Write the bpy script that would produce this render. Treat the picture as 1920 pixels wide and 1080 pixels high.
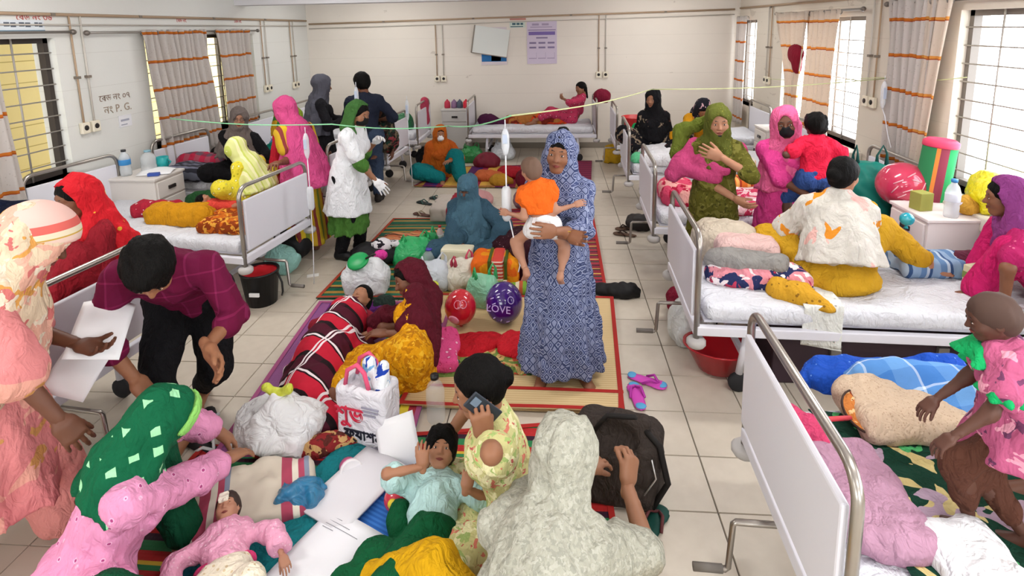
import bpy, bmesh, math, random
import numpy as np
from mathutils import Vector, Matrix, Euler
for o in list(bpy.data.objects): bpy.data.objects.remove(o)
scene = bpy.context.scene
COL = scene.collection
PI = math.pi
# ------------------------------------------------------------------ camera
cam_d = bpy.data.cameras.new('camera'); cam = bpy.data.objects.new('camera', cam_d); COL.objects.link(cam)
cam_d.sensor_width = 36.0; cam_d.lens = 1040/1920*36; cam_d.shift_y = -(540-225)/1920; cam_d.clip_start = 0.05
cam.matrix_world = Matrix.Translation((0, 0, 2.15)) @ Matrix.Rotation(0.0768, 4, 'Z') @ Matrix.Rotation(PI/2-0.16537, 4, 'X') @ Matrix.Rotation(-0.018, 4, 'Z')
scene.camera = cam
# ------------------------------------------------------------------ world, light, exposure
world = bpy.data.worlds.new('sky'); scene.world = world; world.use_nodes = True
bgn = world.node_tree.nodes['Background']; bgn.inputs[0].default_value = (0.93, 0.96, 1.0, 1); bgn.inputs[1].default_value = 8.0
vs = scene.view_settings
vs.view_transform = 'Standard'; vs.look = 'None'; vs.gamma = 1.0; vs.use_curve_mapping = False; vs.exposure = 0.02
TUBE_W = 28.0      # watts of each added ceiling tube
def added_tube_light(x, y, along_x=True, k=1.0):
    """an added ceiling tube, out of view, that brightens the room"""
    e = bpy.data.objects.new('added_tube_light', None); COL.objects.link(e); e.location = (x, y, 2.94)
    L = 1.2
    ld = bpy.data.lights.new('added_tube_glow', 'AREA'); ld.shape = 'RECTANGLE'; ld.size = L; ld.size_y = 0.16; ld.energy = TUBE_W*k; ld.color = (1.0, 0.985, 0.95)
    lo = bpy.data.objects.new('added_tube_glow', ld); COL.objects.link(lo); lo.parent = e; lo.location = (0, 0, -0.075)
    if not along_x: e.rotation_euler[2] = PI/2
    return e
# ------------------------------------------------------------------ materials
def hexc(h):
    h = h.lstrip('#'); c = [int(h[i:i+2], 16)/255 for i in (0, 2, 4)]
    return tuple(((x/12.92) if x <= .04045 else ((x+.055)/1.055)**2.4) for x in c) + (1.0,)
_M = {}
class NT:
    def __init__(s, name, rough=.7, spec=.3):
        s.m = bpy.data.materials.new(name); s.m.use_nodes = True; s.t = s.m.node_tree; s.n = s.t.nodes
        s.b = s.n['Principled BSDF']; s.b.inputs['Roughness'].default_value = rough; s.b.inputs['Specular IOR Level'].default_value = spec
        s._o = None
    def co(s, scale=(1, 1, 1), rot=(0, 0, 0), kind='Object'):
        if s._o is None: s._o = s.n.new('ShaderNodeTexCoord')
        mp = s.n.new('ShaderNodeMapping'); mp.inputs['Scale'].default_value = scale; mp.inputs['Rotation'].default_value = rot
        s.l(s._o.outputs[kind], mp.inputs[0]); return mp.outputs[0]
    def l(s, a, b): s.t.links.new(a, b)
    def noise(s, co, scale, detail=3, dist=0.0):
        n = s.n.new('ShaderNodeTexNoise'); n.inputs['Scale'].default_value = scale; n.inputs['Detail'].default_value = detail; n.inputs['Distortion'].default_value = dist
        s.l(co, n.inputs['Vector']); return n.outputs[0]
    def vor(s, co, scale, feat='F1', out=0, rnd=1.0):
        n = s.n.new('ShaderNodeTexVoronoi'); n.feature = feat; n.inputs['Scale'].default_value = scale
        n.inputs['Randomness'].default_value = rnd
        s.l(co, n.inputs['Vector']); return n.outputs[out]
    def ramp(s, f, stops, const=True):
        r = s.n.new('ShaderNodeValToRGB'); r.color_ramp.interpolation = 'CONSTANT' if const else 'LINEAR'
        el = r.color_ramp.elements
        while len(el) > 1: el.remove(el[0])
        el[0].position = stops[0][0]; el[0].color = hexc(stops[0][1])
        for p, c in stops[1:]:
            e = el.new(p); e.color = hexc(c)
        s.l(f, r.inputs[0]); return r.outputs[0]
    def math(s, op, a, b=None, c=None):
        n = s.n.new('ShaderNodeMath'); n.operation = op
        for i, v in enumerate((a, b, c)):
            if v is None: continue
            if isinstance(v, (int, float)): n.inputs[i].default_value = v
            else: s.l(v, n.inputs[i])
        return n.outputs[0]
    def xyz(s, co):
        n = s.n.new('ShaderNodeSeparateXYZ'); s.l(co, n.inputs[0]); return n.outputs
    def mix(s, f, a, b):
        n = s.n.new('ShaderNodeMix'); n.data_type = 'RGBA'
        for i, v in ((0, f), (6, a), (7, b)):
            if isinstance(v, str): v = hexc(v)
            if isinstance(v, (int, float, tuple)): n.inputs[i].default_value = v
            else: s.l(v, n.inputs[i])
        return n.outputs[2]
    def col(s, c):
        if isinstance(c, str): s.b.inputs['Base Color'].default_value = hexc(c)
        else: s.l(c, s.b.inputs['Base Color'])
        return s
    def bump(s, h, strength=.4, dist=.01):
        n = s.n.new('ShaderNodeBump'); n.inputs['Strength'].default_value = strength; n.inputs['Distance'].default_value = dist
        s.l(h, n.inputs['Height']); s.l(n.outputs[0], s.b.inputs['Normal']); return s
def plain(c, rough=.7, spec=.3, metal=0.0, var=.0):
    k = ('p', c, rough, spec, metal, var)
    if k not in _M:
        t = NT('m_' + c.strip('#'), rough, spec)
        if var:
            n = t.noise(t.co(), 6, 4); d = hexc(c); a = tuple(x*(1-var) for x in d[:3])+(1,)
            t.col(t.mix(n, a, d))
        else: t.col(c)
        t.b.inputs['Metallic'].default_value = metal; _M[k] = t.m
    return _M[k]
def wrinkle(t, wr=.5):
    # creases: ridged noise in two sizes as relief only
    a = t.math('ABSOLUTE', t.math('SUBTRACT', t.noise(t.co((1, 1, .5)), 9, 3, 1.0), .5)); b = t.math('ABSOLUTE', t.math('SUBTRACT', t.noise(t.co((1, 1, .6), (.4, .2, 0)), 26, 3, .8), .5))
    t.bump(t.math('ADD', t.math('MULTIPLY', a, 2.4), b), min(1.0, wr*1.5), .03)
def cloth(c, var=.12, rough=.85, wr=.5, sc=22):
    """plain woven cloth: slight dye variation and soft fine wrinkles"""
    k = ('c', c, var, rough, wr, sc)
    if k not in _M:
        t = NT('cloth_' + c.strip('#'), rough, .15); co = t.co()
        d = hexc(c); a = tuple(x*(1-var) for x in d[:3])+(1,)
        t.col(t.mix(t.noise(co, 9, 4), a, d))
        wrinkle(t, wr); _M[k] = t.m
    return _M[k]
def printed(name, base, spots, sc=30, thr=.32, rough=.85, spec=.15, rnd=1.0, kind='vor', co_scale=(1, 1, 1), wr=.4):
    """printed cloth: spots=[(threshold, colour), ...] on a cell or noise pattern"""
    k = ('pr', name)
    if k not in _M:
        t = NT('print_'+name, rough, spec); co = t.co(co_scale)
        n1 = t.noise(co, 3.0, 2); 
        if kind == 'vor': f = t.vor(co, sc, rnd=rnd)
        elif kind == 'edge': f = t.vor(co, sc, 'DISTANCE_TO_EDGE', rnd=rnd)
        elif kind == 'square':
            f = t.vor(co, sc, rnd=rnd); f.node.distance = 'CHEBYCHEV'
        else: f = t.noise(co, sc, 3, 1.2)
        col = t.ramp(f, [(0, spots[0][1])] + [(spots[i-1][0], spots[i][1]) for i in range(1, len(spots))] + [(spots[-1][0], base)])
        t.col(col); wrinkle(t, wr); _M[k] = t.m
    return _M[k]
def blot(name, base, layers, rough=.85, wr=.4):
    """large scattered motifs: layers=[(scale, threshold, colour, seed)]"""
    k = ('bl', name)
    if k not in _M:
        t = NT('motif_'+name, rough, .15); c = base
        for sc, th, colr, sd in layers:
            co = t.co((1, 1, 1), (sd*.7, sd*1.3, sd*.37)); f = t.noise(co, sc, 2.5, .6)
            c = t.mix(t.math('GREATER_THAN', f, th), c, colr)
        t.col(c); wrinkle(t, wr); _M[k] = t.m
    return _M[k]
def stripes(name, seq, period, axis=0, rough=.8, coord='Object', fine=0.0, wr=.1, rot=(0, 0, 0)):
    """seq=[(start 0..1, colour)] repeated every period metres along an axis"""
    k = ('st', name)
    if k not in _M:
        t = NT('stripe_'+name, rough, .2); co = t.co((1/period,)*3, rot, coord); x = t.xyz(co)[axis]
        f = t.math('FRACT', x); c = t.ramp(f, seq)
        if fine:
            g = t.math('FRACT', t.math('MULTIPLY', t.xyz(co)[1-axis if axis < 2 else 0], period*fine)); g2 = t.math('FRACT', t.math('MULTIPLY', x, period*fine))
            hgt = t.math('ADD', t.math('PINGPONG', g, .5), t.math('PINGPONG', g2, .5)); t.bump(hgt, .35, .004)
        t.col(c); _M[k] = t.m
    return _M[k]
def plaid(name, a, b, per=.2, blend='MIX', rough=.85, axes=(0, 1), rot=(0, 0, 0)):
    k = ('pl', name)
    if k not in _M:
        t = NT('plaid_'+name, rough, .15); x = t.xyz(t.co((1/per,)*3, rot))
        u = t.ramp(t.math('FRACT', x[axes[0]]), a); v = t.ramp(t.math('FRACT', x[axes[1]]), b)
        n = t.n.new('ShaderNodeMix'); n.data_type = 'RGBA'; n.blend_type = blend; n.inputs[0].default_value = .5 if blend == 'MIX' else 1.0
        t.l(u, n.inputs[6]); t.l(v, n.inputs[7]); t.col(n.outputs[2]); t.bump(t.noise(t.co(), 18, 4, .5), .4, .012); _M[k] = t.m
    return _M[k]
def glassy(c, alpha=.3, rough=.15):
    k = ('g', c, alpha)
    if k not in _M:
        t = NT('clear_' + c.strip('#'), rough, .5); t.col(c); t.b.inputs['Alpha'].default_value = alpha; _M[k] = t.m
    return _M[k]
def skinm(c):
    k = ('s', c)
    if k not in _M:
        t = NT('skin_' + c.strip('#'), .5, .35); co = t.co(); d = hexc(c); a = (d[0]*.85, d[1]*.78, d[2]*.75, 1)
        t.col(t.mix(t.noise(co, 14, 3), a, d)); t.b.inputs['Subsurface Weight'].default_value = 0.0; _M[k] = t.m
    return _M[k]
_h = NT('hair_dark', .6, .12); _h.col('#090706'); _h.bump(_h.noise(_h.co((1, 1, .12)), 190, 3, .3), .8, .01); HAIR = _h.m
# ------------------------------------------------------------------ object helpers
def props(o, label=None, cat=None, group=None, kind=None):
    for k, v in (('label', label), ('category', cat), ('group', group), ('kind', kind)):
        if v: o[k] = v
    return o
def empty(name, loc=(0, 0, 0), rz=0.0, label=None, cat=None, group=None, rot=None):
    o = bpy.data.objects.new(name, None); COL.objects.link(o); o.location = loc
    o.rotation_euler = rot if rot else (0, 0, rz); o.empty_display_size = .1
    return props(o, label, cat, group)
def mesh_obj(name, V, F, mats, parent=None, smooth=False, mi=None, loc=None):
    me = bpy.data.meshes.new(name)
    me.from_pydata([tuple(map(float, v)) for v in V], [], [tuple(map(int, f)) for f in F]) if not isinstance(V, np.ndarray) or not isinstance(F, np.ndarray) else _np_mesh(me, V, F)
    if not isinstance(mats, (list, tuple)): mats = [mats]
    for m in mats: me.materials.append(m)
    if mi is not None: me.polygons.foreach_set('material_index', np.asarray(mi, dtype=np.int32))
    if smooth: me.polygons.foreach_set('use_smooth', np.ones(len(me.polygons), dtype=bool))
    me.update(); o = bpy.data.objects.new(name, me); COL.objects.link(o)
    if parent is not None: o.parent = parent
    if loc is not None: o.location = loc
    return o
def _np_mesh(me, V, F):
    nv, nf = len(V), len(F); k = F.shape[1]
    me.vertices.add(nv); me.vertices.foreach_set('co', np.ascontiguousarray(V, dtype=np.float32).ravel())
    me.loops.add(nf*k); me.loops.foreach_set('vertex_index', np.ascontiguousarray(F, dtype=np.int32).ravel())
    me.polygons.add(nf); me.polygons.foreach_set('loop_start', np.arange(0, nf*k, k, dtype=np.int32))
    me.update(calc_edges=True); me.validate()
class MB:
    """collects shapes into one mesh"""
    def __init__(s): s.V = []; s.F = []; s.I = []; s.mi = 0; s.S = []
    def add(s, V, F, smooth=False):
        b = len(s.V); s.V += [tuple(v) for v in V]
        s.F += [tuple(i+b for i in f) for f in F]; s.I += [s.mi]*len(F); s.S += [smooth]*len(F); return s
    def box(s, lo, hi, M=None, bev=0.0):
        x0, y0, z0 = lo; x1, y1, z1 = hi
        if bev:
            bm = bmesh.new(); bmesh.ops.create_cube(bm, size=1)
            for v in bm.verts: v.co = Vector(((x0+x1)/2+v.co.x*(x1-x0), (y0+y1)/2+v.co.y*(y1-y0), (z0+z1)/2+v.co.z*(z1-z0)))
            bmesh.ops.bevel(bm, geom=list(bm.edges), offset=bev, segments=2, profile=.5, affect='EDGES')
            bm.verts.index_update(); V = [v.co.copy() for v in bm.verts]; F = [[v.index for v in f.verts] for f in bm.faces]; bm.free()
        else:
            V = [Vector(p) for p in ((x0,y0,z0),(x1,y0,z0),(x1,y1,z0),(x0,y1,z0),(x0,y0,z1),(x1,y0,z1),(x1,y1,z1),(x0,y1,z1))]
            F = [(0,3,2,1),(4,5,6,7),(0,1,5,4),(1,2,6,5),(2,3,7,6),(3,0,4,7)]
        if M is not None: V = [M @ v for v in V]
        return s.add(V, F, False)
    def tube(s, pts, r, n=8, cap=True, M=None):
        pts = [Vector(p) for p in pts]; m = len(pts); rs = r if isinstance(r, (list, tuple)) else [r]*m
        V = []; F = []; up = None
        for i, p in enumerate(pts):
            d = (pts[min(i+1, m-1)]-pts[max(i-1, 0)]); d = d.normalized() if d.length > 1e-9 else Vector((0, 0, 1))
            if up is None:
                a = Vector((0, 0, 1)) if abs(d.z) < .9 else Vector((1, 0, 0)); up = (a - d*a.dot(d)).normalized()
            else:
                up = (up - d*up.dot(d)); up = up.normalized() if up.length > 1e-6 else Vector((1, 0, 0))
            w = d.cross(up)
            for k in range(n):
                a = 2*PI*k/n; V.append(p + (up*math.cos(a)+w*math.sin(a))*rs[i])
        for i in range(m-1):
            for k in range(n): F.append((i*n+k, i*n+(k+1) % n, (i+1)*n+(k+1) % n, (i+1)*n+k))
        if cap: F.append(tuple(range(n-1, -1, -1))); F.append(tuple((m-1)*n+k for k in range(n)))
        if M is not None: V = [M @ v for v in V]
        return s.add(V, F, True)
    def lathe(s, prof, n=20, c=(0, 0, 0), M=None, sy=1.0):
        V = []; F = []; m = len(prof)
        for r, z in prof:
            for k in range(n):
                a = 2*PI*k/n; V.append(Vector((c[0]+r*math.cos(a), c[1]+r*sy*math.sin(a), c[2]+z)))
        for i in range(m-1):
            for k in range(n): F.append((i*n+k, i*n+(k+1) % n, (i+1)*n+(k+1) % n, (i+1)*n+k))
        if prof[0][0] > 1e-5: F.append(tuple(range(n-1, -1, -1)))
        if prof[-1][0] > 1e-5: F.append(tuple((m-1)*n+k for k in range(n)))
        if M is not None: V = [M @ v for v in V]
        return s.add(V, F, True)
    def sheet(s, fn, nu, nv):
        V = [fn(i/nu, j/nv) for j in range(nv+1) for i in range(nu+1)]
        F = [(j*(nu+1)+i, j*(nu+1)+i+1, (j+1)*(nu+1)+i+1, (j+1)*(nu+1)+i) for j in range(nv) for i in range(nu)]
        return s.add(V, F, True)
    def build(s, name, mats, parent=None, loc=None):
        o = mesh_obj(name, s.V, s.F, mats, parent, False, s.I, loc)
        o.data.polygons.foreach_set('use_smooth', np.array(s.S, dtype=bool)); return o
def solid(o, t, off=0.0):
    m = o.modifiers.new('thickness', 'SOLIDIFY'); m.thickness = t; m.offset = off; return o
# ------------------------------------------------------------------ soft shapes: distance fields meshed on a grid
RNG = np.random.RandomState(5)
_W = [(RNG.randn(3), RNG.randn(3), RNG.rand()*6.28, RNG.rand()*6.28) for _ in range(12)]
def wob(X, Y, Z, sc, seed=0, n=4):
    """smooth pseudo-noise in about -1..1"""
    o = 0; rs = np.random.RandomState(seed+11)
    for i in range(n):
        w = rs.randn(3); w[2] *= .55; w *= sc*(1+.45*i)/np.linalg.norm(w); v = rs.randn(3); v *= sc*.8/np.linalg.norm(v)
        p = w[0]*X+w[1]*Y+w[2]*Z+rs.rand()*6.28+1.4*np.sin(v[0]*X+v[1]*Y+v[2]*Z+rs.rand()*6.28)
        o = o + (np.sin(p) if i % 2 else 1.0-2.0*np.abs(np.sin(p*.5)))/(1+.4*i)
    return o/2.2
def A(v): return np.array([float(v[0]), float(v[1]), float(v[2])])
class Field:
    def __init__(s, h): s.h = h; s.p = []
    def cone(s, a, b, ra, rb, k=.03, sub=False, flat=None):
        a, b = A(a), A(b); r = max(ra, rb)
        if flat is not None: fw, fs = A(flat[0]), flat[1]; r2 = r*max(1, fs)
        else: r2 = r
        lo = np.minimum(a, b)-r2; hi = np.maximum(a, b)+r2
        def ev(X, Y, Z):
            px, py, pz = X-a[0], Y-a[1], Z-a[2]; ba = b-a
            bb = max(ba@ba, 1e-9); t = np.clip((px*ba[0]+py*ba[1]+pz*ba[2])/bb, 0, 1)
            dx, dy, dz = px-t*ba[0], py-t*ba[1], pz-t*ba[2]
            if flat is not None:
                q = (dx*fw[0]+dy*fw[1]+dz*fw[2])*(1/fs-1); dx, dy, dz = dx+q*fw[0], dy+q*fw[1], dz+q*fw[2]
                return (np.sqrt(dx*dx+dy*dy+dz*dz)-(ra+(rb-ra)*t))*min(1, fs)
            return np.sqrt(dx*dx+dy*dy+dz*dz)-(ra+(rb-ra)*t)
        s.p.append((lo, hi, ev, k, sub)); return s
    def ell(s, c, r, k=.03, R=None, sub=False):
        c = A(c); r = A(r); rm = r.max() if R is not None else r
        Rm = np.array(R)[:3, :3] if R is not None else None
        def ev(X, Y, Z):
            x, y, z = X-c[0], Y-c[1], Z-c[2]
            if Rm is not None: x, y, z = (Rm[0,0]*x+Rm[1,0]*y+Rm[2,0]*z, Rm[0,1]*x+Rm[1,1]*y+Rm[2,1]*z, Rm[0,2]*x+Rm[1,2]*y+Rm[2,2]*z)
            k0 = np.sqrt((x/r[0])**2+(y/r[1])**2+(z/r[2])**2); k1 = np.sqrt((x/r[0]**2)**2+(y/r[1]**2)**2+(z/r[2]**2)**2)
            return k0*(k0-1)/np.maximum(k1, 1e-6)
        s.p.append((c-rm, c+rm, ev, k, sub)); return s
    def box(s, c, hs, rnd=.01, k=.02, R=None, sub=False):
        c = A(c); hs = A(hs); rm = np.linalg.norm(hs) if R is not None else hs
        Rm = np.array(R)[:3, :3] if R is not None else None
        def ev(X, Y, Z):
            x, y, z = X-c[0], Y-c[1], Z-c[2]
            if Rm is not None: x, y, z = (Rm[0,0]*x+Rm[1,0]*y+Rm[2,0]*z, Rm[0,1]*x+Rm[1,1]*y+Rm[2,1]*z, Rm[0,2]*x+Rm[1,2]*y+Rm[2,2]*z)
            qx, qy, qz = abs(x)-hs[0]+rnd, abs(y)-hs[1]+rnd, abs(z)-hs[2]+rnd
            return np.sqrt(np.maximum(qx, 0)**2+np.maximum(qy, 0)**2+np.maximum(qz, 0)**2)+np.minimum(np.maximum(np.maximum(qx, qy), qz), 0)-rnd
        s.p.append((c-rm, c+rm, ev, k, sub)); return s
    def skirt(s, a, b, r1, r2, fold=9, amp=.1, ph=0.0, k=.02, fw=(0, 1, 0), pw=1.0):
        """elliptical tube of cloth from a down to b with a clean hem; folds deepen towards b"""
        a, b = A(a), A(b); ax = b-a; L = np.linalg.norm(ax); ax = ax/L; fw = A(fw); fw = fw-ax*(fw@ax); fw /= np.linalg.norm(fw); rt = np.cross(fw, ax)
        R = max(*r1, *r2)*(1+amp); lo = np.minimum(a, b)-R; hi = np.maximum(a, b)+R
        def ev(X, Y, Z):
            x, y, z = X-a[0], Y-a[1], Z-a[2]
            t = x*ax[0]+y*ax[1]+z*ax[2]; u = x*rt[0]+y*rt[1]+z*rt[2]; v = x*fw[0]+y*fw[1]+z*fw[2]
            q = np.clip(t/L, 0, 1)**pw; rx = r1[0]+(r2[0]-r1[0])*q; ry = r1[1]+(r2[1]-r1[1])*q
            th = np.arctan2(v/ry, u/rx); f = 1+amp*np.clip(t/L, 0, 1)*np.cos(fold*th+ph+1.7*np.sin(2*th+ph)+2.2*t)
            rho = np.sqrt((u/rx)**2+(v/ry)**2)
            d = (rho/f-1)*np.minimum(rx, ry)*.85
            return np.maximum(d, np.maximum(-t, t-L))
        s.p.append((lo, hi, ev, k, False)); return s
    def plane(s, c, n):
        """cut away everything on the side n points to"""
        c, n = A(c), A(n); n = n/np.linalg.norm(n); s.cuts = getattr(s, 'cuts', [])+[(c, n)]; return s
    def mesh(s, noise=None):
        h = s.h; pos = [p for p in s.p if not p[4]]
        lo = np.min([p[0] for p in pos], 0)-3*h-.02; hi = np.max([p[1] for p in pos], 0)+3*h+.02
        n = np.ceil((hi-lo)/h).astype(int)+1
        G = np.full(n, .5, np.float32)
        ax = [np.float32(lo[i])+np.float32(h)*np.arange(n[i], dtype=np.float32) for i in range(3)]
        for (l, u, ev, k, sub) in s.p:
            pad = k+2.5*h
            i0 = np.maximum(np.floor((l-pad-lo)/h).astype(int), 0); i1 = np.minimum(np.ceil((u+pad-lo)/h).astype(int)+1, n)
            if (i1 <= i0).any(): continue
            sl = tuple(slice(i0[i], i1[i]) for i in range(3))
            X, Y, Z = ax[0][sl[0]][:, None, None], ax[1][sl[1]][None, :, None], ax[2][sl[2]][None, None, :]
            d = ev(X, Y, Z).astype(np.float32); g = G[sl]
            if sub:
                d = -d; hh = np.maximum(k-np.abs(g-d), 0)/max(k, 1e-6); G[sl] = np.maximum(g, d)+hh*hh*k*.25
            else:
                hh = np.maximum(k-np.abs(g-d), 0)/max(k, 1e-6); G[sl] = np.minimum(g, d)-hh*hh*k*.25
        X, Y, Z = ax[0][:, None, None], ax[1][None, :, None], ax[2][None, None, :]
        if noise:
            for (amp, sc, sd) in noise: G += amp*wob(X, Y, Z, sc, sd).astype(np.float32)
        for (c, nn) in getattr(s, 'cuts', []):
            G = np.maximum(G, ((X-c[0])*nn[0]+(Y-c[1])*nn[1]+(Z-c[2])*nn[2]).astype(np.float32))
        return nets(G, lo, h)
def nets(G, lo, h):
    I = G < 0
    c = I[:-1, :-1, :-1].astype(np.int8)
    cnt = np.zeros(c.shape, np.int8)
    for dx in (0, 1):
        for dy in (0, 1):
            for dz in (0, 1): cnt += I[dx:I.shape[0]-1+dx, dy:I.shape[1]-1+dy, dz:I.shape[2]-1+dz]
    act = np.argwhere((cnt > 0) & (cnt < 8))
    if len(act) == 0: return np.zeros((0, 3)), np.zeros((0, 4), int)
    idx = np.full(c.shape, -1, np.int32); idx[tuple(act.T)] = np.arange(len(act))
    S = np.zeros((len(act), 3), np.float32); N = np.zeros(len(act), np.float32)
    cor = [(x, y, z) for x in (0, 1) for y in (0, 1) for z in (0, 1)]
    val = {q: G[act[:, 0]+q[0], act[:, 1]+q[1], act[:, 2]+q[2]] for q in cor}
    for a in cor:
        for i in range(3):
            if a[i] == 0:
                b = list(a); b[i] = 1; b = tuple(b); va, vb = val[a], val[b]
                m = (va < 0) != (vb < 0); t = np.where(m, va/np.where(m, va-vb, 1), 0)
                P = np.array(a, np.float32)[None, :].repeat(len(act), 0); P[:, i] = t
                S += P*m[:, None]; N += m
    V = lo+(act+S/N[:, None])*h
    Q = []
    for i in range(3):
        j, k = (i+1) % 3, (i+2) % 3
        sa = [slice(None)]*3; sb = [slice(None)]*3; sa[i] = slice(0, -1); sb[i] = slice(1, None)
        ia, ib = I[tuple(sa)], I[tuple(sb)]
        e = np.argwhere(ia != ib); fl = ia[tuple(e.T)]
        ok = (e[:, j] > 0) & (e[:, k] > 0) & (e[:, j] < G.shape[j]-1) & (e[:, k] < G.shape[k]-1); e = e[ok]; fl = fl[ok]
        def at(dj, dk):
            q = e.copy(); q[:, j] -= dj; q[:, k] -= dk; return idx[tuple(q.T)]
        q = np.stack([at(1, 1), at(0, 1), at(0, 0), at(1, 0)], 1); q[~fl] = q[~fl][:, ::-1]; Q.append(q)
    F = np.concatenate(Q); F = F[(F >= 0).all(1)]
    return V, F
def soft(name, F, mat, parent=None, noise=None, loc=None):
    V, Q = F.mesh(noise); return mesh_obj(name, V, Q, mat, parent, True, None, loc)
# ------------------------------------------------------------------ people: templates
def _join(parts):
    V = []; F = []; I = []; b = 0
    for v, f, i in parts:
        if len(v) == 0: continue
        V.append(v); F.append(f+b); I.append(np.full(len(f), i, np.int32)); b += len(v)
    return np.concatenate(V), np.concatenate(F), np.concatenate(I)
def make_head(h, child=False, closed=False):
    F = Field(h)
    F.ell((0, -.014, .03), (.074, .094, .082), 0).ell((0, .02, -.022), (.06, .066, .08), .03)
    F.ell((0, .056, -.088), (.026, .024, .02), .03)
    for sx in (-1, 1):
        F.cone((sx*.052, 0, -.05), (sx*.02, .055, -.092), .018, .016, .03)
        F.ell((sx*.036, .052, -.026), (.026, .03, .026), .03)
    F.cone((-.036, .066, .026), (.036, .066, .026), .014, .014, .02)
    for sx in (-1, 1):
        F.ell((sx*.031, .098, .003), (.021, .022, .013), .012, sub=True)
    nz = .9 if child else 1.0
    F.cone((0, .078, .012), (0, .079+.022*nz, -.024), .0075, .0115, .012)
    for sx in (-1, 1):
        F.ell((sx*.0125, .085, -.027), (.0085, .011, .0075), .008)
        F.ell((sx*.074, -.008, -.006), (.011, .02, .032), .01)
        F.ell((sx*.0836, -.002, -.004), (.006, .012, .02), .006, sub=True)
        F.ell((sx*.031, .068, .003), (.0165, .0185, .0125), .004)      # closed lid swell / eyeball bed
    F.ell((0, .07, -.058), (.022, .017, .014), .015)
    F.cone((0, -.02, -.05), (0, -.03, -.15), .05, .05, .03)
    parts = [F.mesh()+(0,)]
    L = Field(max(h*.7, .003))
    L.cone((-.024, .079, -.058), (-.004, .0905, -.0545), .0025, .0045, .003).cone((.024, .079, -.058), (.004, .0905, -.0545), .0025, .0045, .003)
    L.cone((-.021, .08, -.0595), (-.003, .0885, -.0645), .0025, .0052, .003).cone((.021, .08, -.0595), (.003, .0885, -.0645), .0025, .0052, .003)
    parts.append(L.mesh()+(1,))
    B = Field(max(h*.7, .003))
    for sx in (-1, 1):
        B.cone((sx*.012, .0842, .0275), (sx*.03, .081, .0305), .0036, .0042, .003).cone((sx*.03, .081, .0305), (sx*.049, .068, .024), .0042, .0024, .003)
        B.cone((sx*.017, .0815, .0055), (sx*.031, .0865, .0105), .0016, .0022, .003).cone((sx*.031, .0865, .0105), (sx*.046, .075, .005), .0022, .0016, .003)
    parts.append(B.mesh()+(3,))
    if not closed:
        E_ = Field(max(h*.6, .0025)); K = Field(max(h*.5, .0025))
        for sx in (-1, 1):
            E_.ell((sx*.031, .0725, .0035), (.0135, .0152, .0062), 0); K.ell((sx*.0305, .0812, .003), (.0062, .0078, .0062), 0)
        parts += [E_.mesh()+(2,), K.mesh()+(3,)]
    V, Q, I = _join(parts)
    if child:
        V = V.copy(); z = V[:, 2]; V[:, 2] = np.where(z < 0, z*.9, z); V[:, 0] *= 1.04
    return V, Q, I
def make_hand(h, curl, spread=.06, thumb=(.5, .2), point=False):
    """wrist at origin, fingers +Y, palm -Z, thumb +X"""
    F = Field(h)
    F.cone((0, -.02, 0), (0, .02, 0), .024, .027, .015, flat=((0, 0, 1), .7))
    F.cone((-.02, .03, 0), (-.026, .08, 0), .018, .015, .02, flat=((0, 0, 1), .75)).cone((.018, .03, 0), (.026, .08, 0), .019, .015, .02, flat=((0, 0, 1), .75)).cone((0, .03, .001), (0, .083, .001), .019, .015, .02, flat=((0, 0, 1), .75))
    spec = [(-.033, .078, .021, .019, .016, .0072), (-.0115, .086, .03, .022, .018, .0082), (.0115, .088, .033, .025, .019, .0086), (.033, .083, .029, .022, .018, .0082)]
    for i, (x, y, l1, l2, l3, r) in enumerate(spec):
        p = np.array([x, y, 0.0]); a = 0.0; sp = (i-1.5)*spread
        c = curl[i] if isinstance(curl, (list, tuple)) else curl
        for j, l in enumerate((l1, l2, l3)):
            a += c*(.75, 1.0, .7)[j]+.05
            q = p+np.array([math.sin(sp)*l*math.cos(a), math.cos(sp)*math.cos(a)*l, -math.sin(a)*l])
            F.cone(p, q, r*(1-.07*j)+.0006, r*(1-.07*(j+1)), .003 if j or True else .01); p = q
    o, fwd = thumb
    p = np.array([.02, .025, -.004])
    d1 = np.array([math.sin(o)*.9, math.cos(o), -.25]); d2 = np.array([math.sin(o)*.45, math.cos(o)*1.0, -.25-fwd])
    q = p+d1/np.linalg.norm(d1)*.042; F.cone(p, q, .016, .0115, .012)
    r = q+d2/np.linalg.norm(d2)*.03; F.cone(q, r, .0108, .0098, .004); F.cone(r, r+d2/np.linalg.norm(d2)*.022, .0098, .0078, .003)
    V, Q = F.mesh(); return V, Q, np.zeros(len(Q), np.int32)
def make_foot(h):
    """ankle at origin, toes +Y, sole -Z at -.07"""
    F = Field(h)
    F.cone((0, -.005, .02), (0, -.01, -.03), .034, .034, .02).ell((0, -.028, -.045), (.031, .035, .027), .02)
    F.cone((0, 0, -.02), (.004, .115, -.05), .034, .026, .03).cone((-.006, .02, -.045), (-.014, .12, -.054), .024, .018, .02).cone((.012, .03, -.045), (.018, .125, -.054), .022, .019, .02)
    for i, (x, l, r) in enumerate(((.024, .168, .0125), (.006, .165, .0095), (-.009, .156, .009), (-.022, .146, .0085), (-.033, .134, .008))):
        F.cone((x*.8, .12, -.056), (x, l, -.062+.0), r+.001, r, .006)
    V, Q = F.mesh(); return V, Q, np.zeros(len(Q), np.int32)
_T = {}
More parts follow.
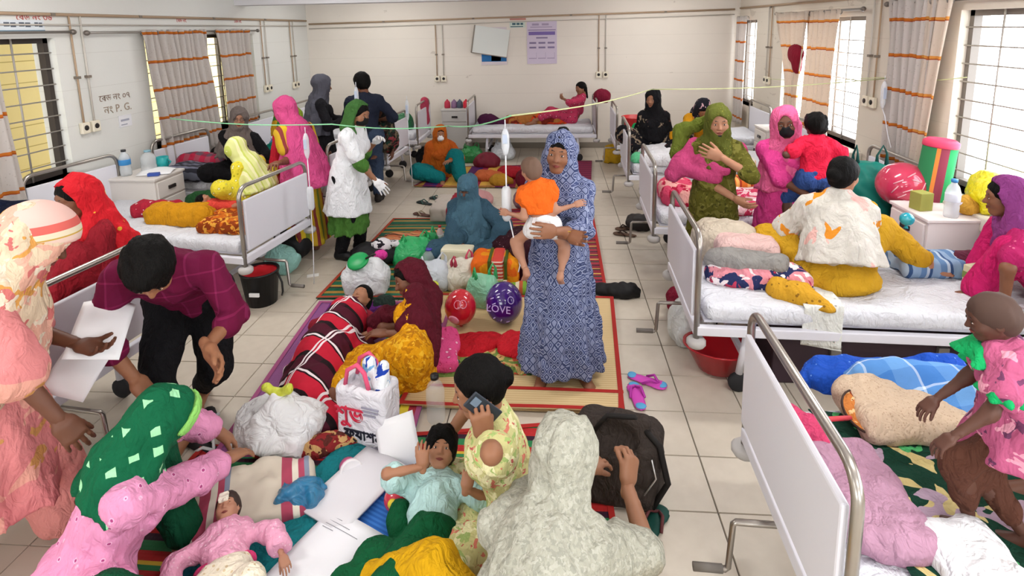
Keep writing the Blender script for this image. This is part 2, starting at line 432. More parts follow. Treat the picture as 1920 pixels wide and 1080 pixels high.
def tpl(kind, lod):
    k = (kind, lod)
    if k not in _T:
        hh = (.0055, .0095)[lod]; hd = (.0045, .007)[lod]
        if kind == 'head': _T[k] = make_head(hh)
        elif kind == 'headc': _T[k] = make_head(hh, True)
        elif kind == 'heads': _T[k] = make_head(hh, True, True)
        elif kind == 'relax': _T[k] = make_hand(hd, .32)
        elif kind == 'flat': _T[k] = make_hand(hd, .1, .1, (.8, .0))
        elif kind == 'grip': _T[k] = make_hand(hd, [.95, .95, .9, .85], .03, (.35, .6))
        elif kind == 'hold': _T[k] = make_hand(hd, [.55, .52, .5, .48], .05, (.55, .5))
        elif kind == 'cup': _T[k] = make_hand(hd, .22, .03, (.35, .3))
        elif kind == 'foot': _T[k] = make_foot((.007, .011)[lod])
    return _T[k]
def Rx(a): return np.array([[1, 0, 0], [0, math.cos(a), -math.sin(a)], [0, math.sin(a), math.cos(a)]])
def Ry(a): return np.array([[math.cos(a), 0, math.sin(a)], [0, 1, 0], [-math.sin(a), 0, math.cos(a)]])
def Rz(a): return np.array([[math.cos(a), -math.sin(a), 0], [math.sin(a), math.cos(a), 0], [0, 0, 1]])
D = math.radians
def nrm(v): v = np.asarray(v, float); return v/max(np.linalg.norm(v), 1e-9)
def ik(a, t, l1, l2, hint):
    a, t = A(a), A(t); d = t-a; L = np.linalg.norm(d); L2 = min(max(L, abs(l1-l2)+.02), l1+l2-.004); u = nrm(d); t = a+u*L2
    c = (l1*l1+L2*L2-l2*l2)/(2*l1*L2); s = math.sqrt(max(0, 1-c*c)); hv = A(hint); hv = nrm(hv-u*(hv@u))
    return a+u*l1*c+hv*l1*s, t
class Pose: pass
def pose(s=1.0, pelvis=(0, 0, .82), lean=0, side=0, twist=0, bend=0, plean=None, head=(0, 0, 0), hs=1.0, sw=1.0,
         hl=None, hr=None, fl=None, fr=None, roll=0):
    """joints in the person's own frame: +Y forward, +X right. Angles in degrees. hl/hr=(target, elbow hint, palm normal), fl/fr=(ankle, knee hint, toe dir)"""
    J = Pose(); J.s = s; J.hs = hs*s
    Tz = Rz(D(twist)); T = Tz @ Ry(D(side)) @ Rx(-D(lean)); T0 = Ry(D(roll)) @ Rx(-D(plean if plean is not None else lean*.6)) if True else T
    T2 = T @ Rx(-D(bend)); J.T, J.T0, J.T2 = T, T0, T2
    J.pel = A(pelvis)
    J.waist = J.pel+T @ A((0, 0, .13*s)); J.chest = J.waist+T2 @ A((0, .005*s, .16*s)); J.neck = J.waist+T2 @ A((0, -.005*s, .315*s))
    J.sh = {'l': J.waist+T2 @ A((-.145*s*sw, 0, .252*s)), 'r': J.waist+T2 @ A((.145*s*sw, 0, .252*s))}
    J.hip = {'l': J.pel+T0 @ A((-.078*s, 0, -.02*s)), 'r': J.pel+T0 @ A((.078*s, 0, -.02*s))}
    J.HR = Rz(D(head[0])) @ Rx(-D(head[1])) @ Ry(D(head[2]))
    nd = nrm(T2[:, 2]*.75+J.HR[:, 2]*.55); J.head = J.neck+nd*.055*s+J.HR @ A((0, .028, .1))*J.hs
    J.fw, J.up, J.rt = T2[:, 1], T2[:, 2], T2[:, 0]
    J.el, J.wr, J.palm, J.kn, J.an, J.toe, J.hpose = {}, {}, {}, {}, {}, {}, {}
    for q, a, sx in (('l', hl, -1), ('r', hr, 1)):
        a = a or (tuple(J.sh[q]+A((sx*.07, .06, -.46))*s), (sx*.3, -1, -.2), (-sx, .2, 0))
        J.el[q], J.wr[q] = ik(J.sh[q], A(a[0]), .26*s, .225*s, a[1]); J.palm[q] = A(a[2]) if len(a) > 2 and a[2] is not None else A((-sx, 0, -.3))
        J.hpose[q] = (a[3] if len(a) > 3 else 'relax', A(a[4]) if len(a) > 4 else None)
    for q, a, sx in (('l', fl, -1), ('r', fr, 1)):
        a = a or ((sx*.09*s, 0, .075*s), (sx*.1, 1, 0), (sx*.25, 1, 0))
        J.kn[q], J.an[q] = ik(J.hip[q], A(a[0]), .385*s, .365*s, a[1]); J.toe[q] = A(a[2]) if len(a) > 2 else A((sx*.2, 1, 0))
    return J
def frame(yv, zhint):
    y = nrm(yv); z = nrm(A(zhint)-y*(A(zhint)@y)); x = np.cross(y, z); return np.stack([x, y, z], 1)
def torso(F, J, o=0.0, k=.05):
    s = J.s; f = J.fw
    F.cone(J.hip['l']*.8+J.hip['r']*.2, J.hip['r']*.8+J.hip['l']*.2, .094*s+o, .094*s+o, k)
    F.cone(J.neck-J.up*.02*s, J.sh['l'], .05*s+o*.8, .036*s+o, k); F.cone(J.neck-J.up*.02*s, J.sh['r'], .05*s+o*.8, .036*s+o, k)
    F.cone(J.pel, J.waist, .115*s+o, .103*s+o, k, flat=(J.T0[:, 1], .82)); F.cone(J.waist, J.chest, .103*s+o, .118*s+o, k, flat=(f, .8))
    F.cone(J.chest+J.rt*.045*s, J.sh['r']-J.rt*.04*s-J.up*.02*s, .095*s+o, .05*s+o, k*.8, flat=(f, .85)); F.cone(J.chest-J.rt*.045*s, J.sh['l']+J.rt*.04*s-J.up*.02*s, .095*s+o, .05*s+o, k*.8, flat=(f, .85))
def body_field(J, h, lg=True):
    s = J.s; F = Field(h); torso(F, J, -.004)
    F.cone(J.neck-J.up*.03*s, J.head+J.HR @ A((0, -.02, -.05))*J.hs, .05*s, .045*J.hs, .04)
    for q in 'lr':
        F.cone(J.sh[q], J.el[q], .042*s, .036*s, .025); F.cone(J.el[q], J.wr[q], .037*s, .0245*s, .02)
        F.cone(J.hip[q], J.kn[q], .08*s if lg else .05*s, .052*s if lg else .042*s, .03)
        F.cone(J.kn[q], J.an[q], .052*s if lg else .042*s, .034*s, .03)
        m = J.kn[q]*.7+J.an[q]*.3; b = nrm(np.cross(np.cross(J.kn[q]-J.hip[q], J.an[q]-J.kn[q])+1e-6, J.an[q]-J.kn[q])); lg and F.ell(m, (.046*s,)*3, .05)
    return F
def body(J, parent, skin, lod=0, hand=('relax', 'relax'), feet=True, headk='head', hands=True, hscale=1.0, extra=None, lips='#7c3b36', lg=True):
    h = (.0155, .023)[lod]*(1 if J.s > .6 else .75)
    F = body_field(J, h, lg)
    if extra: extra(F, J)
    parts = [F.mesh()+(0,)]
    V, Q, I = tpl(headk, lod); V = (V*J.hs) @ J.HR.T+J.head
    P = [(parts[0][0], parts[0][1], 0)]
    out = [(np.asarray(parts[0][0]), parts[0][1], np.zeros(len(parts[0][1]), np.int32)), (V, Q, I)]
    if hands:
        for i, q in enumerate('lr'):
            kind, fd = J.hpose[q]
            if kind == 'none': continue
            hv, hq, hi = tpl(kind if kind != 'relax' else hand[i], lod)
            M = frame(fd if fd is not None else J.wr[q]-J.el[q], -J.palm[q]); v = hv.copy()
            if q == 'r': v[:, 0] *= -1; hq = hq[:, ::-1]
            out.append(((v*J.s*hscale) @ M.T+J.wr[q], hq, hi))
    if feet:
        for q in 'lr':
            fv, fq, fi = tpl('foot', lod); v = fv.copy()
            if q == 'r': v[:, 0] *= -1; fq = fq[:, ::-1]
            td = J.toe[q]; zh = nrm(J.kn[q]-J.an[q]); zh = (0, 0, 1) if abs(nrm(td)@A((0, 0, 1))) < .6 else zh
            M = frame(td, zh); out.append(((v*J.s) @ M.T+J.an[q], fq, fi))
    V = []; Qs = []; I = []; b = 0
    for v, f, i in out: V.append(v); Qs.append(f+b); I.append(i); b += len(v)
    return mesh_obj('body', np.concatenate(V), np.concatenate(Qs), [skinm(skin), plain(lips, .5, .3), plain('#cdc2b8', .35, .4), plain('#17100d', .4, .4)], parent, True, np.concatenate(I))
# ------------------------------------------------------------------ clothes
def gh(J, lod): return (.0122, .0205)[lod]*(1 if J.s > .6 else .75)
def sleeves(F, J, length=1.0, o=.012, which='lr', flare=.01):
    s = J.s
    for q in which:
        if length <= 0: continue
        a = min(length, 1.0); e = J.sh[q]+(J.el[q]-J.sh[q])*a
        F.cone(J.sh[q], e, .044*s+o, .04*s+o+(flare if length <= 1 else 0), .025)
        if length > 1:
            w = J.el[q]+(J.wr[q]-J.el[q])*min(length-1, .97); F.cone(J.el[q], w, .042*s+o, .03*s+o+flare, .02)
def legs(F, J, o=.015, upto=2.0, k=.04, rk=None, ra=None):
    s = J.s
    for q in 'lr':
        F.cone(J.hip[q], J.kn[q], .09*s+o, (rk or .057*s)+o, k)
        if upto > 1:
            e = J.kn[q]+(J.an[q]-J.kn[q])*(upto-1); F.cone(J.kn[q], e, (rk or .057*s)+o, (ra or .042*s)+o, k)
def top(J, parent, mat, sleeve=.8, o=.012, lod=0, name='tunic', skirt=None, lap=None, noise=(.011, 30), flare=.012, bust=True, extra=None, k=.05, hem=None):
    """a tunic; skirt=(hem centre, (rx,ry), folds) for standing figures, lap=(offset, upto) for cloth over seated legs"""
    s = J.s; F = Field(gh(J, lod)); torso(F, J, o, k)
    if bust:
        for q, sx in (('l', -1), ('r', 1)): F.ell(J.chest+J.rt*sx*.055*s+J.fw*.075*s-J.up*.0*s, (.058*s+o, .05*s+o, .058*s+o), .05)
    F.cone(J.neck-J.up*.05*s, J.neck-J.up*.005*s, .07*s+o, .052*s+o*.6, .03)
    sleeves(F, J, sleeve, o, flare=flare)
    if skirt:
        c, r, fo = skirt[:3]; amp = skirt[3] if len(skirt) > 3 else .09
        F.skirt(J.waist-J.up*.02*s, c, (.118*s+o, .1*s+o), r, fo, amp, k=.04, fw=J.T0[:, 1], pw=.75)
    if lap: legs(F, J, lap[0], lap[1], lap[2] if len(lap) > 2 else .05)
    if extra: extra(F, J)
    if hem: F.plane(*hem)
    return soft(name, F, mat, parent, [(noise[0], noise[1], 3), (noise[0]*.55, noise[1]*2.1, 8), (noise[0]*.25, noise[1]*4.2, 12)])
def trousers(J, parent, mat, o=.014, lod=0, upto=1.9, name='trousers', ra=None, rk=None, hips=True):
    F = Field(gh(J, lod)); s = J.s
    if hips: F.cone(J.hip['l'], J.hip['r'], .107*s+o, .107*s+o, .05); F.cone(J.pel, J.waist, .117*s+o*.6, .1*s+o*.4, .04, flat=(J.T0[:, 1], .82))
    legs(F, J, o, upto, .03, rk, ra); return soft(name, F, mat, parent, [(.008, 30, 2), (.005, 62, 5), (.002, 130, 7)])
def hloc(J, p): return J.head+J.HR @ (A(p)*J.hs)
def scarf(J, parent, mat, kind='hijab', cape=None, o=.014, lod=0, name='headscarf', opening=(.054, .086), extra=None, noise=(.009, 34), back=None, full=False, oy=0.0, set_back=False):
    """kind hijab: wraps chin and neck; loose: laid over the crown, open at the throat. cape=(drop, rx, ry, folds)"""
    s = J.s; hs = J.hs; F = Field(min(gh(J, lod), .0115 if lod == 0 else .016)); R = J.HR
    F.ell(hloc(J, (0, -.016, .03)), A((.078, .1, .086))*hs+o, .01, R)
    F.ell(hloc(J, (0, .005, -.03)), A((.068, .076, .092))*hs+o, .03, R)
    if kind == 'hijab':
        F.cone(hloc(J, (0, .0, -.06)), J.neck+J.fw*.01*s, .066*hs+o, .08*s+o, .05)
    else:
        F.cone(hloc(J, (0, -.045, -.03)), J.neck-J.fw*.035*s, .07*hs+o, .08*s+o, .05)
        for sx in (-1, 1): F.cone(hloc(J, (sx*.06, .0, -.04)), J.neck+J.rt*sx*.07*s+J.fw*.03*s-J.up*.03*s, .026*hs+o, .04*s+o, .03)
    if cape:
        dr, rx, ry, fo = cape[:4]; off = cape[4] if len(cape) > 4 else (0, 0, 0)
        F.skirt(J.neck+J.up*.035*s, J.neck-J.up*dr+A(off), (.06*s+o, .06*s+o), (rx, ry), fo, .07, k=.05, fw=J.fw, pw=.55)
    if extra: extra(F, J)
    if set_back: F.ell(hloc(J, (0, .125, -.035)), (.15*hs, .128*hs, .17*hs), .008, R, sub=True)
    if not full:
        F.ell(hloc(J, (0, .115, -.008+oy)), (opening[0]*hs, .082*hs, opening[1]*hs), .006, R, sub=True)
    return soft(name, F, mat, parent, [(noise[0], noise[1], 6), (noise[0]*.6, noise[1]*2, 9), (noise[0]*.3, noise[1]*4, 13)])
def hair(J, parent, kind='cap', mat=None, lod=0, name='hair', seed=0):
    hs = J.hs; R = J.HR; F = Field((.009, .013)[lod]); o = .008 if kind in ('cap', 'bun', 'long', 'tail') else (.016 if kind == 'short' else .005)
    F.ell(hloc(J, (0, -.018, .034)), A((.077, .096, .082))*hs+o, 0, R)
    F.ell(hloc(J, (0, -.05, -.02)), A((.068, .058, .07))*hs+o*.6, .03, R)
    if kind in ('cap', 'bun', 'long', 'tail'):
        for sx in (-1, 1): F.ell(hloc(J, (sx*.064, -.012, .014)), A((.018, .034, .04))*hs, .02, R)
    if kind == 'bun': F.ell(hloc(J, (0, -.118, -.005)), A((.042, .036, .04))*hs, .015, R)
    if kind == 'topbun': F.ell(hloc(J, (0, -.05, .115)), A((.036, .036, .03))*hs, .015, R)
    if kind == 'tail': F.cone(hloc(J, (0, -.1, -.02)), hloc(J, (0, -.1, -.2)), .034*hs, .018*hs, .02)
    if kind == 'long':
        F.cone(hloc(J, (0, -.06, -.04)), J.neck-J.fw*.06*J.s-J.up*.04*J.s, .06*hs, .055*hs, .04)
    if kind == 'short':
        F.ell(hloc(J, (.01, .035, .09)), A((.06, .055, .03))*hs, .02, R)
    fz = .0 if kind == 'short' else -.002
    F.ell(hloc(J, (0, .112, fz-.03)), ((.085*hs, .082*hs, .1*hs) if kind in ('cap', 'bun', 'tail', 'long') else (.07*hs, .06*hs, .1*hs)), .008, R, sub=True)
    F.ell(hloc(J, (0, .07, -.1)), (.1*hs, .075*hs, .09*hs), .01, R, sub=True)
    return soft(name, F, mat or HAIR, parent, [(.0025 if kind != 'short' else .007, 90, seed), (.002, 200, seed+3)])
def mask(J, parent, mat, lod=0, tall=False):
    hs = J.hs; F = Field((.0065, .009)[lod]); R = J.HR
    F.ell(hloc(J, (0, .03, -.05)), A((.066, .072, .062))*hs, 0, R); F.cone(hloc(J, (0, .09, -.02)), hloc(J, (0, .093, -.05)), .022*hs, .02*hs, .02)
    F.ell(hloc(J, (0, -.03, -.03)), A((.12, .075, .12))*hs, .004, R, sub=True)
    n = R @ A((0, .25, 1)); F.plane(hloc(J, (0, .09, -.004 if not tall else .004)), n)
    return soft('face_mask', F, mat, parent)
def person(label, loc, yaw, group=None):
    """an Empty at the figure's base; parts are added to it"""
    return empty('person', loc, D(yaw), label, 'person', group)
# ------------------------------------------------------------------ the room
XL, XR, YB, YF, ZC = -4.42, 3.15, 9.8, -2.6, 3.0
def wallpaint(name, c, stain=None):
    t = NT(name, .75, .2); co = t.co((1, 1, 1)); n = t.noise(co, 1.3, 5); d = hexc(c); a = tuple(x*.9 for x in d[:3])+(1,)
    col = t.mix(n, a, d)
    z = t.xyz(co)[2]; g = t.math('FRACT', t.math('DIVIDE', z, .33)); ln = t.math('LESS_THAN', g, .018)
    col = t.mix(t.math('MULTIPLY', ln, .16), col, '#8f857a')
    if stain:
        sp = t.math('GREATER_THAN', t.noise(t.co((1.4, 1.4, 3)), 2.2, 6, .6), stain); col = t.mix(t.math('MULTIPLY', sp, .35), col, '#a79a8c')
    t.col(col); t.bump(t.noise(co, 60, 3), .06, .01); return t.m
M_WL = wallpaint('wall_cool_white', '#e3e3de'); M_WB = wallpaint('wall_cream', '#eae2d7', .72); M_WR = wallpaint('wall_warm_cream', '#dcd3c5', .66)  # one wall paint, in a slightly different tone on each wall
M_CEIL = plain('#dfdde0', .8, .1)
def wall(name, lo, hi, axis, holes, mat):
    """wall slab lo..hi with rectangular openings (u0,u1,z0,z1) along axis"""
    mb = MB(); i = axis; u = lo[i]
    def bx(u0, u1, z0, z1):
        if u1-u0 < 1e-4 or z1-z0 < 1e-4: return
        l = list(lo); h = list(hi); l[i], h[i], l[2], h[2] = u0, u1, z0, z1; mb.box(l, h)
    for (a, b, z0, z1) in sorted(holes):
        bx(u, a, lo[2], hi[2]); bx(a, b, lo[2], z0); bx(a, b, z1, hi[2]); u = b
    bx(u, hi[i], lo[2], hi[2])
    return props(mb.build(name, mat), kind='structure')
T_ = .22
LW = [(.2, 2.1, .9, 2.13), (2.9, 4.66, .9, 2.13), (5.75, 7.95, .9, 2.13)]
RW = [(-1.6, 1.6, .85, 2.22), (2.5, 4.62, .85, 2.22), (5.95, 7.95, .85, 2.2), (9.0, 9.66, .85, 2.2)]
wl = wall('wall_left', (XL-T_, YF, 0), (XL, YB, ZC), 1, LW, M_WL)
wr = wall('wall_right', (XR, YF, 0), (XR+T_, YB, ZC), 1, RW, M_WR)
wb = wall('wall_back', (XL-T_, YB, 0), (XR+T_, YB+T_, ZC), 0, [], M_WB)
wf = wall('wall_front', (XL-T_, YF-T_, 0), (XR+T_, YF, ZC), 0, [(-3.4, -1.2, .9, 2.2), (.4, 2.4, .9, 2.2)], M_WL)
props(MB().box((XL-T_, YF-T_, ZC), (XR+T_, YB+T_, ZC+.15)).build('ceiling', M_CEIL), kind='structure')
props(MB().box((XL, 7.55, 2.52), (XR, 7.85, ZC)).build('trim_1', M_CEIL), kind='structure')
# floor with its tiles
fl = props(MB().box((XL-T_, YF-T_, -.15), (XR+T_, YB+T_, -.007)).build('floor', plain('#6f675d', .8, .2)), kind='structure')
tt = NT('glazed_tile', .33, .4); tco = tt.co(); oi = tt.n.new('ShaderNodeObjectInfo')
n1 = tt.noise(tt.co(kind='Generated'), 5, 5); base = tt.mix(n1, '#c3b8a8', '#d3c9ba'); tt.col(tt.mix(tt.math('MULTIPLY', oi.outputs['Random'], .18), base, '#b0a491'))
M_TILE = tt.m
P_ = .33; tiles = []
tm = bpy.data.meshes.new('tile'); g_ = P_/2-.0022
MBt = MB().box((-g_, -g_, -.008), (g_, g_, 0))
tm.from_pydata([tuple(v) for v in [(-g_,-g_,-.008),(g_,-g_,-.008),(g_,g_,-.008),(-g_,g_,-.008),(-g_+.002,-g_+.002,0),(g_-.002,-g_+.002,0),(g_-.002,g_-.002,0),(-g_+.002,g_-.002,0)]], [], [(4,5,6,7),(0,1,5,4),(1,2,6,5),(2,3,7,6),(3,0,4,7)])
tm.materials.append(M_TILE)
for i in range(-16, 8):
    for j in range(-16, 23):
        x, y = .72+P_*(i+.5), 2.54+P_*(j+.5)
        if XL < x < XR and YF < y < YB: tiles.append((x, y))
def tkey(p):
    x, y = p; d = math.hypot(x, y)
    if y < 1.5 or abs(x) > .95*y+.3: d += 50
    if x < -2.5 or x > 1.3: d += 3.5
    return d
tiles.sort(key=tkey)
for x, y in tiles[:300]:
    o = bpy.data.objects.new('tile', tm); COL.objects.link(o); o.parent = fl; o.location = (x, y, 0)
mb = MB()
for x, y in tiles[300:]:
    mb.box((max(x-g_, XL), max(y-g_, YF), -.008), (min(x+g_, XR), min(y+g_, YB), 0))
props(mb.build('tile_field', M_TILE, fl), kind='stuff')
# skirting along the walls
M_SK = plain('#8d8478', .6, .3)
for n, lo, hi in (('left', (XL, YF, 0), (XL+.012, YB, .1)), ('right', (XR-.012, YF, 0), (XR, YB, .1)), ('back', (XL, YB-.012, 0), (XR, YB, .1))):
    props(MB().box(lo, hi).build('baseboard_'+n, M_SK), kind='structure')
# windows: frame, mullions, grille bars, sliding glass
M_FR = plain('#3b3430', .6, .3); M_ALU = plain('#8e8a86', .4, .5, .6); M_BAR = plain('#a9a39c', .5, .4, .3); M_SILL = plain('#d9d2c6', .6, .3)
M_GLASS = glassy('#ffffff', .05, .05)
def window(n, side, y0, y1, z0, z1, glass=None):
    sx = -1 if side == 'l' else 1; X = XL if side == 'l' else XR
    w = empty('window_%d' % n, (X, 0, 0)); w['kind'] = 'structure'
    mb = MB(); o = sx*.1; fd = .045
    for lo, hi in (((o-.03, y0, z0), (o+.03, y1, z0+fd)), ((o-.03, y0, z1-fd), (o+.03, y1, z1)), ((o-.03, y0, z0), (o+.03, y0+fd, z1)), ((o-.03, y1-fd, z0), (o+.03, y1, z1))): mb.box(lo, hi)
    mb.build('frame', M_FR if sx < 0 else plain('#6f6861', .5, .4), w)
    k = max(1, round((y1-y0)/.75))
    for i in range(1, k):
        y = y0+(y1-y0)*i/k; MB().box((o-.02, y-.02, z0), (o+.02, y+.02, z1)).build('mullion', M_ALU, w)
    bm_ = MB().tube([(sx*.05, y0, 0), (sx*.05, y1, 0)], .006, 6); d0 = bm_.build('bar', M_BAR, w); d0.location.z = z0+.12
    nz = int((z1-z0-.1)/.14)
    for i in range(1, nz):
        c = d0.copy(); COL.objects.link(c); c.location.z = z0+.12+i*.14
    bv = MB().tube([(sx*.056, 0, z0), (sx*.056, 0, z1)], .008, 6).build('upright_bar', M_BAR, w); nv = max(2, int((y1-y0)/.42)); bv.location.y = y0+(y1-y0)/(nv+1)
    for i in range(1, nv):
        c = bv.copy(); COL.objects.link(c); c.location.y = y0+(y1-y0)*(i+1)/(nv+1)
    pw = (y1-y0)/k
    for i in ([0] if k > 1 else []):
        MB().box((sx*.125, y0+.02, z0+.02), (sx*.13, y0+pw, z1-.02)).build('pane', M_GLASS, w)
    MB().box((min(0, sx*T_)-.0 if sx < 0 else -.0, y0, z0-.03), (max(0, sx*T_), y1, z0)).build('sill', M_SILL, w)
    return w
window(1, 'l', 2.9, 4.66, .9, 2.13); window(2, 'l', 5.75, 7.95, .9, 2.13)
window(3, 'r', 2.5, 4.62, .85, 2.22); window(4, 'r', 5.95, 7.95, .85, 2.2); window(5, 'r', 9.0, 9.66, .85, 2.2)
window(6, 'l', .2, 2.1, .9, 2.13); window(7, 'r', -1.6, 1.6, .85, 2.22)  # two unseen windows, added to let more daylight in
props(MB().box((XR-.26, 2.3, .72), (XR, 4.75, .82), bev=.01).build('trim_2', M_SILL), kind='structure')
props(MB().box((XR-.14, 5.8, .74), (XR, 8.1, .82), bev=.01).build('trim_3', M_SILL), kind='structure')
# conduits and sockets on the walls
M_PIPE = plain('#b39a80', .6, .3); M_COND = plain('#c9c3ba', .6, .3); M_SOCK = plain('#e8e0cc', .5, .3); M_DK = plain('#2a2523', .5, .3)
def conduit(name, label, pts, r, mat, clips=()):
    e = empty(name, pts[0], 0, label, 'pipe', 'surface conduits'); p0 = Vector(pts[0])
    MB().tube([Vector(p)-p0 for p in pts], r, 6).build('run', mat, e)
    for c in clips:
        v = Vector(c)-p0; MB().box(v-Vector((.02, .02, .012)), v+Vector((.02, .02, .012))).build('clip', plain('#7d7368', .6, .3), e)
xl = XL+.02; yb = YB-.02; xr = XR-.02
conduit('pipe', 'long brown pipe running high along the left wall', [(xl, YF+.1, 2.34), (xl, YB-.05, 2.33)], .015, M_PIPE, [(xl, y, 2.335) for y in (3.6, 4.65, 5.7, 7.0, 8.3)])
conduit('pipe', 'long brown pipe running high across the back wall', [(XL+.05, yb, 2.27), (XR-.1, yb, 2.385)], .015, M_PIPE, [(x, yb, 2.327+.0152*(x+.6)) for x in (-3.0, -1.4, .3, 1.9)])
conduit('pipe', 'thin grey cable duct under the pipe on the left wall', [(xl, YF+.1, 2.25), (xl, YB-.05, 2.24)], .008, M_COND)
conduit('pipe', 'thin grey cable duct under the pipe on the back wall', [(XL+.05, yb, 2.19), (XR-.1, yb, 2.3)], .008, M_COND)
conduit('pipe', 'brown pipe running high along the right wall above the windows', [(xr, YF+.1, 2.36), (xr, YB-.05, 2.4)], .015, M_PIPE, [(xr, y, 2.37) for y in (5.2, 5.75, 8.4)])
def drop(where, p, ztop, zbot, desc, boxes=True, n=2):
    for i in range(n):
        d = i*.12
        if where == 'l': a, b, bx = (xl, p+d, ztop), (xl, p+d, zbot), ((-.015, -.045, -.055), (.02, .045, .05))
        elif where == 'b': a, b, bx = (p+d, yb, ztop), (p+d, yb, zbot), ((-.045, -.02, -.055), (.045, .015, .05))
        else: a, b, bx = (xr, p+d, ztop), (xr, p+d, zbot), ((-.02, -.045, -.055), (.015, .045, .05))
        conduit('conduit', '%s conduit drop %s' % (('first', 'second')[i], desc), [a, b], .009, M_COND if i else M_PIPE, [(a[0], a[1], zbot+(ztop-zbot)*.45)])
        if boxes:
            e = empty('socket', b, 0, '%s cream wall socket %s' % (('left hand', 'right hand')[i], desc), 'socket', 'wall sockets')
            MB().box(bx[0], bx[1], bev=.006).build('plate', M_SOCK, e)
            dr = {'l': (.022, 0, 0), 'b': (0, -.022, 0), 'r': (-.022, 0, 0)}[where]
            R = Matrix.Translation(dr) @ (Matrix.Rotation(PI/2, 4, 'X') if where == 'b' else Matrix.Rotation(PI/2, 4, 'Y'))
            MB().lathe([(.0, -.004), (.024, -.004), (.026, .0), (.022, .005), (0, .005)], 12, M=R).build('knob', M_DK, e)
drop('l', 4.82, 2.34, 1.29, 'beside the near left window'); drop('l', 8.17, 2.33, 1.29, 'beyond the left curtains'); drop('l', 9.1, 2.33, 1.25, 'near the far left corner')
drop('b', -2.08, 2.22, 1.27, 'on the back wall above the left beds'); drop('b', .78, 2.33, 1.31, 'on the back wall above the patient bed')
drop('r', 5.66, 2.36, 1.36, 'between the right hand curtains'); drop('r', 8.35, 2.38, 1.32, 'beyond the middle right window')
# posters, board and notices
def flat_panel(name, label, cat, c, size, mat, wallv='b', tilt=0, t=.012):
    e = empty(name, c, 0, label, cat); w, h = size; e.rotation_euler = {'b': (0, tilt, 0), 'l': (tilt, 0, 0), 'r': (tilt, 0, 0)}[wallv]
    if wallv == 'b': MB().box((-w/2, -t, -h/2), (w/2, 0, h/2)).build('sheet', mat, e)
    else:
        sx = 1 if wallv == 'l' else -1; MB().box((min(0, sx*t), -w/2, -h/2), (max(0, sx*t), w/2, h/2)).build('sheet', mat, e)
    return e
def on_panel(e, name, rects, mat, wallv='b', t=.012):
    for (u0, u1, v0, v1) in rects:
        if wallv == 'b': MB().box((u0, -t-.002, v0), (u1, -t+.001, v1)).build(name, mat, e)
        else: MB().box((t-.001, u0, v0), (t+.002, u1, v1)).build(name, mat, e)
po = flat_panel('poster', 'lilac printed notice poster on the back wall', 'poster', (-.205, YB-.001, 1.88), (.52, .74), plain('#cfc3d6', .7, .2))
on_panel(po, 'heading_band', [(-.23, .23, .13, .19)], plain('#7d6aa8', .7, .2)); on_panel(po, 'rule', [(-.24, .24, .21, .225)], plain('#8b7ba0', .7, .2))
on_panel(po, 'text_line', [(-.1, .1, .07, .095)]+[(u, u+.12, v, v+.03) for u in (-.22, -.06, .1) for v in (-.02, -.1)], plain('#84789a', .7, .2))
on_panel(po, 'form_box', [(u, u+.13, -.28, -.265) for u in (-.23, -.07, .09)]+[(u, u+.005, -.28, -.17) for u in (-.1, .06, .215)]+[(-.2, .18, .26, .275), (-.17, -.05, .295, .33), (.0, .12, .295, .33)], plain('#a89ab5', .7, .2))
po2 = flat_panel('poster', 'pale sheet with a blue picture band under the tilted board', 'poster', (-1.05, YB-.001, 1.83), (.46, .66), plain('#d9cfd3', .7, .2))
on_panel(po2, 'blue_band', [(-.22, .22, -.27, -.12)], plain('#2f6ea8', .7, .2)); on_panel(po2, 'teal_patch', [(-.05, .12, -.26, -.16)], plain('#4aa6a4', .7, .2)); on_panel(po2, 'text_line', [(-.2, .1, .28, .295), (.02, .2, .25, .265)], plain('#a9a0a6', .7, .2))
bd = flat_panel('board', 'tilted blank white board hanging on the back wall', 'board', (-1.1, YB-.02, 1.92), (.62, .47), plain('#dfe3df', .5, .3), 'b', D(9), .03)
MB().box((-.325, -.034, -.245), (-.3, .002, .24)).build('frame_strip', plain('#8d857b', .5, .3), bd); MB().box((-.32, -.034, -.25), (.32, .002, -.235)).build('frame_strip', plain('#8d857b', .5, .3), bd)
sg = flat_panel('bed_sign', 'small pale green bed sign under the back pipe', 'sign', (-.63, YB-.001, 2.2), (.27, .11), plain('#cfdcd2', .6, .2))
on_panel(sg, 'text_line', [(-.09, -.03, -.01, .025), (-.015, .04, -.01, .025), (.055, .1, -.01, .025), (-.12, .1, -.045, -.03)], plain('#4d6a74', .6, .2))
sr = flat_panel('wall_marking', 'small red lettered strip on the back wall pipe', 'sign', (-.62, YB-.004, 2.29), (.28, .03), plain('#c08578', .7, .2))
def try_text(name, s, size, mat, parent, M, ex=.001, shear=0):
    cu = bpy.data.curves.new(name, 'FONT'); cu.body = s; cu.size = size; cu.extrude = ex; cu.align_x = 'CENTER'; cu.align_y = 'CENTER'; cu.shear = shear; cu.resolution_u = 2
    t = bpy.data.objects.new('tmp', cu); COL.objects.link(t); bpy.context.view_layer.update()
    me = bpy.data.meshes.new_from_object(t.evaluated_get(bpy.context.evaluated_depsgraph_get())); bpy.data.objects.remove(t)
    o = bpy.data.objects.new(name, me); COL.objects.link(o); me.materials.clear(); me.materials.append(mat); o.parent = parent; o.matrix_local = M; return o
M_LW = Matrix.Rotation(PI/2, 4, 'Z') @ Matrix.Rotation(PI/2, 4, 'X')
s1 = flat_panel('bed_sign', 'blue edged bed number plate over the near left window', 'sign', (XL+.001, 4.36, 2.235), (.42, .1), plain('#d9dfe4', .6, .2), 'l')
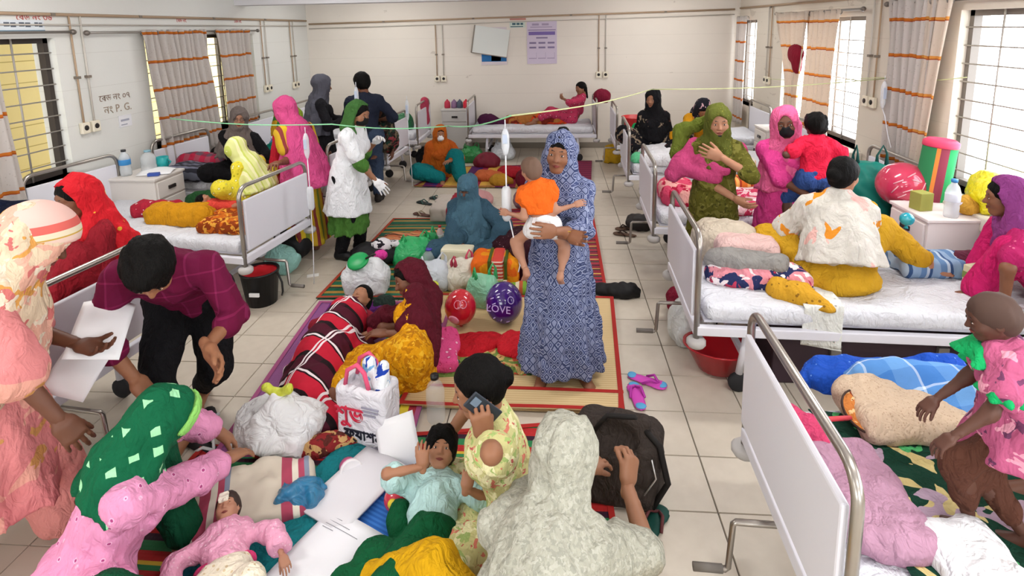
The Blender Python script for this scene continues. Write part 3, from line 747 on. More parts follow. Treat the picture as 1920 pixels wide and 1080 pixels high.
on_panel(s1, 'blue_edge', [(-.21, .21, -.05, -.035)], plain('#6b8ba0', .6, .2), 'l')
for y0, w in ((-.15, .1), (-.02, .1), (.12, .07)): on_panel(s1, 'text_block', [(y0, y0+w*.45, -.005, .03), (y0+w*.55, y0+w, -.01, .028)], plain('#5c6470', .6, .2), 'l')
s2 = empty('wall_lettering', (XL+.001, 4.5, 2.305), 0, 'red painted lettering under the left wall pipe', 'sign')
try_text('letters', 'েবড নং ৩৬', .075, plain('#c2605c', .7, .2), s2, Matrix.Translation((.002, 0, 0)) @ M_LW)
for yy, lab in ((6.4, 'red painted lettering above the wide left curtain'), (7.6, 'red painted lettering above the narrow left curtain')):
    s3 = empty('wall_lettering', (XL+.001, yy, 2.3), 0, lab, 'sign'); try_text('letters', 'েবড নং', .06, plain('#c2605c', .7, .2), s3, Matrix.Translation((.002, 0, 0)) @ M_LW)
s4 = empty('notice', (XL+.001, 5.25, 1.47), 0, 'brown smudged stencil lettering on the left wall beside the sockets', 'sign')
try_text('letters', 'েবড নং ০৭', .09, plain('#8a7466', .7, .2), s4, Matrix.Translation((.002, 0, .06)) @ M_LW); try_text('letters', 'নং P. G.', .11, plain('#a08f7e', .7, .2), s4, Matrix.Translation((.002, .02, -.06)) @ M_LW)
s5 = flat_panel('paper_slip', 'small white paper slip stuck below the stencil lettering', 'paper', (XL+.001, 5.34, 1.27), (.17, .12), plain('#e6e6ea', .7, .2), 'l', 0, .004)
on_panel(s5, 'text_line', [(-.06, .05, .0, .02), (-.06, .02, -.04, -.03)], plain('#a5a7b4', .7, .2), 'l', .004)
# outside the left window: the neighbouring wall, a bright opening and orange drapes
ow = empty('neighbour_building', (-7.4, 4, 0), 0, 'yellow tiled wall of the building seen through the near left window', 'building')
nt = NT('yellow_tile', .6, .3); nt.col(nt.ramp(nt.math('FRACT', nt.math('DIVIDE', nt.xyz(nt.co())[2], .3)), [(0, '#b9a35e'), (.04, '#e9d795')])); 
MB().box((-.2, -5, 0), (0, 14, 4.5)).build('tiled_wall', nt.m, ow)
MB().box((-.2, -5, 2.75), (2.74, 14, 2.9)).build('added_shade_roof', plain('#d8d2c4', .8, .2), ow)  # roof added overhead, out of view, to shade the yellow wall
MB().box((0, -5, 0), (2.7, 14, .05)).build('walkway', plain('#b9b09f', .8, .2), ow)
for y, w, c in ((.05, .34, '#e0902c'), (1.0, .3, '#d07f1e'), (-.9, .4, '#e09a3a')):
    F = Field(.03); F.skirt((.12, y, 1.75), (.12, y, .95), (.08, w*.5), (.1, w*.62), 8, .12); F.ell((.14, y, 1.72), (.08, .1, .12), .05); soft('orange_cloth', F, cloth(c), ow)
MB().box((.02, -.45, .4), (.3, -.1, .9)).build('carton', plain('#c79a5a', .8, .2), ow); MB().box((.02, .3, .35), (.3, .8, .85)).build('carton', plain('#bf8f4c', .8, .2), ow)
MB().box((.0, -1.6, .92), (.35, 1.6, .97)).build('ledge', plain('#efe9dc', .7, .2), ow)
for x, y in ((-2.6, -1.2), (1.2, -1.2), (-2.7, 1.2), (1.3, 1.2), (-2.8, 3.9), (1.4, 3.9), (-2.8, 6.5), (1.4, 6.5), (-2.9, 8.6), (1.7, 8.6)):  # rows of tubes added above the frame for steady room light
    e = added_tube_light(x, y, True, {6.5: .5, 8.6: .7}.get(y, 1.1)); where = ('left' if x < -1.5 else 'right' if x > 0 else 'back')
    props(e, 'added white ceiling tube light in the %s row, %s' % (where, {-1.2: 'behind the camera', 1.2: 'over the entrance end', 3.9: 'over the nearest beds', 6.5: 'over the middle beds', 8.6: 'by the back wall'}[y]), 'added lamp', 'added ceiling tube lights')
    MB().box((-.62, -.04, 0), (.62, .04, .06), bev=.008).build('added_fixture', plain('#e4e4e2', .5, .3), e)
    em = NT('added_tube_glow_mat'); em.b.inputs['Emission Color'].default_value = (1, .985, .95, 1); em.b.inputs['Emission Strength'].default_value = 6.0
    MB().tube([(-.59, 0, -.03), (.59, 0, -.03)], .014, 8).build('tube', em.m, e)
# ------------------------------------------------------------------ beds
M_STEEL = plain('#a8a29b', .28, .6, .85); M_WHITE = plain('#dddce4', .45, .35); M_RUB = plain('#2b2b2d', .7, .2)
SHEET = cloth('#d9dae0', .05, .8, .45, 14)
def rail_pts(w, z0, z1, r=.09, n=5):
    pts = [(0, -w, z0)]
    for i in range(n+1):
        a = PI/2*i/n; pts.append((0, -w+r-r*math.cos(a), z1-r+r*math.sin(a)))
    for i in range(n+1):
        a = PI/2*i/n; pts.append((0, w-r+r*math.sin(a), z1-r+r*math.cos(a)))
    return pts+[(0, w, z0)]
def bed(label, loc, rz, L=2.05, w=.435, mat_label=None, sheet=None, head=True, mz=.57):
    b = empty('hospital_bed', loc, rz, label, 'bed', 'ward beds')
    for x, nm in ((0, 'foot'), (L, 'head')):
        if x and not head: continue
        MB().tube([(x+p[0], p[1], p[2]) for p in rail_pts(w, .34, 1.0)], .017, 8).build(nm+'_rail', M_STEEL, b)
        px = x-.03 if x == 0 else x-.012
        MB().box((px, -w+.02, .5), (px+.024, w-.02, .9), bev=.008).build(nm+'_panel', M_WHITE, b)
        MB().box((x-.02, -w, .4), (x+.02, w, .46), bev=.006).build('end_beam', M_WHITE, b)
    for s in (-1, 1):
        MB().box((0, s*w-.02, .4), (L, s*w+.02, .455), bev=.006).build('side_rail', M_WHITE, b)
        for x in (.0, L):
            MB().lathe([(0, .33), (.045, .33), (.055, .345), (.055, .365), (.04, .38), (0, .38)], 14, (x, s*w, 0)).build('bumper', plain('#b9b6b4', .5, .3), b)
        for x in (.3, L-.3):
            MB().tube([(x, s*(w-.06), .4), (x-.03 if x < 1 else x+.03, s*(w-.08), .12)], .022, 8).build('leg', M_WHITE, b)
            c = MB().lathe([(0, -.016), (.05, -.018), (.06, -.01), (.06, .01), (.05, .018), (0, .016)], 16, M=Matrix.Translation((x-.03 if x < 1 else x+.03, s*(w-.08), .061)) @ Matrix.Rotation(PI/2, 4, 'X')).build('wheel', M_RUB, b)
    for x in (.3, L-.3): MB().box((x-.015, -w+.06, .2), (x+.015, w-.06, .23)).build('cross_bar', M_WHITE, b)
    MB().box((.05, -w+.04, .455), (L-.05, w-.04, .47)).build('deck', M_WHITE, b)
    cr = MB().tube([(.25, .12, .3), (-.12, .12, .3), (-.13, .12, .29), (-.14, .12, .1), (-.15, .12, .09), (-.27, .12, .09)], [.012]*6, 8).build('crank', M_STEEL, b)
    MB().tube([(-.16, .12, .09), (-.27, .12, .09)], .016, 8).build('grip', plain('#77716b', .5, .4), cr)
    if mat_label:
        m = empty('mattress', (loc[0], loc[1], .47), rz, mat_label, 'mattress', 'sheeted mattresses')
        F = Field(.036); F.box((L/2, 0, (mz-.47)/2), (L/2-.05, w-.005, (mz-.47)/2), .035); soft('sheet_cover', F, sheet or SHEET, m, [(.009, 12, 2), (.006, 30, 7), (.003, 60, 9)])
    return b
LBED = {'L1': ((-2.36, 2.45), 6), 'L2': ((-2.3, 4.27), 8), 'L3': ((-2.26, 5.78), 6), 'L4': ((-2.18, 7.4), 4), 'L5': ((-2.1, 8.68), 0)}
RBED = {'R1': ((.79, 1.74), -2), 'R2': ((.82, 3.43), -2), 'R3': ((.855, 5.0), -2), 'R4': ((.865, 6.68), -2), 'R5': ((.9, 8.3), -1)}
BL = {'L1': 'nearest white hospital bed on the left, the man in maroon beside it', 'L2': 'hospital bed on the left with tall white foot panel beside the black bucket', 'L3': 'hospital bed on the left under the curtained window',
      'L4': 'hospital bed on the left behind the nurse in white coat', 'L5': 'hospital bed in the far left corner with pink cloth on its rail',
      'R1': 'nearest hospital bed on the right with crank and slanting white foot panel', 'R2': 'hospital bed on the right with the red basin under its foot end', 'R3': 'hospital bed on the right where the woman in olive stands', 'R4': 'hospital bed on the right below the woman in black scarf', 'R5': 'hospital bed in the far right corner by the back wall'}
for k, ((x, y), a) in LBED.items(): bed(BL[k], (x, y, 0), PI-D(a), mat_label='white sheeted mattress on the '+BL[k].replace('white ', '').split(' with')[0].split(', the')[0])
for k, ((x, y), a) in RBED.items(): bed(BL[k], (x, y, 0), D(a), L=2.1, mat_label='white sheeted mattress on the '+BL[k].split(' with')[0])
bed('hospital bed standing lengthwise against the back wall under the posters', (-1.38, 9.15, 0), 0, mat_label='white sheeted mattress on the bed along the back wall')
# ------------------------------------------------------------------ lockers
def locker(label, loc, rz, w=.46, d=.46, h=.78, mat=None):
    m = mat or plain('#ded8d2', .5, .3); e = empty('bedside_locker', loc, rz, label, 'cabinet', 'bedside lockers')
    MB().box((-w/2, 0, .06), (w/2, d, h-.025), bev=.006).build('body', m, e)
    MB().box((-w/2-.012, -.015, h-.025), (w/2+.012, d+.01, h), bev=.006).build('top', m, e)
    for sx in (-1, 1):
        for y in (.04, d-.04): MB().box((sx*(w/2-.04)-.018, y-.018, 0), (sx*(w/2-.04)+.018, y+.018, .06)).build('foot', plain('#5a5552', .6, .3), e)
    dr = MB().box((-w/2+.02, -.016, h-.21), (w/2-.02, .0, h-.045), bev=.005).build('drawer', m, e)
    MB().box((-.05, -.03, h-.145), (.05, -.012, h-.11), bev=.004).build('handle', plain('#26211f', .4, .4), dr)
    do = MB().box((-w/2+.02, -.016, .09), (w/2-.02, .0, h-.23), bev=.005).build('door', m, e)
    MB().box((-w/2+.05, -.03, h-.4), (-w/2+.075, -.012, h-.32), bev=.004).build('handle', plain('#26211f', .4, .4), do)
    return e
locker('grey white bedside locker with water bottles on top by the left wall', (-3.82, 5.08, 0), PI/2, .42, .46)
locker('white bedside locker with bottle and box beside the seated woman on right', (2.56, 4.05, 0), -PI/2, .42, .5, .8, plain('#e6dcd8', .5, .3))
locker('tall grey locker with red things on it against the back wall', (-1.7, 9.3, 0), 0, .46, .44, .78, plain('#c9c6c2', .5, .3))
locker('grey locker almost hidden between the two far right beds', (2.75, 7.5, 0), -PI/2, .42, .4)
# ------------------------------------------------------------------ curtains
def curtain_mat(name, base, band, seq):
    t = NT(name, .85, .1); z = t.xyz(t.co())[2]
    f = t.math('FRACT', t.math('ADD', t.math('DIVIDE', z, .31), t.math('MULTIPLY', t.noise(t.co((1, 5, 1)), 2.5, 2), .12)))
    lace = t.ramp(t.vor(t.co(), 38, 'F1'), [(0, base[1]), (.25, base[0])], False)
    c = t.mix(t.math('LESS_THAN', f, .07), lace, band); c = t.mix(t.math('GREATER_THAN', f, .97), c, '#b0582f')
    t.col(c); tr = t.n.new('ShaderNodeBsdfTranslucent'); t.l(c, tr.inputs[0]); mx = t.n.new('ShaderNodeMixShader'); mx.inputs[0].default_value = .3
    out = t.n['Material Output']; t.l(t.b.outputs[0], mx.inputs[1]); t.l(tr.outputs[0], mx.inputs[2]); t.l(mx.outputs[0], out.inputs[0]); return t.m
M_CUR = curtain_mat('curtain_grey', ('#d4cdc8', '#b5aba4'), '#cf7a30', 0); M_CURW = curtain_mat('curtain_pale', ('#ddd0c2', '#c6b5a5'), '#e0a050', 0)
def curtain(label, X, sx, top, bot, z1, z0, nf, mat, amp=.03, mid=None):
    """top/bot=(y0,y1); sx: +1 hangs on the left wall, -1 on the right"""
    e = empty('curtain', (X, 0, 0), 0, label, 'curtain', 'orange banded curtains')
    def fn(u, v):
        z = z1+(z0-z1)*v; q = v
        y0 = top[0]+(bot[0]-top[0])*q; y1 = top[1]+(bot[1]-top[1])*q
        if mid:
            m0, m1, mv = mid; q2 = math.exp(-((v-mv)/.28)**2); y0 += (m0-y0)*q2; y1 += (m1-y1)*q2
        uu = u+.02*math.sin(9*u+4*v); fo = math.sin(uu*nf*2*PI)+.35*math.sin(uu*nf*3.3*PI+2*v)
        return Vector((sx*(.05+amp*(1+.3*v))+amp*fo*sx, y0+(y1-y0)*u, z+.008*math.sin(14*u)))
    o = MB().sheet(fn, nf*9, 26).build('cloth_panel', mat, e); solid(o, .003)
    for i in range(nf):
        y = top[0]+(top[1]-top[0])*(i+.5)/nf
        MB().tube([(sx*.06+.028*math.cos(a), y, z1-.03+.028*math.sin(a)) for a in [2*PI*k/10 for k in range(11)]], .006, 5, False).build('ring', M_ALU, e)
def rod(label, X, sx, y0, y1, z):
    e = empty('curtain_rod', (X+sx*.06, y0, z), 0, label, 'curtain rod', 'curtain rods'); MB().tube([(0, 0, 0), (0, y1-y0, 0)], .012, 8).build('bar', plain('#8f8a84', .4, .5, .5), e)
    for y in (0, y1-y0): MB().lathe([(0, -.03), (.02, -.02), (.026, 0), (.02, .02), (0, .03)], 10, M=Matrix.Translation((0, y, 0)) @ Matrix.Rotation(PI/2, 4, 'X')).build('finial', plain('#77706a', .4, .5, .5), e)
rod('curtain rod over the near left window', XL, 1, 2.6, 4.8, 2.18); rod('curtain rod over the curtained left window', XL, 1, 4.95, 8.0, 2.17)
rod('curtain rod over the near right window', XR, -1, 2.4, 5.5, 2.3); rod('curtain rod over the middle right window', XR, -1, 5.9, 8.1, 2.27)
curtain('wide grey curtain with orange bands on the left window', XL, 1, (5.62, 6.7), (5.72, 6.85), 2.19, .72, 11, M_CUR)
curtain('narrow grey curtain with orange bands on the left window', XL, 1, (6.92, 7.75), (7.0, 7.75), 2.19, .85, 7, M_CUR)
curtain('curtain gathered at the frame edge of the near left window', XL, 1, (3.55, 4.02), (3.4, 4.1), 2.17, .7, 5, M_CUR)
curtain('dark gathered curtain beside the near right window', XR, -1, (4.74, 5.42), (4.78, 5.3), 2.33, .62, 6, M_CUR, .035)
curtain('pale sheer curtain edge beside the near right window', XR-.04, -1, (4.55, 4.85), (4.74, 4.9), 2.33, .62, 3, M_CURW, .02)
curtain('pale backlit curtain on the middle right window', XR, -1, (6.3, 7.1), (6.4, 7.1), 2.28, .8, 6, M_CURW, .025)
curtain('pulled back curtain at the far side of middle right window', XR-.02, -1, (7.0, 8.0), (7.1, 7.35), 2.28, .8, 5, M_CURW, .03, (7.15, 7.5, .75))
curtain('narrow curtain in the far right corner', XR, -1, (9.2, 9.72), (9.2, 9.7), 2.26, .5, 4, M_CUR, .03)
tied = empty('cloth_bundle', (XR-.12, 7.25, 1.7), 0, 'dark red cloth tucked into the middle right curtain', 'cloth'); F = Field(.02); F.ell((0, 0, .06), (.07, .16, .12), .03).ell((0, -.05, -.08), (.05, .08, .1), .05); soft('cloth_fold', F, cloth('#8e1f33'), tied, [(.012, 25, 3)])
# ------------------------------------------------------------------ floor mats
def mat_floor(label, pts, mat, z=.004, edge=None, name='floor_mat', t=.008, wob_=.004, group='woven floor mats', n=26):
    """pts: four corners a,b,c,d (x,y); local x runs a->b, local y a->d"""
    a, b, c, d = [Vector((p[0], p[1], 0)) for p in pts]; ax = (b-a); rz = math.atan2(ax.y, ax.x)
    e = empty(name, (a.x, a.y, z), rz, label, 'mat', group); R = Matrix.Rotation(-rz, 4, 'Z'); q = [R @ (p-a) for p in (a, b, c, d)]
    rs = np.random.RandomState(len(label)); ph = rs.rand(4)*6
    def fn(u, v):
        p = q[0]*(1-u)*(1-v)+q[1]*u*(1-v)+q[2]*u*v+q[3]*(1-u)*v
        return Vector((p.x, p.y, t+wob_*(1+math.sin(5*p.x+ph[0])*math.sin(4*p.y+ph[1]))))
    solid(MB().sheet(fn, n, n).build('weave', mat, e), t, 1.0)
    if edge:
        L = [fn(i/20, 0) for i in range(21)]+[fn(1, i/20) for i in range(1, 21)]+[fn(1-i/20, 1) for i in range(1, 21)]+[fn(0, 1-i/20) for i in range(1, 21)]
        mb = MB(); 
        for k in range(4):
            seg = L[k*20:k*20+21]; nrmv = ((seg[-1]-seg[0]).cross(Vector((0, 0, 1)))).normalized()*-.028
            V = []
            for p in seg: V += [p+Vector((0, 0, t+.003)), p+nrmv+Vector((0, 0, t+.003))]
            mb.add(V, [(2*i, 2*i+1, 2*i+3, 2*i+2) for i in range(20)])
        mb.build('border', edge, e)
    return e
RED_E = plain('#a82a26', .7, .2)
M_TAN = stripes('tan_reed', [(0, '#ccb082'), (.5, '#d9c194'), (.8, '#c3a676')], .02, 1, .65)
M_RB = stripes('red_black', [(0, '#8c2338'), (.2, '#201c1f'), (.27, '#c49a52'), (.33, '#8c2338'), (.5, '#3a1f2e'), (.58, '#a03040'), (.75, '#1d4a3a'), (.82, '#8c2338'), (.93, '#d9b65a')], .3, 1, .6, fine=60)
M_GRN = stripes('green_rows', [(0, '#1f5d45'), (.22, '#a8823c'), (.34, '#1f5d45'), (.5, '#39322c'), (.56, '#b98d44'), (.66, '#2a6b4e'), (.84, '#8c6b38'), (.92, '#17453a')], .34, 1, .55, fine=60)
M_PGY = stripes('purple_green_yellow', [(0, '#8a4f84'), (.13, '#8a4f84'), (.2, '#2f9467'), (.38, '#2f9467'), (.42, '#7a9a2f'), (.46, '#d8c33a'), (.62, '#d8c33a'), (.66, '#3d5a32'), (.7, '#d8c33a'), (.8, '#a02f3c'), (.9, '#7d4a86')], .52, 0, .5, fine=60)
M_FAR = stripes('far_rows', [(0, '#c49a46'), (.25, '#57235c'), (.5, '#3a2a6a'), (.62, '#8c2340'), (.8, '#d0a448')], .5, 0, .6, fine=60)
M_MAR = stripes('maroon_rows', [(0, '#7c2140'), (.4, '#5d1d3e'), (.7, '#8e3050')], .12, 1, .7)
mat_floor('tan reed mat with red edge under the standing woman', [(-1.0, 2.81), (.385, 2.81), (.462, 4.16), (-.95, 4.16)], M_TAN, edge=RED_E)
mat_floor('folded flap of tan reed mat lying on the tan mat', [(-.9, 2.8), (.375, 2.8), (.395, 2.98), (-.88, 2.99)], M_TAN, .022, edge=RED_E)
mat_floor('red and black striped mat behind the standing woman', [(-.9, 4.25), (.426, 4.3), (.446, 6.3), (-.9, 6.3)], M_RB, edge=RED_E)
mat_floor('green striped mat along the left aisle', [(-1.93, 4.06), (-.6, 4.1), (-.5, 6.0), (-1.84, 5.95)], M_GRN, .002, edge=plain('#a8452f', .7, .2))
mat_floor('purple green and yellow striped mat under the plaid blanket', [(-1.75, 2.37), (-.75, 2.42), (-.8, 4.02), (-1.875, 4.0)], M_PGY, .006, edge=plain('#a0507c', .7, .2))
mat_floor('striped yellow and purple mat under the orange shawled woman', [(-1.93, 7.25), (.1, 7.2), (.1, 8.5), (-1.6, 8.3)], M_FAR, edge=plain('#7c2140', .7, .2))
mat_floor('maroon mat spread in the aisle before the back bed', [(.0, 7.0), (.47, 7.0), (.6, 8.7), (.05, 8.7)], M_MAR, .012)
M_NEAR = stripes('near_rows', [(0, '#b02a2a'), (.12, '#2f7d4c'), (.22, '#d6b13c'), (.3, '#b02a2a'), (.5, '#2f7d4c'), (.7, '#3a2030'), (.85, '#b02a2a')], .22, 1, .55, fine=60)
mat_floor('red and green striped mat under the people nearest the camera', [(-1.9, 1.1), (.3, 1.1), (.235, 2.75), (-1.85, 2.45)], M_NEAR, .001, edge=RED_E)
# ------------------------------------------------------------------ cloths on beds, lying soft things
def pile(name, label, cat, loc, prims, mat, noise=((.018, 16, 3), (.011, 34, 8), (.005, 75, 5)), h=.017, rz=0, group=None, parts=()):
    """a soft thing from ellipsoids: prims=[(centre, radii)] or cones [(a,b,ra,rb)]"""
    e = empty(name, loc, rz, label, cat, group); F = Field(h)
    for p in prims:
        if len(p) == 2: F.ell(p[0], p[1], .04)
        elif p[0] == 'box': F.box(p[1], p[2], p[3], .03, p[4] if len(p) > 4 else None)
        else: F.cone(p[0], p[1], p[2], p[3], .04)
    F.plane((0, 0, 0), (0, 0, -1)); soft('cloth_body' if cat in ('blanket', 'cloth', 'pillow') else 'body', F, mat, e, list(noise))
    return e
def drape(name, label, cat, loc, size, mat, z=.015, amp=.015, fr=9, rz=0, hang=None, seed=1, n=30, t=.006):
    """a thin laid cloth with waves; hang=(edge, drop): bends down over that edge"""
    e = empty(name, loc, rz, label, cat); w, d = size; rs = np.random.RandomState(seed); a = rs.randn(6, 2)*fr; ph = rs.rand(6)*6
    def fn(u, v):
        x, y = (u-.5)*w, (v-.5)*d
        zz = z+amp*sum(math.sin(a[i][0]*x+a[i][1]*y+ph[i]) for i in range(6))/3.0
        x += .03*math.sin(7*y+ph[0])*w; y += .03*math.sin(6*x+ph[1])*d
        if hang:
            lim, dr = hang
            if y < lim: k = lim-y; zz -= min(k, dr)*1.0-.0; y = lim-.012-.02*math.sin(8*x)*(k/dr)-.02
        return Vector((x, y, max(zz, .002) if not hang else zz))
    solid(MB().sheet(fn, n, n).build('cloth_sheet', mat, e), t); return e
# ------------------------------------------------------------------ the people in the ward
def wl_(loc, yaw):
    R = Rz(-D(yaw)); l = A(loc); return lambda x, y, z: tuple(R @ (A((x, y, z))-l))
def glove(J, parent, q, mat, kind, lod=0, name='glove'):
    hv, hq, hi = tpl(kind, lod); fd = J.hpose[q][1]; M = frame(fd if fd is not None else J.wr[q]-J.el[q], -J.palm[q]); v = hv*1.06; v[:, 2] *= 1.12
    if q == 'r': v[:, 0] *= -1; hq = hq[:, ::-1]
    return mesh_obj(name, (v*J.s) @ M.T+J.wr[q], hq, mat, parent, True)
def shoes(J, parent, mat, which='lr', lod=0, name='shoe'):
    for q in which:
        td = nrm(J.toe[q]); M = frame(td, (0, 0, 1)); s = J.s; F = Field(.011)
        P = lambda x, y, z: J.an[q]+M @ A((x, y, z))*s
        F.cone(P(0, -.03, -.04), P(0, .06, -.04), .04*s, .042*s, .03).cone(P(0, .06, -.045), P(.005, .155, -.052), .042*s, .03*s, .03).cone(P(0, -.02, -.03), P(0, -.015, .0), .04*s, .042*s, .02)
        F.plane(P(0, 0, -.076), -M[:, 2]); soft(name, F, mat, parent)
SK = ['#8f6248', '#7a4f39', '#9c6e52', '#66402e', '#a97a5f', '#56362a']
def lattice(name, stops, sc, base):
    k = ('la', name)
    if k not in _M:
        t = NT('lattice_'+name, .85, .15); v = t.n.new('ShaderNodeTexVoronoi'); v.distance = 'MANHATTAN'; v.inputs['Scale'].default_value = sc; v.inputs['Randomness'].default_value = 0.0
        t.l(t.co((1, 1, .8)), v.inputs['Vector']); t.col(t.ramp(v.outputs[0], stops)); t.bump(t.noise(t.co((1, 1, .4)), 18, 4, .5), .5, .015); _M[k] = t.m
    return _M[k]
BLUE_D = lattice('blue', [(0, '#a3a9c0'), (.16, '#343d60'), (.36, '#8088a6'), (.5, '#434d74'), (.66, '#9098b4'), (.8, '#384266'), (1.0, '#8189a8')], 23, 0)
# standing woman with the baby
l0 = (.03, 3.17, 0); y0 = 176; w = wl_(l0, y0)
e = person('woman in blue diamond print maxi dress standing and holding a baby', l0, y0)
J = pose(pelvis=(0, 0, .83), lean=-2, head=(-10, 2, -5), hr=(w(.08, 2.9, 1.02), (.6, -.2, -.9), w(.03, 2.17, .5), 'cup'), hl=(w(-.0, 2.86, 1.06), (-.6, -.2, -.9), w(.03, 4.17, -.2), 'cup'),
         fl=((-.13, .02, .075), (0, 1, 0), (-.5, 1, 0)), fr=((.1, .06, .075), (0, 1, 0), (.15, 1, 0)))
body(J, e, SK[0], lg=False); top(J, e, BLUE_D, 1.25, skirt=((0, .0, .1), (.255, .215), 10, .08), name='maxi_dress', o=.016)
hair(J, e, 'topbun'); scarf(J, e, BLUE_D, 'loose', cape=(.17, .18, .13, 7, (0, -.03, 0)), opening=(.078, .112), oy=-.012, o=.01)
MB().tube([J.wr['r']+A((math.cos(a)*.03, math.sin(a)*.01, math.sin(a)*.03)) for a in [k*PI/6 for k in range(13)]], .004, 5).build('bangle', plain('#c9a04a', .3, .6, .8), e)
l1 = (-.1, 2.95, .78); y1 = 12; w = wl_(l1, y1)
e = person('baby in orange top and white nappy held against the woman in blue', l1, y1)
J = pose(s=.5, hs=1.2, pelvis=w(-.06, 2.95, 1.07), lean=6, side=-10, head=(25, 10, -8), hr=(w(.11, 2.98, 1.17), (.3, -.3, -1)), hl=(w(-.26, 2.95, 1.13), (-.3, -.3, -1)),
         fl=(w(-.16, 2.9, .81), (-.4, .6, 0), (-.1, .8, -.6)), fr=(w(.03, 2.88, .8), (.4, .6, 0), (.3, .8, -.6)))
body(J, e, '#b0826a', headk='headc'); top(J, e, cloth('#e8681e'), .2, .01, name='top', bust=False, hem=(J.waist+A((0, 0, .005)), (0, 0, -1)))
hair(J, e, 'fuzz', plain('#6b5447', .7, .2))
F = Field(.008); F.cone(J.hip['l'], J.hip['r'], .062, .062, .03).cone(J.pel, J.pel+J.T[:, 2]*.04, .06, .056, .03); [F.cone(J.hip[q], J.hip[q]*.75+J.kn[q]*.25, .054, .05, .02) for q in 'lr']; soft('nappy', F, cloth('#f1f1f3'), e)
# nurse
l0 = (-1.97, 4.98, 0); y0 = -92; w = wl_(l0, y0)
e = person('nurse in white coat over green dress with black mask and gloves', l0, y0)
J = pose(s=.99, pelvis=(0, 0, .82), lean=14, head=(-18, 18, 0), hr=(w(-1.64, 4.86, .76), (.3, -1, .2), (-.3, -.4, .0), 'flat'), hl=(w(-1.72, 5.12, 1.08), (-.4, -1, -.5), (.5, 0, -.8), 'hold'),
         fr=(w(-2.03, 4.86, .075), (0, 1, 0), (.1, 1, 0)), fl=(w(-1.93, 5.1, .075), (0, 1, 0), (-.1, 1, 0)))
body(J, e, SK[2], lg=False, feet=False); trousers(J, e, cloth('#17171a'), hips=False); shoes(J, e, plain('#131315', .5, .3))
top(J, e, cloth('#4c7a34'), 1.2, .012, name='dress', skirt=((0, -.02, .26), (.2, .19), 9, .08))
top(J, e, cloth('#eceef2', .04), .72, .026, name='white_coat', noise=(.006, 30), skirt=((0, -.01, .45), (.228, .222), 8, .025))
scarf(J, e, cloth('#3f6a35'), 'loose', o=.012, opening=(.095, .14), oy=.03, set_back=True); hair(J, e, 'cap'); mask(J, e, plain('#15181a', .7, .2))
glove(J, e, 'r', cloth('#f0f0f2', .03), 'flat'); glove(J, e, 'l', cloth('#f0f0f2', .03), 'hold')
# woman in pink scarf at the rail
STRY = stripes('yellow_green', [(0, '#d7b52c'), (.3, '#7d8a35'), (.55, '#c9a12c'), (.8, '#8a3a3a')], .16, 0, .85)
l0 = (-2.42, 5.0, 0); y0 = 62; w = wl_(l0, y0)
e = person('woman seen from behind in a long pink scarf at the bed rail', l0, y0)
J = pose(s=1.02, pelvis=(0, 0, .83), lean=8, head=(15, 25, 0), hl=(w(-2.44, 4.62, 1.0), (-.1, -.4, -1), (0, 0, -1), 'hold'))
body(J, e, SK[1], lod=1, lg=False); top(J, e, STRY, .6, name='dress', lod=1, skirt=((0, 0, .12), (.22, .19), 9, .09))
scarf(J, e, cloth('#cf4f86'), 'hijab', cape=(.62, .26, .2, 9, (.02, -.06, 0)), lod=1)
l0 = (-2.62, 5.3, 0); y0 = -150; w = wl_(l0, y0)
e = person('girl in red with a lime green headscarf behind the pink scarf', l0, y0)
J = pose(s=.93, pelvis=(0, 0, .76), lean=4, head=(10, 10, 0)); body(J, e, SK[1], lod=1, lg=False); top(J, e, cloth('#c42436'), 1.4, name='dress', lod=1, skirt=((0, 0, .12), (.22, .18), 9))
scarf(J, e, printed('lime', '#7f9a2a', [(.2, '#c9c04a')], 30), 'hijab', lod=1)
# two standing beyond, with a child
l0 = (-2.85, 6.5, 0); y0 = -60; w = wl_(l0, y0)
e = person('woman in grey hijab and black gown standing near the left corner', l0, y0)
J = pose(s=1.06, pelvis=(0, 0, .87), head=(0, 12, 0), hr=(w(-2.5, 6.45, 1.06), (.5, -1, -.5), (0, 0, 1), 'hold'), hl=(w(-2.52, 6.62, 1.04), (-.5, -1, -.5), (0, 0, 1), 'hold'))
body(J, e, SK[0], lod=1, lg=False); top(J, e, cloth('#1b1a1e'), 1.9, lod=1, name='gown', skirt=((0, 0, .06), (.24, .21), 10)); scarf(J, e, cloth('#55555f'), 'hijab', cape=(.42, .23, .18, 8, (0, -.05, 0)), lod=1)
l0 = (-2.32, 6.62, 0); y0 = 15; w = wl_(l0, y0)
e = person('man in navy shirt and jeans standing with his back turned', l0, y0)
J = pose(s=1.07, pelvis=(0, 0, .88), sw=1.1, head=(25, 20, 0), hl=(w(-2.45, 6.85, 1.05), (-1, -.5, -.5), (0, 0, 1), 'hold'), hr=(w(-2.2, 6.85, 1.02), (1, -.5, -.5), (0, 0, 1), 'hold'))
body(J, e, SK[1], lod=1, feet=False); trousers(J, e, cloth('#39475e'), lod=1); top(J, e, cloth('#232838'), 1.2, .014, lod=1, name='shirt', bust=False); hair(J, e, 'short', lod=1); shoes(J, e, plain('#2a2523'))
DKP = blot('dark_camo', '#26231f', [(14, .55, '#6a5a48', 1), (18, .58, '#1d3a30', 4), (16, .6, '#8a3a40', 7)])
l0 = (-2.2, 7.0, .57); y0 = 160; w = wl_(l0, y0)
e = person('child in dark patterned wrap seated on the bed behind the nurse', l0, y0)
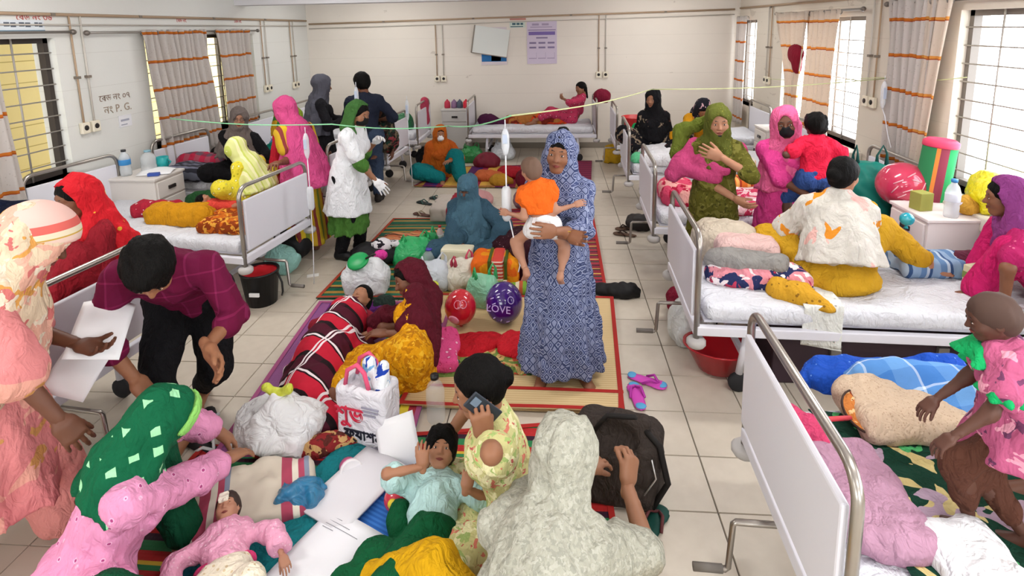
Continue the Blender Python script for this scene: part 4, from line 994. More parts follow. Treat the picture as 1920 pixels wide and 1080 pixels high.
J = pose(s=.8, pelvis=(0, 0, .1), lean=10, head=(10, 15, 0), hs=1.1, fl=((-.08, .3, .05), (-.6, .5, .6)), fr=((.08, .3, .05), (.6, .5, .6))); body(J, e, SK[3], lod=1, headk='headc'); top(J, e, DKP, 1.5, lod=1, lap=(.02, 1.8)); scarf(J, e, cloth('#2b2926'), 'loose', lod=1, opening=(.06, .095))
# left beds
l0 = (-2.66, 4.66, .57); y0 = 75; w = wl_(l0, y0)
e = person('girl in pale lime scarf sitting at the bed foot rail', l0, y0)
J = pose(s=.82, pelvis=(0, 0, .1), lean=18, head=(30, 35, 0), fl=((-.1, .25, .05), (-.8, .5, .6)), fr=((.1, .25, .05), (.8, .5, .6))); body(J, e, SK[2], lod=1); top(J, e, printed('yel', '#d8c838', [(.2, '#efe9b0'), (.3, '#a8a020')], 24), 1.2, lod=1, lap=(.02, 1.8))
scarf(J, e, stripes('lime_w', [(0, '#cdd08a'), (.5, '#dcd9a8'), (.8, '#b9c25e')], .06, 0), 'hijab', cape=(.3, .2, .17, 8), lod=1)
l0 = (-3.47, 5.72, .57); y0 = 196; w = wl_(l0, y0)
e = person('smiling woman in taupe hijab, glasses and black gown sitting on bed', l0, y0)
J = pose(s=.96, pelvis=(0, 0, .1), lean=8, side=-6, head=(14, 4, -6), hr=(w(-3.28, 5.42, .74), (.8, -.2, -.6), (0, 0, -1), 'relax'), hl=(w(-3.2, 5.5, .8), (-.8, -.2, -.6), (0, 0, -1), 'relax'), fl=((.1, .22, .05), (-1, .4, .3)), fr=((-.1, .26, .05), (1, .4, .3)))
body(J, e, SK[4], lod=0); top(J, e, cloth('#141316'), 1.15, lod=1, name='gown', lap=(.025, 1.8)); scarf(J, e, cloth('#6f6460'), 'hijab', cape=(.27, .24, .17, 8), lod=1)
for sx in (-1, 1): MB().tube([hloc(J, (sx*.03+.021*math.cos(a), .097, .004+.017*math.sin(a))) for a in [k*PI/6 for k in range(13)]], .0022, 5).build('spectacle_rim', plain('#2a2a2e', .3, .5), e)
l0 = (-3.35, 6.05, .57); y0 = -95; w = wl_(l0, y0)
e = person('dark haired patient lying on the curtained window bed', l0, y0)
J = pose(s=.9, pelvis=(0, 0, .12), lean=-86, plean=-86, head=(40, -75, 0), fl=((-.08, .72, .08), (0, .2, 1), (0, .3, 1)), fr=((.1, .6, .08), (.2, .2, 1), (0, .3, 1))); body(J, e, SK[3], lod=1); hair(J, e, 'long', lod=1); top(J, e, cloth('#9c2b4a'), 1.2, lod=1)
l0 = (-2.78, 4.42, .6); y0 = -80; w = wl_(l0, y0)
e = person('infant in red vest lying on the bed beside the green blanket', l0, y0)
J = pose(s=.4, hs=1.25, pelvis=(0, 0, .06), lean=-80, plean=-85, head=(10, -55, 0), fl=((-.05, .26, .03), (-.5, 0, 1), (0, .5, 1)), fr=((.05, .26, .03), (.5, 0, 1), (0, .5, 1)), hr=((.12, -.1, .06), (1, 0, 0)), hl=((-.12, -.1, .06), (-1, 0, 0)))
body(J, e, '#a8765c', lod=1, headk='headc'); hair(J, e, 'fuzz', lod=1); top(J, e, cloth('#d8483c'), .4, .008, lod=1, bust=False, name='vest')
l0 = (-2.66, 2.98, .57); y0 = 150; w = wl_(l0, y0)
e = person('woman in bright red headscarf in profile behind the man', l0, y0)
REDP = printed('redgold', '#c9202a', [(.16, '#d8a83a')], 11)
J = pose(s=.97, pelvis=(0, .0, .1), lean=12, head=(5, 12, 0), hl=(w(-2.75, 2.66, .72), (-.5, -.6, -.5), (0, 0, -1)), hr=(w(-2.95, 2.84, .84), (.4, -.2, -1), (0, -1, .3), 'hold'), fl=((-.1, .4, .05), (-.3, .5, 1)), fr=((.12, .4, .05), (.3, .5, 1)))
body(J, e, SK[1]); hair(J, e, 'cap'); top(J, e, cloth('#8c1c28'), .8, lap=(.03, 1.7)); scarf(J, e, REDP, 'loose', o=.02, cape=(.24, .19, .15, 8, (0, -.04, 0)), opening=(.082, .13), oy=.0, set_back=True)
# man in maroon
l0 = (-1.95, 2.56, 0); y0 = 196; w = wl_(l0, y0)
e = person('man in maroon check shirt and black trousers bending over', l0, y0)
J = pose(s=1.12, sw=1.12, pelvis=w(-1.95, 2.64, .79), lean=44, bend=12, plean=25, twist=4, head=(14, 62, 0), hr=(w(-1.96, 2.22, .56), (.9, .1, .3), w(-.5, 2.6, .3), 'relax'), hl=(w(-1.56, 2.18, .76), (-.3, -1, -.2), w(-3, 2.3, .5), 'relax', w(-1.5, 2.3, -.3)),
         fr=(w(-1.97, 2.5, .08), (.1, 1, .1), w(-1.86, 1.6, -.0)), fl=(w(-2.1, 2.86, .085), (-.6, 1, .2), w(-1.75, 1.9, .0)))
body(J, e, '#9a6a4c', hscale=1.08); trousers(J, e, cloth('#121215'), upto=1.85); hair(J, e, 'short')
MARC = plaid('maroon_check', [(0, '#701840'), (.46, '#8e2a5a'), (.54, '#6a1238')], [(0, '#5a0f30'), (.46, '#842450'), (.54, '#5a0f30')], .11, axes=(0, 2))
def collar(F, J):
    for sx in (-1, 1): F.cone(J.neck+J.rt*sx*.06+J.fw*.02-J.up*.0, J.neck+J.rt*sx*.05+J.fw*.1-J.up*.06, .022, .02, .02)
top(J, e, MARC, 1.32, .018, name='shirt', bust=False, extra=collar, noise=(.008, 32)); 
# woman in peach and pink at the left edge
PEACH = blot('peach_floral', '#d9a692', [(7, .5, '#d8c2a6', 1), (11, .6, '#cf954e', 3), (13, .62, '#c8706c', 5), (16, .6, '#dccdb8', 8)])
PINKS = blot('pink_cream', '#d08080', [(6, .58, '#d89c8c', 2), (10, .64, '#c48e54', 6)])
l0 = (-2.24, 1.78, 0); y0 = -58; w = wl_(l0, y0)
e = person('woman in peach floral scarf and pink dress at the left edge', l0, y0)
J = pose(s=1.03, pelvis=(0, -.03, .83), lean=24, head=(0, 38, 0), hr=(w(-1.84, 1.72, .74), (.5, -1, .1), w(-2.5, 1.8, .3), 'relax'), hl=(w(-2.02, 2.02, .86), (-.6, -.8, -.3), (0, 0, 1), 'hold'), fr=((.12, -.28, .08), (.1, 1, 0), (.2, 1, -.2)), fl=((-.1, .2, .075), (0, 1, 0), (0, 1, 0)))
body(J, e, SK[3], lg=False); trousers(J, e, cloth('#e89a92'), o=.05, ra=.07, rk=.075, name='loose_trousers', upto=1.85)
top(J, e, PINKS, 1.0, .02, name='tunic', skirt=((.0, -.02, .36), (.27, .26), 9, .1), noise=(.01, 26), flare=.03)
def wrap_ext(F, J):
    F.cone(J.neck+J.rt*.12+J.fw*.02, J.pel+J.rt*.17+J.fw*.12+A((0, 0, .06)), .085, .075, .05, flat=(J.fw, .8)); F.cone(J.neck-J.fw*.08, J.waist-J.fw*.1, .12, .13, .05)
scarf(J, e, PEACH, 'loose', cape=(.34, .26, .22, 8, (0, .0, 0)), opening=(.06, .1), extra=wrap_ext, noise=(.009, 30), o=.022)
F = Field(.01); F.ell(hloc(J, (0, -.012, .045)), A((.088, .112, .09))*J.hs+.014, .01, J.HR); F.plane(hloc(J, (0, .03, .03)), J.HR @ A((0, .35, -1))); soft('head_wrap_band', F, stripes('wrapb', [(0, '#dcb4aa'), (.5, '#dfc2b4'), (.62, '#c09a48'), (.66, '#dccfb4'), (.8, '#cf625a')], .16, 2), e)
# woman in green scarf tending the infant
GRN = printed('green_squares', '#0d5a3a', [(.2, '#9ad9a6')], 13, rnd=.3, kind='square'); 
PKP = printed('pink_print', '#d98fb4', [(.13, '#a8447a'), (.2, '#e6b0cc')], 22)
l0 = (-1.7, 1.62, 0); y0 = -48; w = wl_(l0, y0)
e = person('woman in green headscarf and pink printed dress tending an infant', l0, y0)
J = pose(s=1.0, pelvis=(-.02, -.02, .16), lean=24, head=(6, 42, 0), hr=(w(-1.44, 2.04, .31), (.5, -.8, .3), (0, .2, -1), 'relax'), hl=(w(-1.58, 2.2, .32), (-.8, .3, .6), (0, 0, -1), 'relax'), fl=((-.1, .3, .07), (-.5, .4, 1), (-.2, 1, 0)), fr=((.2, .2, .07), (.9, .25, .6), (.2, 1, 0)))
body(J, e, SK[2]); trousers(J, e, cloth('#0e4a30'), o=.02, rk=.065, ra=.05); top(J, e, PKP, 1.75, .024, name='tunic', lap=(.03, .8, .06), noise=(.011, 28), flare=.01, extra=lambda F, J: F.cone(J.pel-J.fw*.06, J.pel-J.fw*.1-A((0, 0, .08)), .13, .15, .06))
scarf(J, e, GRN, 'loose', cape=(.12, .17, .13, 7, (0, -.01, 0)), opening=(.058, .1), noise=(.008, 34), o=.014, extra=lambda F, J: F.cone(J.neck+J.fw*.04, J.chest+J.fw*.14-J.up*.02, .055, .045, .03).cone(J.neck-J.fw*.06-J.rt*.05, J.chest-J.fw*.1-J.rt*.12, .055, .04, .03))
F = Field(.009); F.ell(hloc(J, (0, -.012, .03)), A((.084, .112, .092))*J.hs+.022, .01, J.HR); F.plane(hloc(J, (0, .035, .0)), J.HR @ A((0, -1, .1))); F.plane(hloc(J, (0, .078, .0)), J.HR @ A((0, 1, -.1))); F.plane(hloc(J, (0, 0, -.01)), -J.HR[:, 2]); soft('scarf_border', F, cloth('#8fcf6a'), e)
l0 = (-1.24, 1.68, .07); y0 = 208; w = wl_(l0, y0)
e = person('infant with a white dressing on its forehead, in a pink top', l0, y0)
J = pose(s=.46, hs=1.18, pelvis=(0, 0, .06), lean=-84, plean=-88, head=(-14, -62, 10), fl=((-.07, .26, .04), (-.5, 0, 1), (0, .5, 1)), fr=((.07, .26, .04), (.5, 0, 1), (0, .5, 1)), hr=((.2, -.03, .05), (1, 0, .2), (0, 0, -1), 'hold'), hl=((-.2, -.02, .05), (-1, 0, .2), (0, 0, -1), 'hold'))
body(J, e, '#b5836a', headk='heads'); hair(J, e, 'fuzz', plain('#3a2a24', .6, .3)); PKB = printed('pink_knit', '#e6a3bf', [(.2, '#efc4d4')], 60)
top(J, e, PKB, 1.8, .012, name='top', bust=False, hem=(J.waist-J.up*.02, -J.up)); trousers(J, e, printed('creamp', '#e6dcc8', [(.2, '#cdb894')], 40), o=.014, upto=1.95); 
F = Field(.006); F.cone(J.waist-J.rt*.06-J.up*.02, J.waist+J.rt*.06-J.up*.02, .05, .05, .02, flat=(J.fw, .9)); F.plane(J.waist-J.up*.005, J.up); F.plane(J.waist-J.up*.03, -J.up); soft('waistband', F, cloth('#d8447a'), e)
F = Field(.005); F.box(hloc(J, (.012, .078, .055)), (.03*J.hs*1.2, .012, .02), .006, R=J.HR @ Rx(.5)); soft('dressing', F, cloth('#f2ead8', .03), e)
# woman on the phone
YFL = blot('yellow_floral', '#cfcb8e', [(15, .56, '#e9e4b4', 1), (24, .63, '#d8806c', 3), (22, .61, '#a9bf74', 6), (30, .66, '#c0605c', 9)])
l0 = (-.17, 2.06, 0); y0 = 104; w = wl_(l0, y0)
e = person('woman in yellow floral dress talking on a mobile phone', l0, y0)
PK = dict(s=1.0, pelvis=(0, 0, .14), lean=12, head=(4, 14, 0)); J = pose(**PK); hp_ = hloc(J, (-.098, .004, -.03))
J = pose(**PK, hl=(hloc(J, (-.125, .03, -.13)), (-1, -.45, -.1), -J.HR[:, 0]*-1.0, 'hold', J.HR @ A((.1, -.1, 1))), hr=(w(-.5, 2.22, .3), (1, 0, -.3), (0, 0, -1)), fl=((.08, .14, .07), (-1, .1, .2), (1, .2, 0)), fr=((-.06, .17, .07), (1, .1, .2), (-1, .2, 0)))
body(J, e, '#9a6c50'); hair(J, e, 'bun'); top(J, e, YFL, .62, .016, name='dress', lap=(.02, 1.8, .05), flare=.02, noise=(.009, 30))
ph = empty('mobile_phone', tuple(A((-.345, 1.895, .64))), 0, 'dark mobile phone held to the ear of the yellow dressed woman', 'phone'); ph.matrix_world = Matrix.Translation(Vector(Rz(D(y0)) @ hp_+A(l0))) @ Matrix((Rz(D(y0)) @ J.HR).tolist()).to_4x4() @ Matrix.Rotation(-PI/2, 4, 'Z') @ Matrix.Rotation(D(-30), 4, 'Y')
MB().box((-.036, -.005, -.075), (.036, .005, .075), bev=.004).build('case', plain('#28303c', .35, .5), ph); MB().box((-.012, -.0065, .028), (.022, -.004, .062), bev=.001).build('camera_island', plain('#6d7f92', .3, .5), ph); MB().box((-.033, .004, -.07), (.033, .006, .07)).build('screen', plain('#0d0e12', .15, .5), ph)
# boy lying by her
l0 = (-.5, 1.84, .02); y0 = 184; w = wl_(l0, y0)
e = person('boy in pale blue shirt lying with his hand on his nose', l0, y0)
J = pose(s=.66, hs=1.12, pelvis=(0, 0, .09), lean=-72, plean=-85, head=(8, -42, -10), hr=(w(-.56, 2.03, .33), (1, .2, .1), (0, -1, -.3), 'hold', w(-.53, 2.12, .9)), hl=(w(-.37, 1.98, .28), (-1, .3, -.2), (0, -1, 0), 'grip', w(-.36, 2.08, .7)), fl=((-.1, .42, .05), (-1, 0, .05), (0, .5, 1)), fr=((.1, .42, .05), (1, 0, .05), (0, .5, 1)))
body(J, e, '#a8785c', headk='headc'); hair(J, e, 'short'); top(J, e, cloth('#b9dcda'), .75, .012, name='shirt', bust=False, extra=lambda F, J: [F.cone(J.neck+J.rt*sx*.035+J.fw*.02, J.neck+J.rt*sx*.03+J.fw*.05-J.up*.04, .014, .012, .01) for sx in (-1, 1)])
# woman with the grey scarf, back view
GRY = printed('grey_leaf', '#b9b8a8', [(.16, '#8f9184'), (.24, '#cfcdbd')], 42, kind='vor'); GRY2 = blot('grey_vine', '#a8a799', [(52, .54, '#9a9a8d', 2), (64, .56, '#b3b2a5', 5)])
l0 = (-.06, 1.4, 0); y0 = -12; w = wl_(l0, y0)
e = person('woman seen from behind in a grey patterned scarf opening a bag', l0, y0)
J = pose(s=1.06, pelvis=(0, -.02, .16), lean=24, head=(-20, 34, 0), hr=(w(.27, 1.88, .42), (.8, -.2, -.6), w(-1, 2, -.5), 'grip', w(.24, 2.05, .85)), hl=(w(.11, 1.98, .4), (-.6, .2, -.4), (0, 0, -1), 'relax'), fl=(w(-.74, 1.74, .06), (-.4, .3, .3), (-.6, .6, 0)), fr=(w(.2, 1.75, .07), (1, .3, .5), (-.4, .8, 0)))
body(J, e, '#9a6e54'); trousers(J, e, cloth('#d9a514'), o=.016, rk=.06, ra=.05)
def gcape(F, J):
    F.cone(J.neck-J.fw*.06-J.up*.12, J.pel-J.fw*.1+A((0, 0, .04)), .13, .23, .06); F.cone(J.sh['l'], J.sh['l']*.25+J.el['l']*.75, .07, .08, .05); F.cone(J.sh['r'], J.sh['r']*.15+J.el['r']*.85, .07, .075, .05)
    F.cone(J.pel-J.fw*.1+J.rt*.1, J.pel-J.fw*.12-J.rt*.25-A((0, 0, .06)), .2, .2, .08)
scarf(J, e, GRY2, 'hijab', cape=(.36, .24, .2, 8, (0, -.04, 0)), extra=gcape, noise=(.012, 28), o=.014, name='long_scarf')
# woman in maroon scarf reclining, girl beside her
MUST = blot('mustard_leaf', '#d9960e', [(26, .53, '#b9760a', 2), (34, .58, '#e8b22c', 5)])
l0 = (-.86, 3.02, 0); y0 = 86; w = wl_(l0, y0)
e = person('woman in maroon scarf and mustard dress reclining on her side', l0, y0)
J = pose(s=1.0, pelvis=(0, 0, .16), side=62, roll=75, lean=6, plean=0, twist=4, head=(38, 14, 34), hl=(w(-1.06, 3.16, .26), (0, -1, .1), (0, .2, -1), 'relax'), hr=(w(-1.3, 3.5, .06), (0, 1, -.3), (0, 0, -1)),
         fl=(w(-1.25, 2.74, .12), (.3, 1, -.4), (.2, .6, 0)), fr=(w(-1.28, 2.7, .07), (.3, 1, -.4), (.2, .6, 0)))
body(J, e, SK[1]); hair(J, e, 'cap'); top(J, e, MUST, .3, .012, name='dress', lap=(.034, 1.85, .06), noise=(.009, 30))
scarf(J, e, cloth('#581624'), 'loose', cape=(.22, .17, .13, 7, (0, .0, -.03)), opening=(.064, .105), o=.018, set_back=True, extra=lambda F, J: F.cone(J.chest-J.rt*.02, J.chest*.55+J.waist*.45-J.rt*.02, .13, .115, .04).cone(J.sh['l'], J.sh['l']*.3+J.el['l']*.7, .07, .066, .03).cone(J.neck-J.fw*.06, J.pel-J.fw*.1+J.up*.02, .08, .06, .04).cone(J.neck+J.fw*.05, J.wr['r']*.5+J.el['r']*.5+A((0, 0, .06)), .07, .06, .05))
l0 = (-1.44, 3.3, 0); y0 = 176; w = wl_(l0, y0)
e = person('girl asleep under the plaid blanket on the striped mat', l0, y0)
J = pose(s=.72, hs=1.12, pelvis=(0, 0, .1), lean=-82, plean=-88, head=(-6, -60, 8), fl=((-.06, .52, .05), (-1, 0, .02), (0, .5, 1)), fr=((.06, .52, .05), (1, 0, .02), (0, .5, 1)), hl=((-.1, -.05, .12), (-1, 0, 0)), hr=((.1, -.05, .12), (1, 0, 0))); body(J, e, '#a8775a', lod=1, headk='heads'); hair(J, e, 'long', lod=1); top(J, e, cloth('#8a2030'), 1.2, lod=1, bust=False)
# seated in teal burqa, child in lap
TEAL = cloth('#3a586a', .25)
l0 = (-.78, 5.0, 0); y0 = 172; w = wl_(l0, y0)
e = person('woman veiled in slate blue burqa seated on the striped mats', l0, y0)
J = pose(s=.98, pelvis=(0, 0, .12), lean=8, head=(-5, 12, 0), hr=(w(-.8, 4.65, .2), (1, -.2, -.3), (0, 0, 1), 'relax'), hl=(w(-.52, 4.68, .22), (-1, -.2, -.3), (0, 0, 1), 'relax'), fl=((.1, .3, .07), (-1, .5, .3), (1, .2, 0)), fr=((-.1, .34, .07), (1, .5, .3), (-1, .2, 0)))
body(J, e, SK[3], lod=1); top(J, e, TEAL, 1.3, .03, lod=1, name='gown', lap=(.03, 1.7, .06), flare=.04, noise=(.012, 26))
scarf(J, e, cloth('#4a6d80', .25), 'hijab', cape=(.46, .27, .25, 11, (0, .05, 0)), lod=1, opening=(.05, .016), oy=.014, name='burqa_veil', noise=(.012, 26))
l0 = (-.62, 4.68, .1); y0 = 120; w = wl_(l0, y0)
e = person('shaven headed child lying in the lap of the veiled woman', l0, y0)
J = pose(s=.55, hs=1.2, pelvis=w(-.42, 4.66, .2), lean=-60, plean=-70, head=(30, -50, 0), hl=None, fl=(w(-.3, 4.5, .08), (0, 0, 1)), fr=(w(-.25, 4.6, .08), (0, 0, 1))); body(J, e, '#8a6048', lod=1, headk='headc'); hair(J, e, 'fuzz', plain('#5a4438', .7, .2), lod=1)
top(J, e, printed('dots_maroon', '#33151f', [(.1, '#c9a5a8')], 34, thr=.2), 1.4, .02, lod=1, name='wrap', lap=(.05, 1.9, .1))
# orange shawl with white mask
l0 = (-1.68, 7.8, 0); y0 = 205; w = wl_(l0, y0)
e = person('masked woman in rust orange shawl sitting on the floor at the back', l0, y0)
J = pose(s=.97, pelvis=(0, 0, .12), lean=14, head=(-8, 10, 0), hl=(w(-1.45, 7.5, .32), (-.8, 0, -.5), (0, 0, -1)), fl=(w(-1.3, 7.45, .07), (-.3, .6, 1), (-.4, 1, 0)), fr=((.05, .35, .07), (1, .4, .3)))
body(J, e, SK[2], lod=1); hair(J, e, 'cap', lod=1); trousers(J, e, cloth('#0f7476'), lod=1, o=.03, rk=.08, ra=.06); top(J, e, cloth('#b8581c'), 1.6, .03, lod=1, name='tunic', noise=(.012, 28))
scarf(J, e, cloth('#c4651f', .3), 'loose', cape=(.46, .27, .22, 8, (0, -.05, 0)), opening=(.07, .11), lod=1, name='shawl', noise=(.01, 30)); mask(J, e, plain('#eeeef0', .7, .2), 1)
# girl reclining on the back bed
l0 = (.28, 9.12, .57); y0 = 95; w = wl_(l0, y0)
e = person('girl in pink red dress reclining on the back wall bed', l0, y0)
J = pose(s=.88, pelvis=(0, 0, .1), lean=-28, plean=-20, head=(25, 8, 10), hl=((-.05, .14, .42), (-1, .3, -.3), (0, -1, 0), 'hold'), fl=((-.1, .62, .06), (0, .2, 1)), fr=((.1, .62, .06), (0, .2, 1))); body(J, e, SK[0], lod=1); hair(J, e, 'tail', lod=1); top(J, e, printed('rosep', '#b8395a', [(.2, '#e08a9a'), (.3, '#7a2038')], 18), 1.1, lod=1, lap=(.02, 1.6), name='dress')
# right far bed
BKF = blot('black_floral', '#17161a', [(12, .6, '#8a7a66', 2), (16, .64, '#5a3a36', 5)])
l0 = (1.24, 6.95, .57); y0 = 172; w = wl_(l0, y0)
e = person('woman in black scarf sitting on a far right bed', l0, y0)
J = pose(s=.97, pelvis=(0, 0, .1), lean=5, head=(-25, 6, 0), fl=((-.14, .36, .05), (-.8, .5, .5)), fr=((.14, .36, .05), (.8, .5, .5))); body(J, e, SK[2], lod=1); top(J, e, BKF, 1.5, lod=1, lap=(.04, 1.7), name='dress'); scarf(J, e, cloth('#151417'), 'hijab', cape=(.34, .25, .18, 8), lod=1)
l0 = (1.72, 7.0, .57); y0 = 205; w = wl_(l0, y0)
e = person('person in mustard top with head bowed on the far right bed', l0, y0)
J = pose(s=.92, pelvis=(0, 0, .1), lean=20, head=(-20, 48, 0), hl=((-.1, .3, .3), (-1, 0, -.4)), hr=((.1, .3, .4), (1, 0, -.4)), fl=((-.14, .36, .05), (-.8, .5, .5)), fr=((.14, .36, .05), (.8, .5, .5))); body(J, e, SK[2], lod=1); top(J, e, cloth('#cf8f12'), 1.5, .022, lod=1, lap=(.03, 1.7), noise=(.012, 28)); hair(J, e, 'bun', lod=1); scarf(J, e, blot('bk_scarf', '#1d1d26', [(20, .62, '#c9a0a8', 2)]), 'loose', lod=1, opening=(.075, .12))
l0 = (1.75, 6.45, .58); y0 = -75
e = person('infant lying on the far right bed by the window', l0, y0)
J = pose(s=.38, hs=1.25, pelvis=(.0, .1, .05), lean=-82, plean=-85, head=(0, -60, 0), fl=((-.05, .35, .03), (-.5, 0, 1)), fr=((.05, .35, .03), (.5, 0, 1))); body(J, e, '#a8765c', lod=1, headk='headc'); hair(J, e, 'fuzz', lod=1); top(J, e, cloth('#e0a03a'), 1.2, .01, lod=1, bust=False)
# woman in olive with pink shawl
OLV = blot('olive_print', '#56541c', [(22, .55, '#6e6a30', 2), (30, .6, '#403e14', 5)])
l0 = (1.22, 4.2, 0); y0 = 168; w = wl_(l0, y0)
e = person('woman in olive dress and pink shawl standing between the beds', l0, y0)
J = pose(s=1.02, pelvis=(0, 0, .83), head=(6, 10, 2), hr=(w(1.3, 3.98, .9), (.9, -.3, -.5), w(1.2, 5.2, .9), 'relax'), hl=(w(1.2, 4.0, 1.2), (-1, .1, -.6), (0, -1, 0), 'flat', (.85, .1, .3)))
body(J, e, SK[4], lg=False); top(J, e, OLV, 1.12, .018, name='dress', skirt=((0, 0, .12), (.23, .19), 9, .1), noise=(.008, 30)); scarf(J, e, printed('olive_gold', '#555a22', [(.13, '#8f8a3c')], 34), 'hijab', cape=(.18, .19, .15, 7), opening=(.058, .09), oy=.004, o=.009)
F = Field(.011); F.cone(J.sh['r']+A((.0, .0, .02)), J.sh['r']+A((.1, .04, -.15)), .06, .075, .03).cone(J.sh['r']+A((.1, .04, -.13)), J.chest+A((.0, .14, -.1)), .075, .045, .03).cone(J.chest+A((.12, .08, .02)), J.chest+A((-.06, .14, -.04)), .05, .035, .03).cone(J.sh['r']+A((.09, .04, -.12)), J.sh['r']+A((.16, .06, -.2)), .07, .06, .03).cone(J.sh['l']+A((-.01, .0, .0)), J.sh['l']+A((-.04, .02, -.1)), .055, .055, .03)
soft('pink_shawl', F, cloth('#bb4474', .25), e, [(.008, 30, 2), (.005, 60, 4)])
F = Field(.012); F.cone(hloc(J, (.03, -.1, -.02)), J.sh['r']+A((.11, -.1, .1)), .05, .05, .03, flat=((0, 1, 0), .5)).cone(J.sh['r']+A((.11, -.1, .1)), J.sh['r']+A((.13, -.06, -.06)), .05, .06, .03, flat=((0, 1, 0), .4)); soft('scarf_end', F, cloth('#5f6a26'), e, [(.006, 30, 2)])
F = Field(.007); F.ell(hloc(J, (0, .045, -.085)), A((.045, .045, .022))*J.hs, .01, J.HR); soft('chin_mask', F, plain('#141416', .7, .2), e)
# woman in pink with the child in red
PNK = printed('pink_dot', '#cf3f86', [(.1, '#e88ab8')], 40); 
l0 = (1.74, 4.22, 0); y0 = 166; w = wl_(l0, y0)
e = person('woman in pink dress and black mask carrying a child in red', l0, y0)
J = pose(s=1.0, pelvis=(0, 0, .82), head=(-6, 6, 8), hr=(w(1.8, 3.93, .93), (.9, -.3, -.5), w(1.8, 5, 2), 'cup'), hl=(w(1.88, 3.93, .95), (-.9, -.3, -.5), w(1.8, 5, 2), 'cup'))
body(J, e, SK[3], lg=False); top(J, e, PNK, 1.05, .02, name='dress', skirt=((0, 0, .1), (.26, .2), 9, .08), noise=(.008, 30)); scarf(J, e, cloth('#d8608e'), 'loose', cape=(.34, .25, .18, 8, (-.05, .0, 0)), opening=(.06, .095), noise=(.008, 32)); mask(J, e, plain('#17161a', .75, .2))
l0 = (1.86, 4.02, .8); y0 = -4; w = wl_(l0, y0)
e = person('child in red shirt and blue shorts carried by the woman in pink', l0, y0)
J = pose(s=.6, hs=1.14, pelvis=w(1.86, 4.0, 1.06), lean=4, head=(20, 6, 0), hl=(w(1.68, 4.1, 1.2), (-1, -.2, -.6)), hr=(w(2.0, 4.12, 1.18), (1, -.2, -.6)), fl=(w(1.7, 4.04, .66), (-.3, .7, 0), (-.2, .3, -1)), fr=(w(2.0, 4.06, .68), (.3, .7, 0), (.2, .3, -1)))
body(J, e, SK[5], headk='headc'); hair(J, e, 'short'); top(J, e, cloth('#dc2244'), .6, .016, name='shirt', bust=False); trousers(J, e, cloth('#34508e'), o=.02, upto=.75, name='shorts')
# woman in white scarf, back view on the bed
WHT = blot('white_floral', '#cac5bc', [(6, .63, '#d98a2a', 3), (7, .64, '#e0b0a8', 6), (12, .6, '#d0cac2', 8)]); YEL = cloth('#c99a24', .2)
l0 = (1.72, 3.36, .57); y0 = -18; w = wl_(l0, y0)
e = person('woman with white floral scarf seen from behind sitting on bed', l0, y0)
J = pose(s=.94, sw=1.12, pelvis=(0, -.02, .1), lean=14, head=(-38, 10, 0), hr=(w(1.92, 3.68, .76), (1, -.2, -.7), (0, 0, -1)), hl=(w(1.68, 3.7, .76), (-1, -.2, -.7), (0, 0, -1)), fl=((-.1, .34, .07), (-1, .5, .3)), fr=(w(2.3, 3.42, .66), (.6, .5, .3), (1, .2, 0)))
body(J, e, SK[4]); hair(J, e, 'bun'); top(J, e, YEL, .8, .012, name='dress', lap=(.025, 1.85, .06), noise=(.01, 28), extra=lambda F, J: F.ell(J.pel-A((0, .02, .05)), (.24, .2, .09), .05))
F = Field(.011); torso(F, J, .02, .03); F.skirt(J.neck-J.up*.02, J.pel+A((.02, -.04, .04)), (.1, .09), (.235, .19), 7, .05, k=.04, fw=J.fw, pw=.5)
for q in 'lr': F.cone(J.sh[q], J.el[q], .064, .075, .04).cone(J.el[q], J.wr[q]*.6+J.el[q]*.4, .075, .07, .04)
F.cone(J.neck-J.rt*.03, J.neck+J.rt*.03, .062, .062, .03)
soft('white_scarf', F, WHT, e, [(.008, 28, 2), (.004, 60, 4)])
l0 = (2.28, 3.6, .6); y0 = 110; w = wl_(l0, y0)
e = person('small child lying on blue pillow holding a turquoise ball', l0, y0)
J = pose(s=.42, hs=1.2, pelvis=w(2.05, 3.78, .66), lean=-78, plean=-85, head=(0, -60, 0), hl=(w(2.24, 3.52, .84), (-.5, .5, .4), (0, 0, -1), 'hold'), hr=(w(2.16, 3.7, .84), (.5, .5, .4), (0, 0, -1), 'hold'), fl=(w(1.85, 3.75, .62), (0, 0, 1)), fr=(w(1.85, 3.85, .62), (0, 0, 1))); body(J, e, '#a8765c', headk='headc'); hair(J, e, 'fuzz'); top(J, e, cloth('#7aa6c4'), .5, .01, bust=False)
PUR = cloth('#873c7c', .2)
l0 = (2.8, 3.12, .57); y0 = 62; w = wl_(l0, y0)
e = person('woman in purple scarf and magenta dress at the right edge', l0, y0)
J = pose(s=.92, pelvis=(0, 0, .09), lean=32, head=(4, 8, 0), hl=(w(2.42, 2.98, .63), (-.4, .2, .8), (0, 0, -1), 'relax'), hr=(w(2.54, 3.3, .7), (.5, 0, -.3), (0, 0, -1)), fl=((-.1, .36, .02), (-.3, .6, .8)), fr=((.12, .34, .02), (.3, .6, .8)))
body(J, e, SK[1]); hair(J, e, 'cap'); trousers(J, e, cloth('#c21f63'), o=.02, rk=.07, ra=.055); top(J, e, printed('mag', '#a8215c', [(.16, '#d86a8e')], 26), .7, .014, lap=(.022, .7, .05)); scarf(J, e, PUR, 'loose', cape=(.24, .19, .16, 8, (0, .03, 0)), opening=(.07, .11), o=.019, set_back=True)
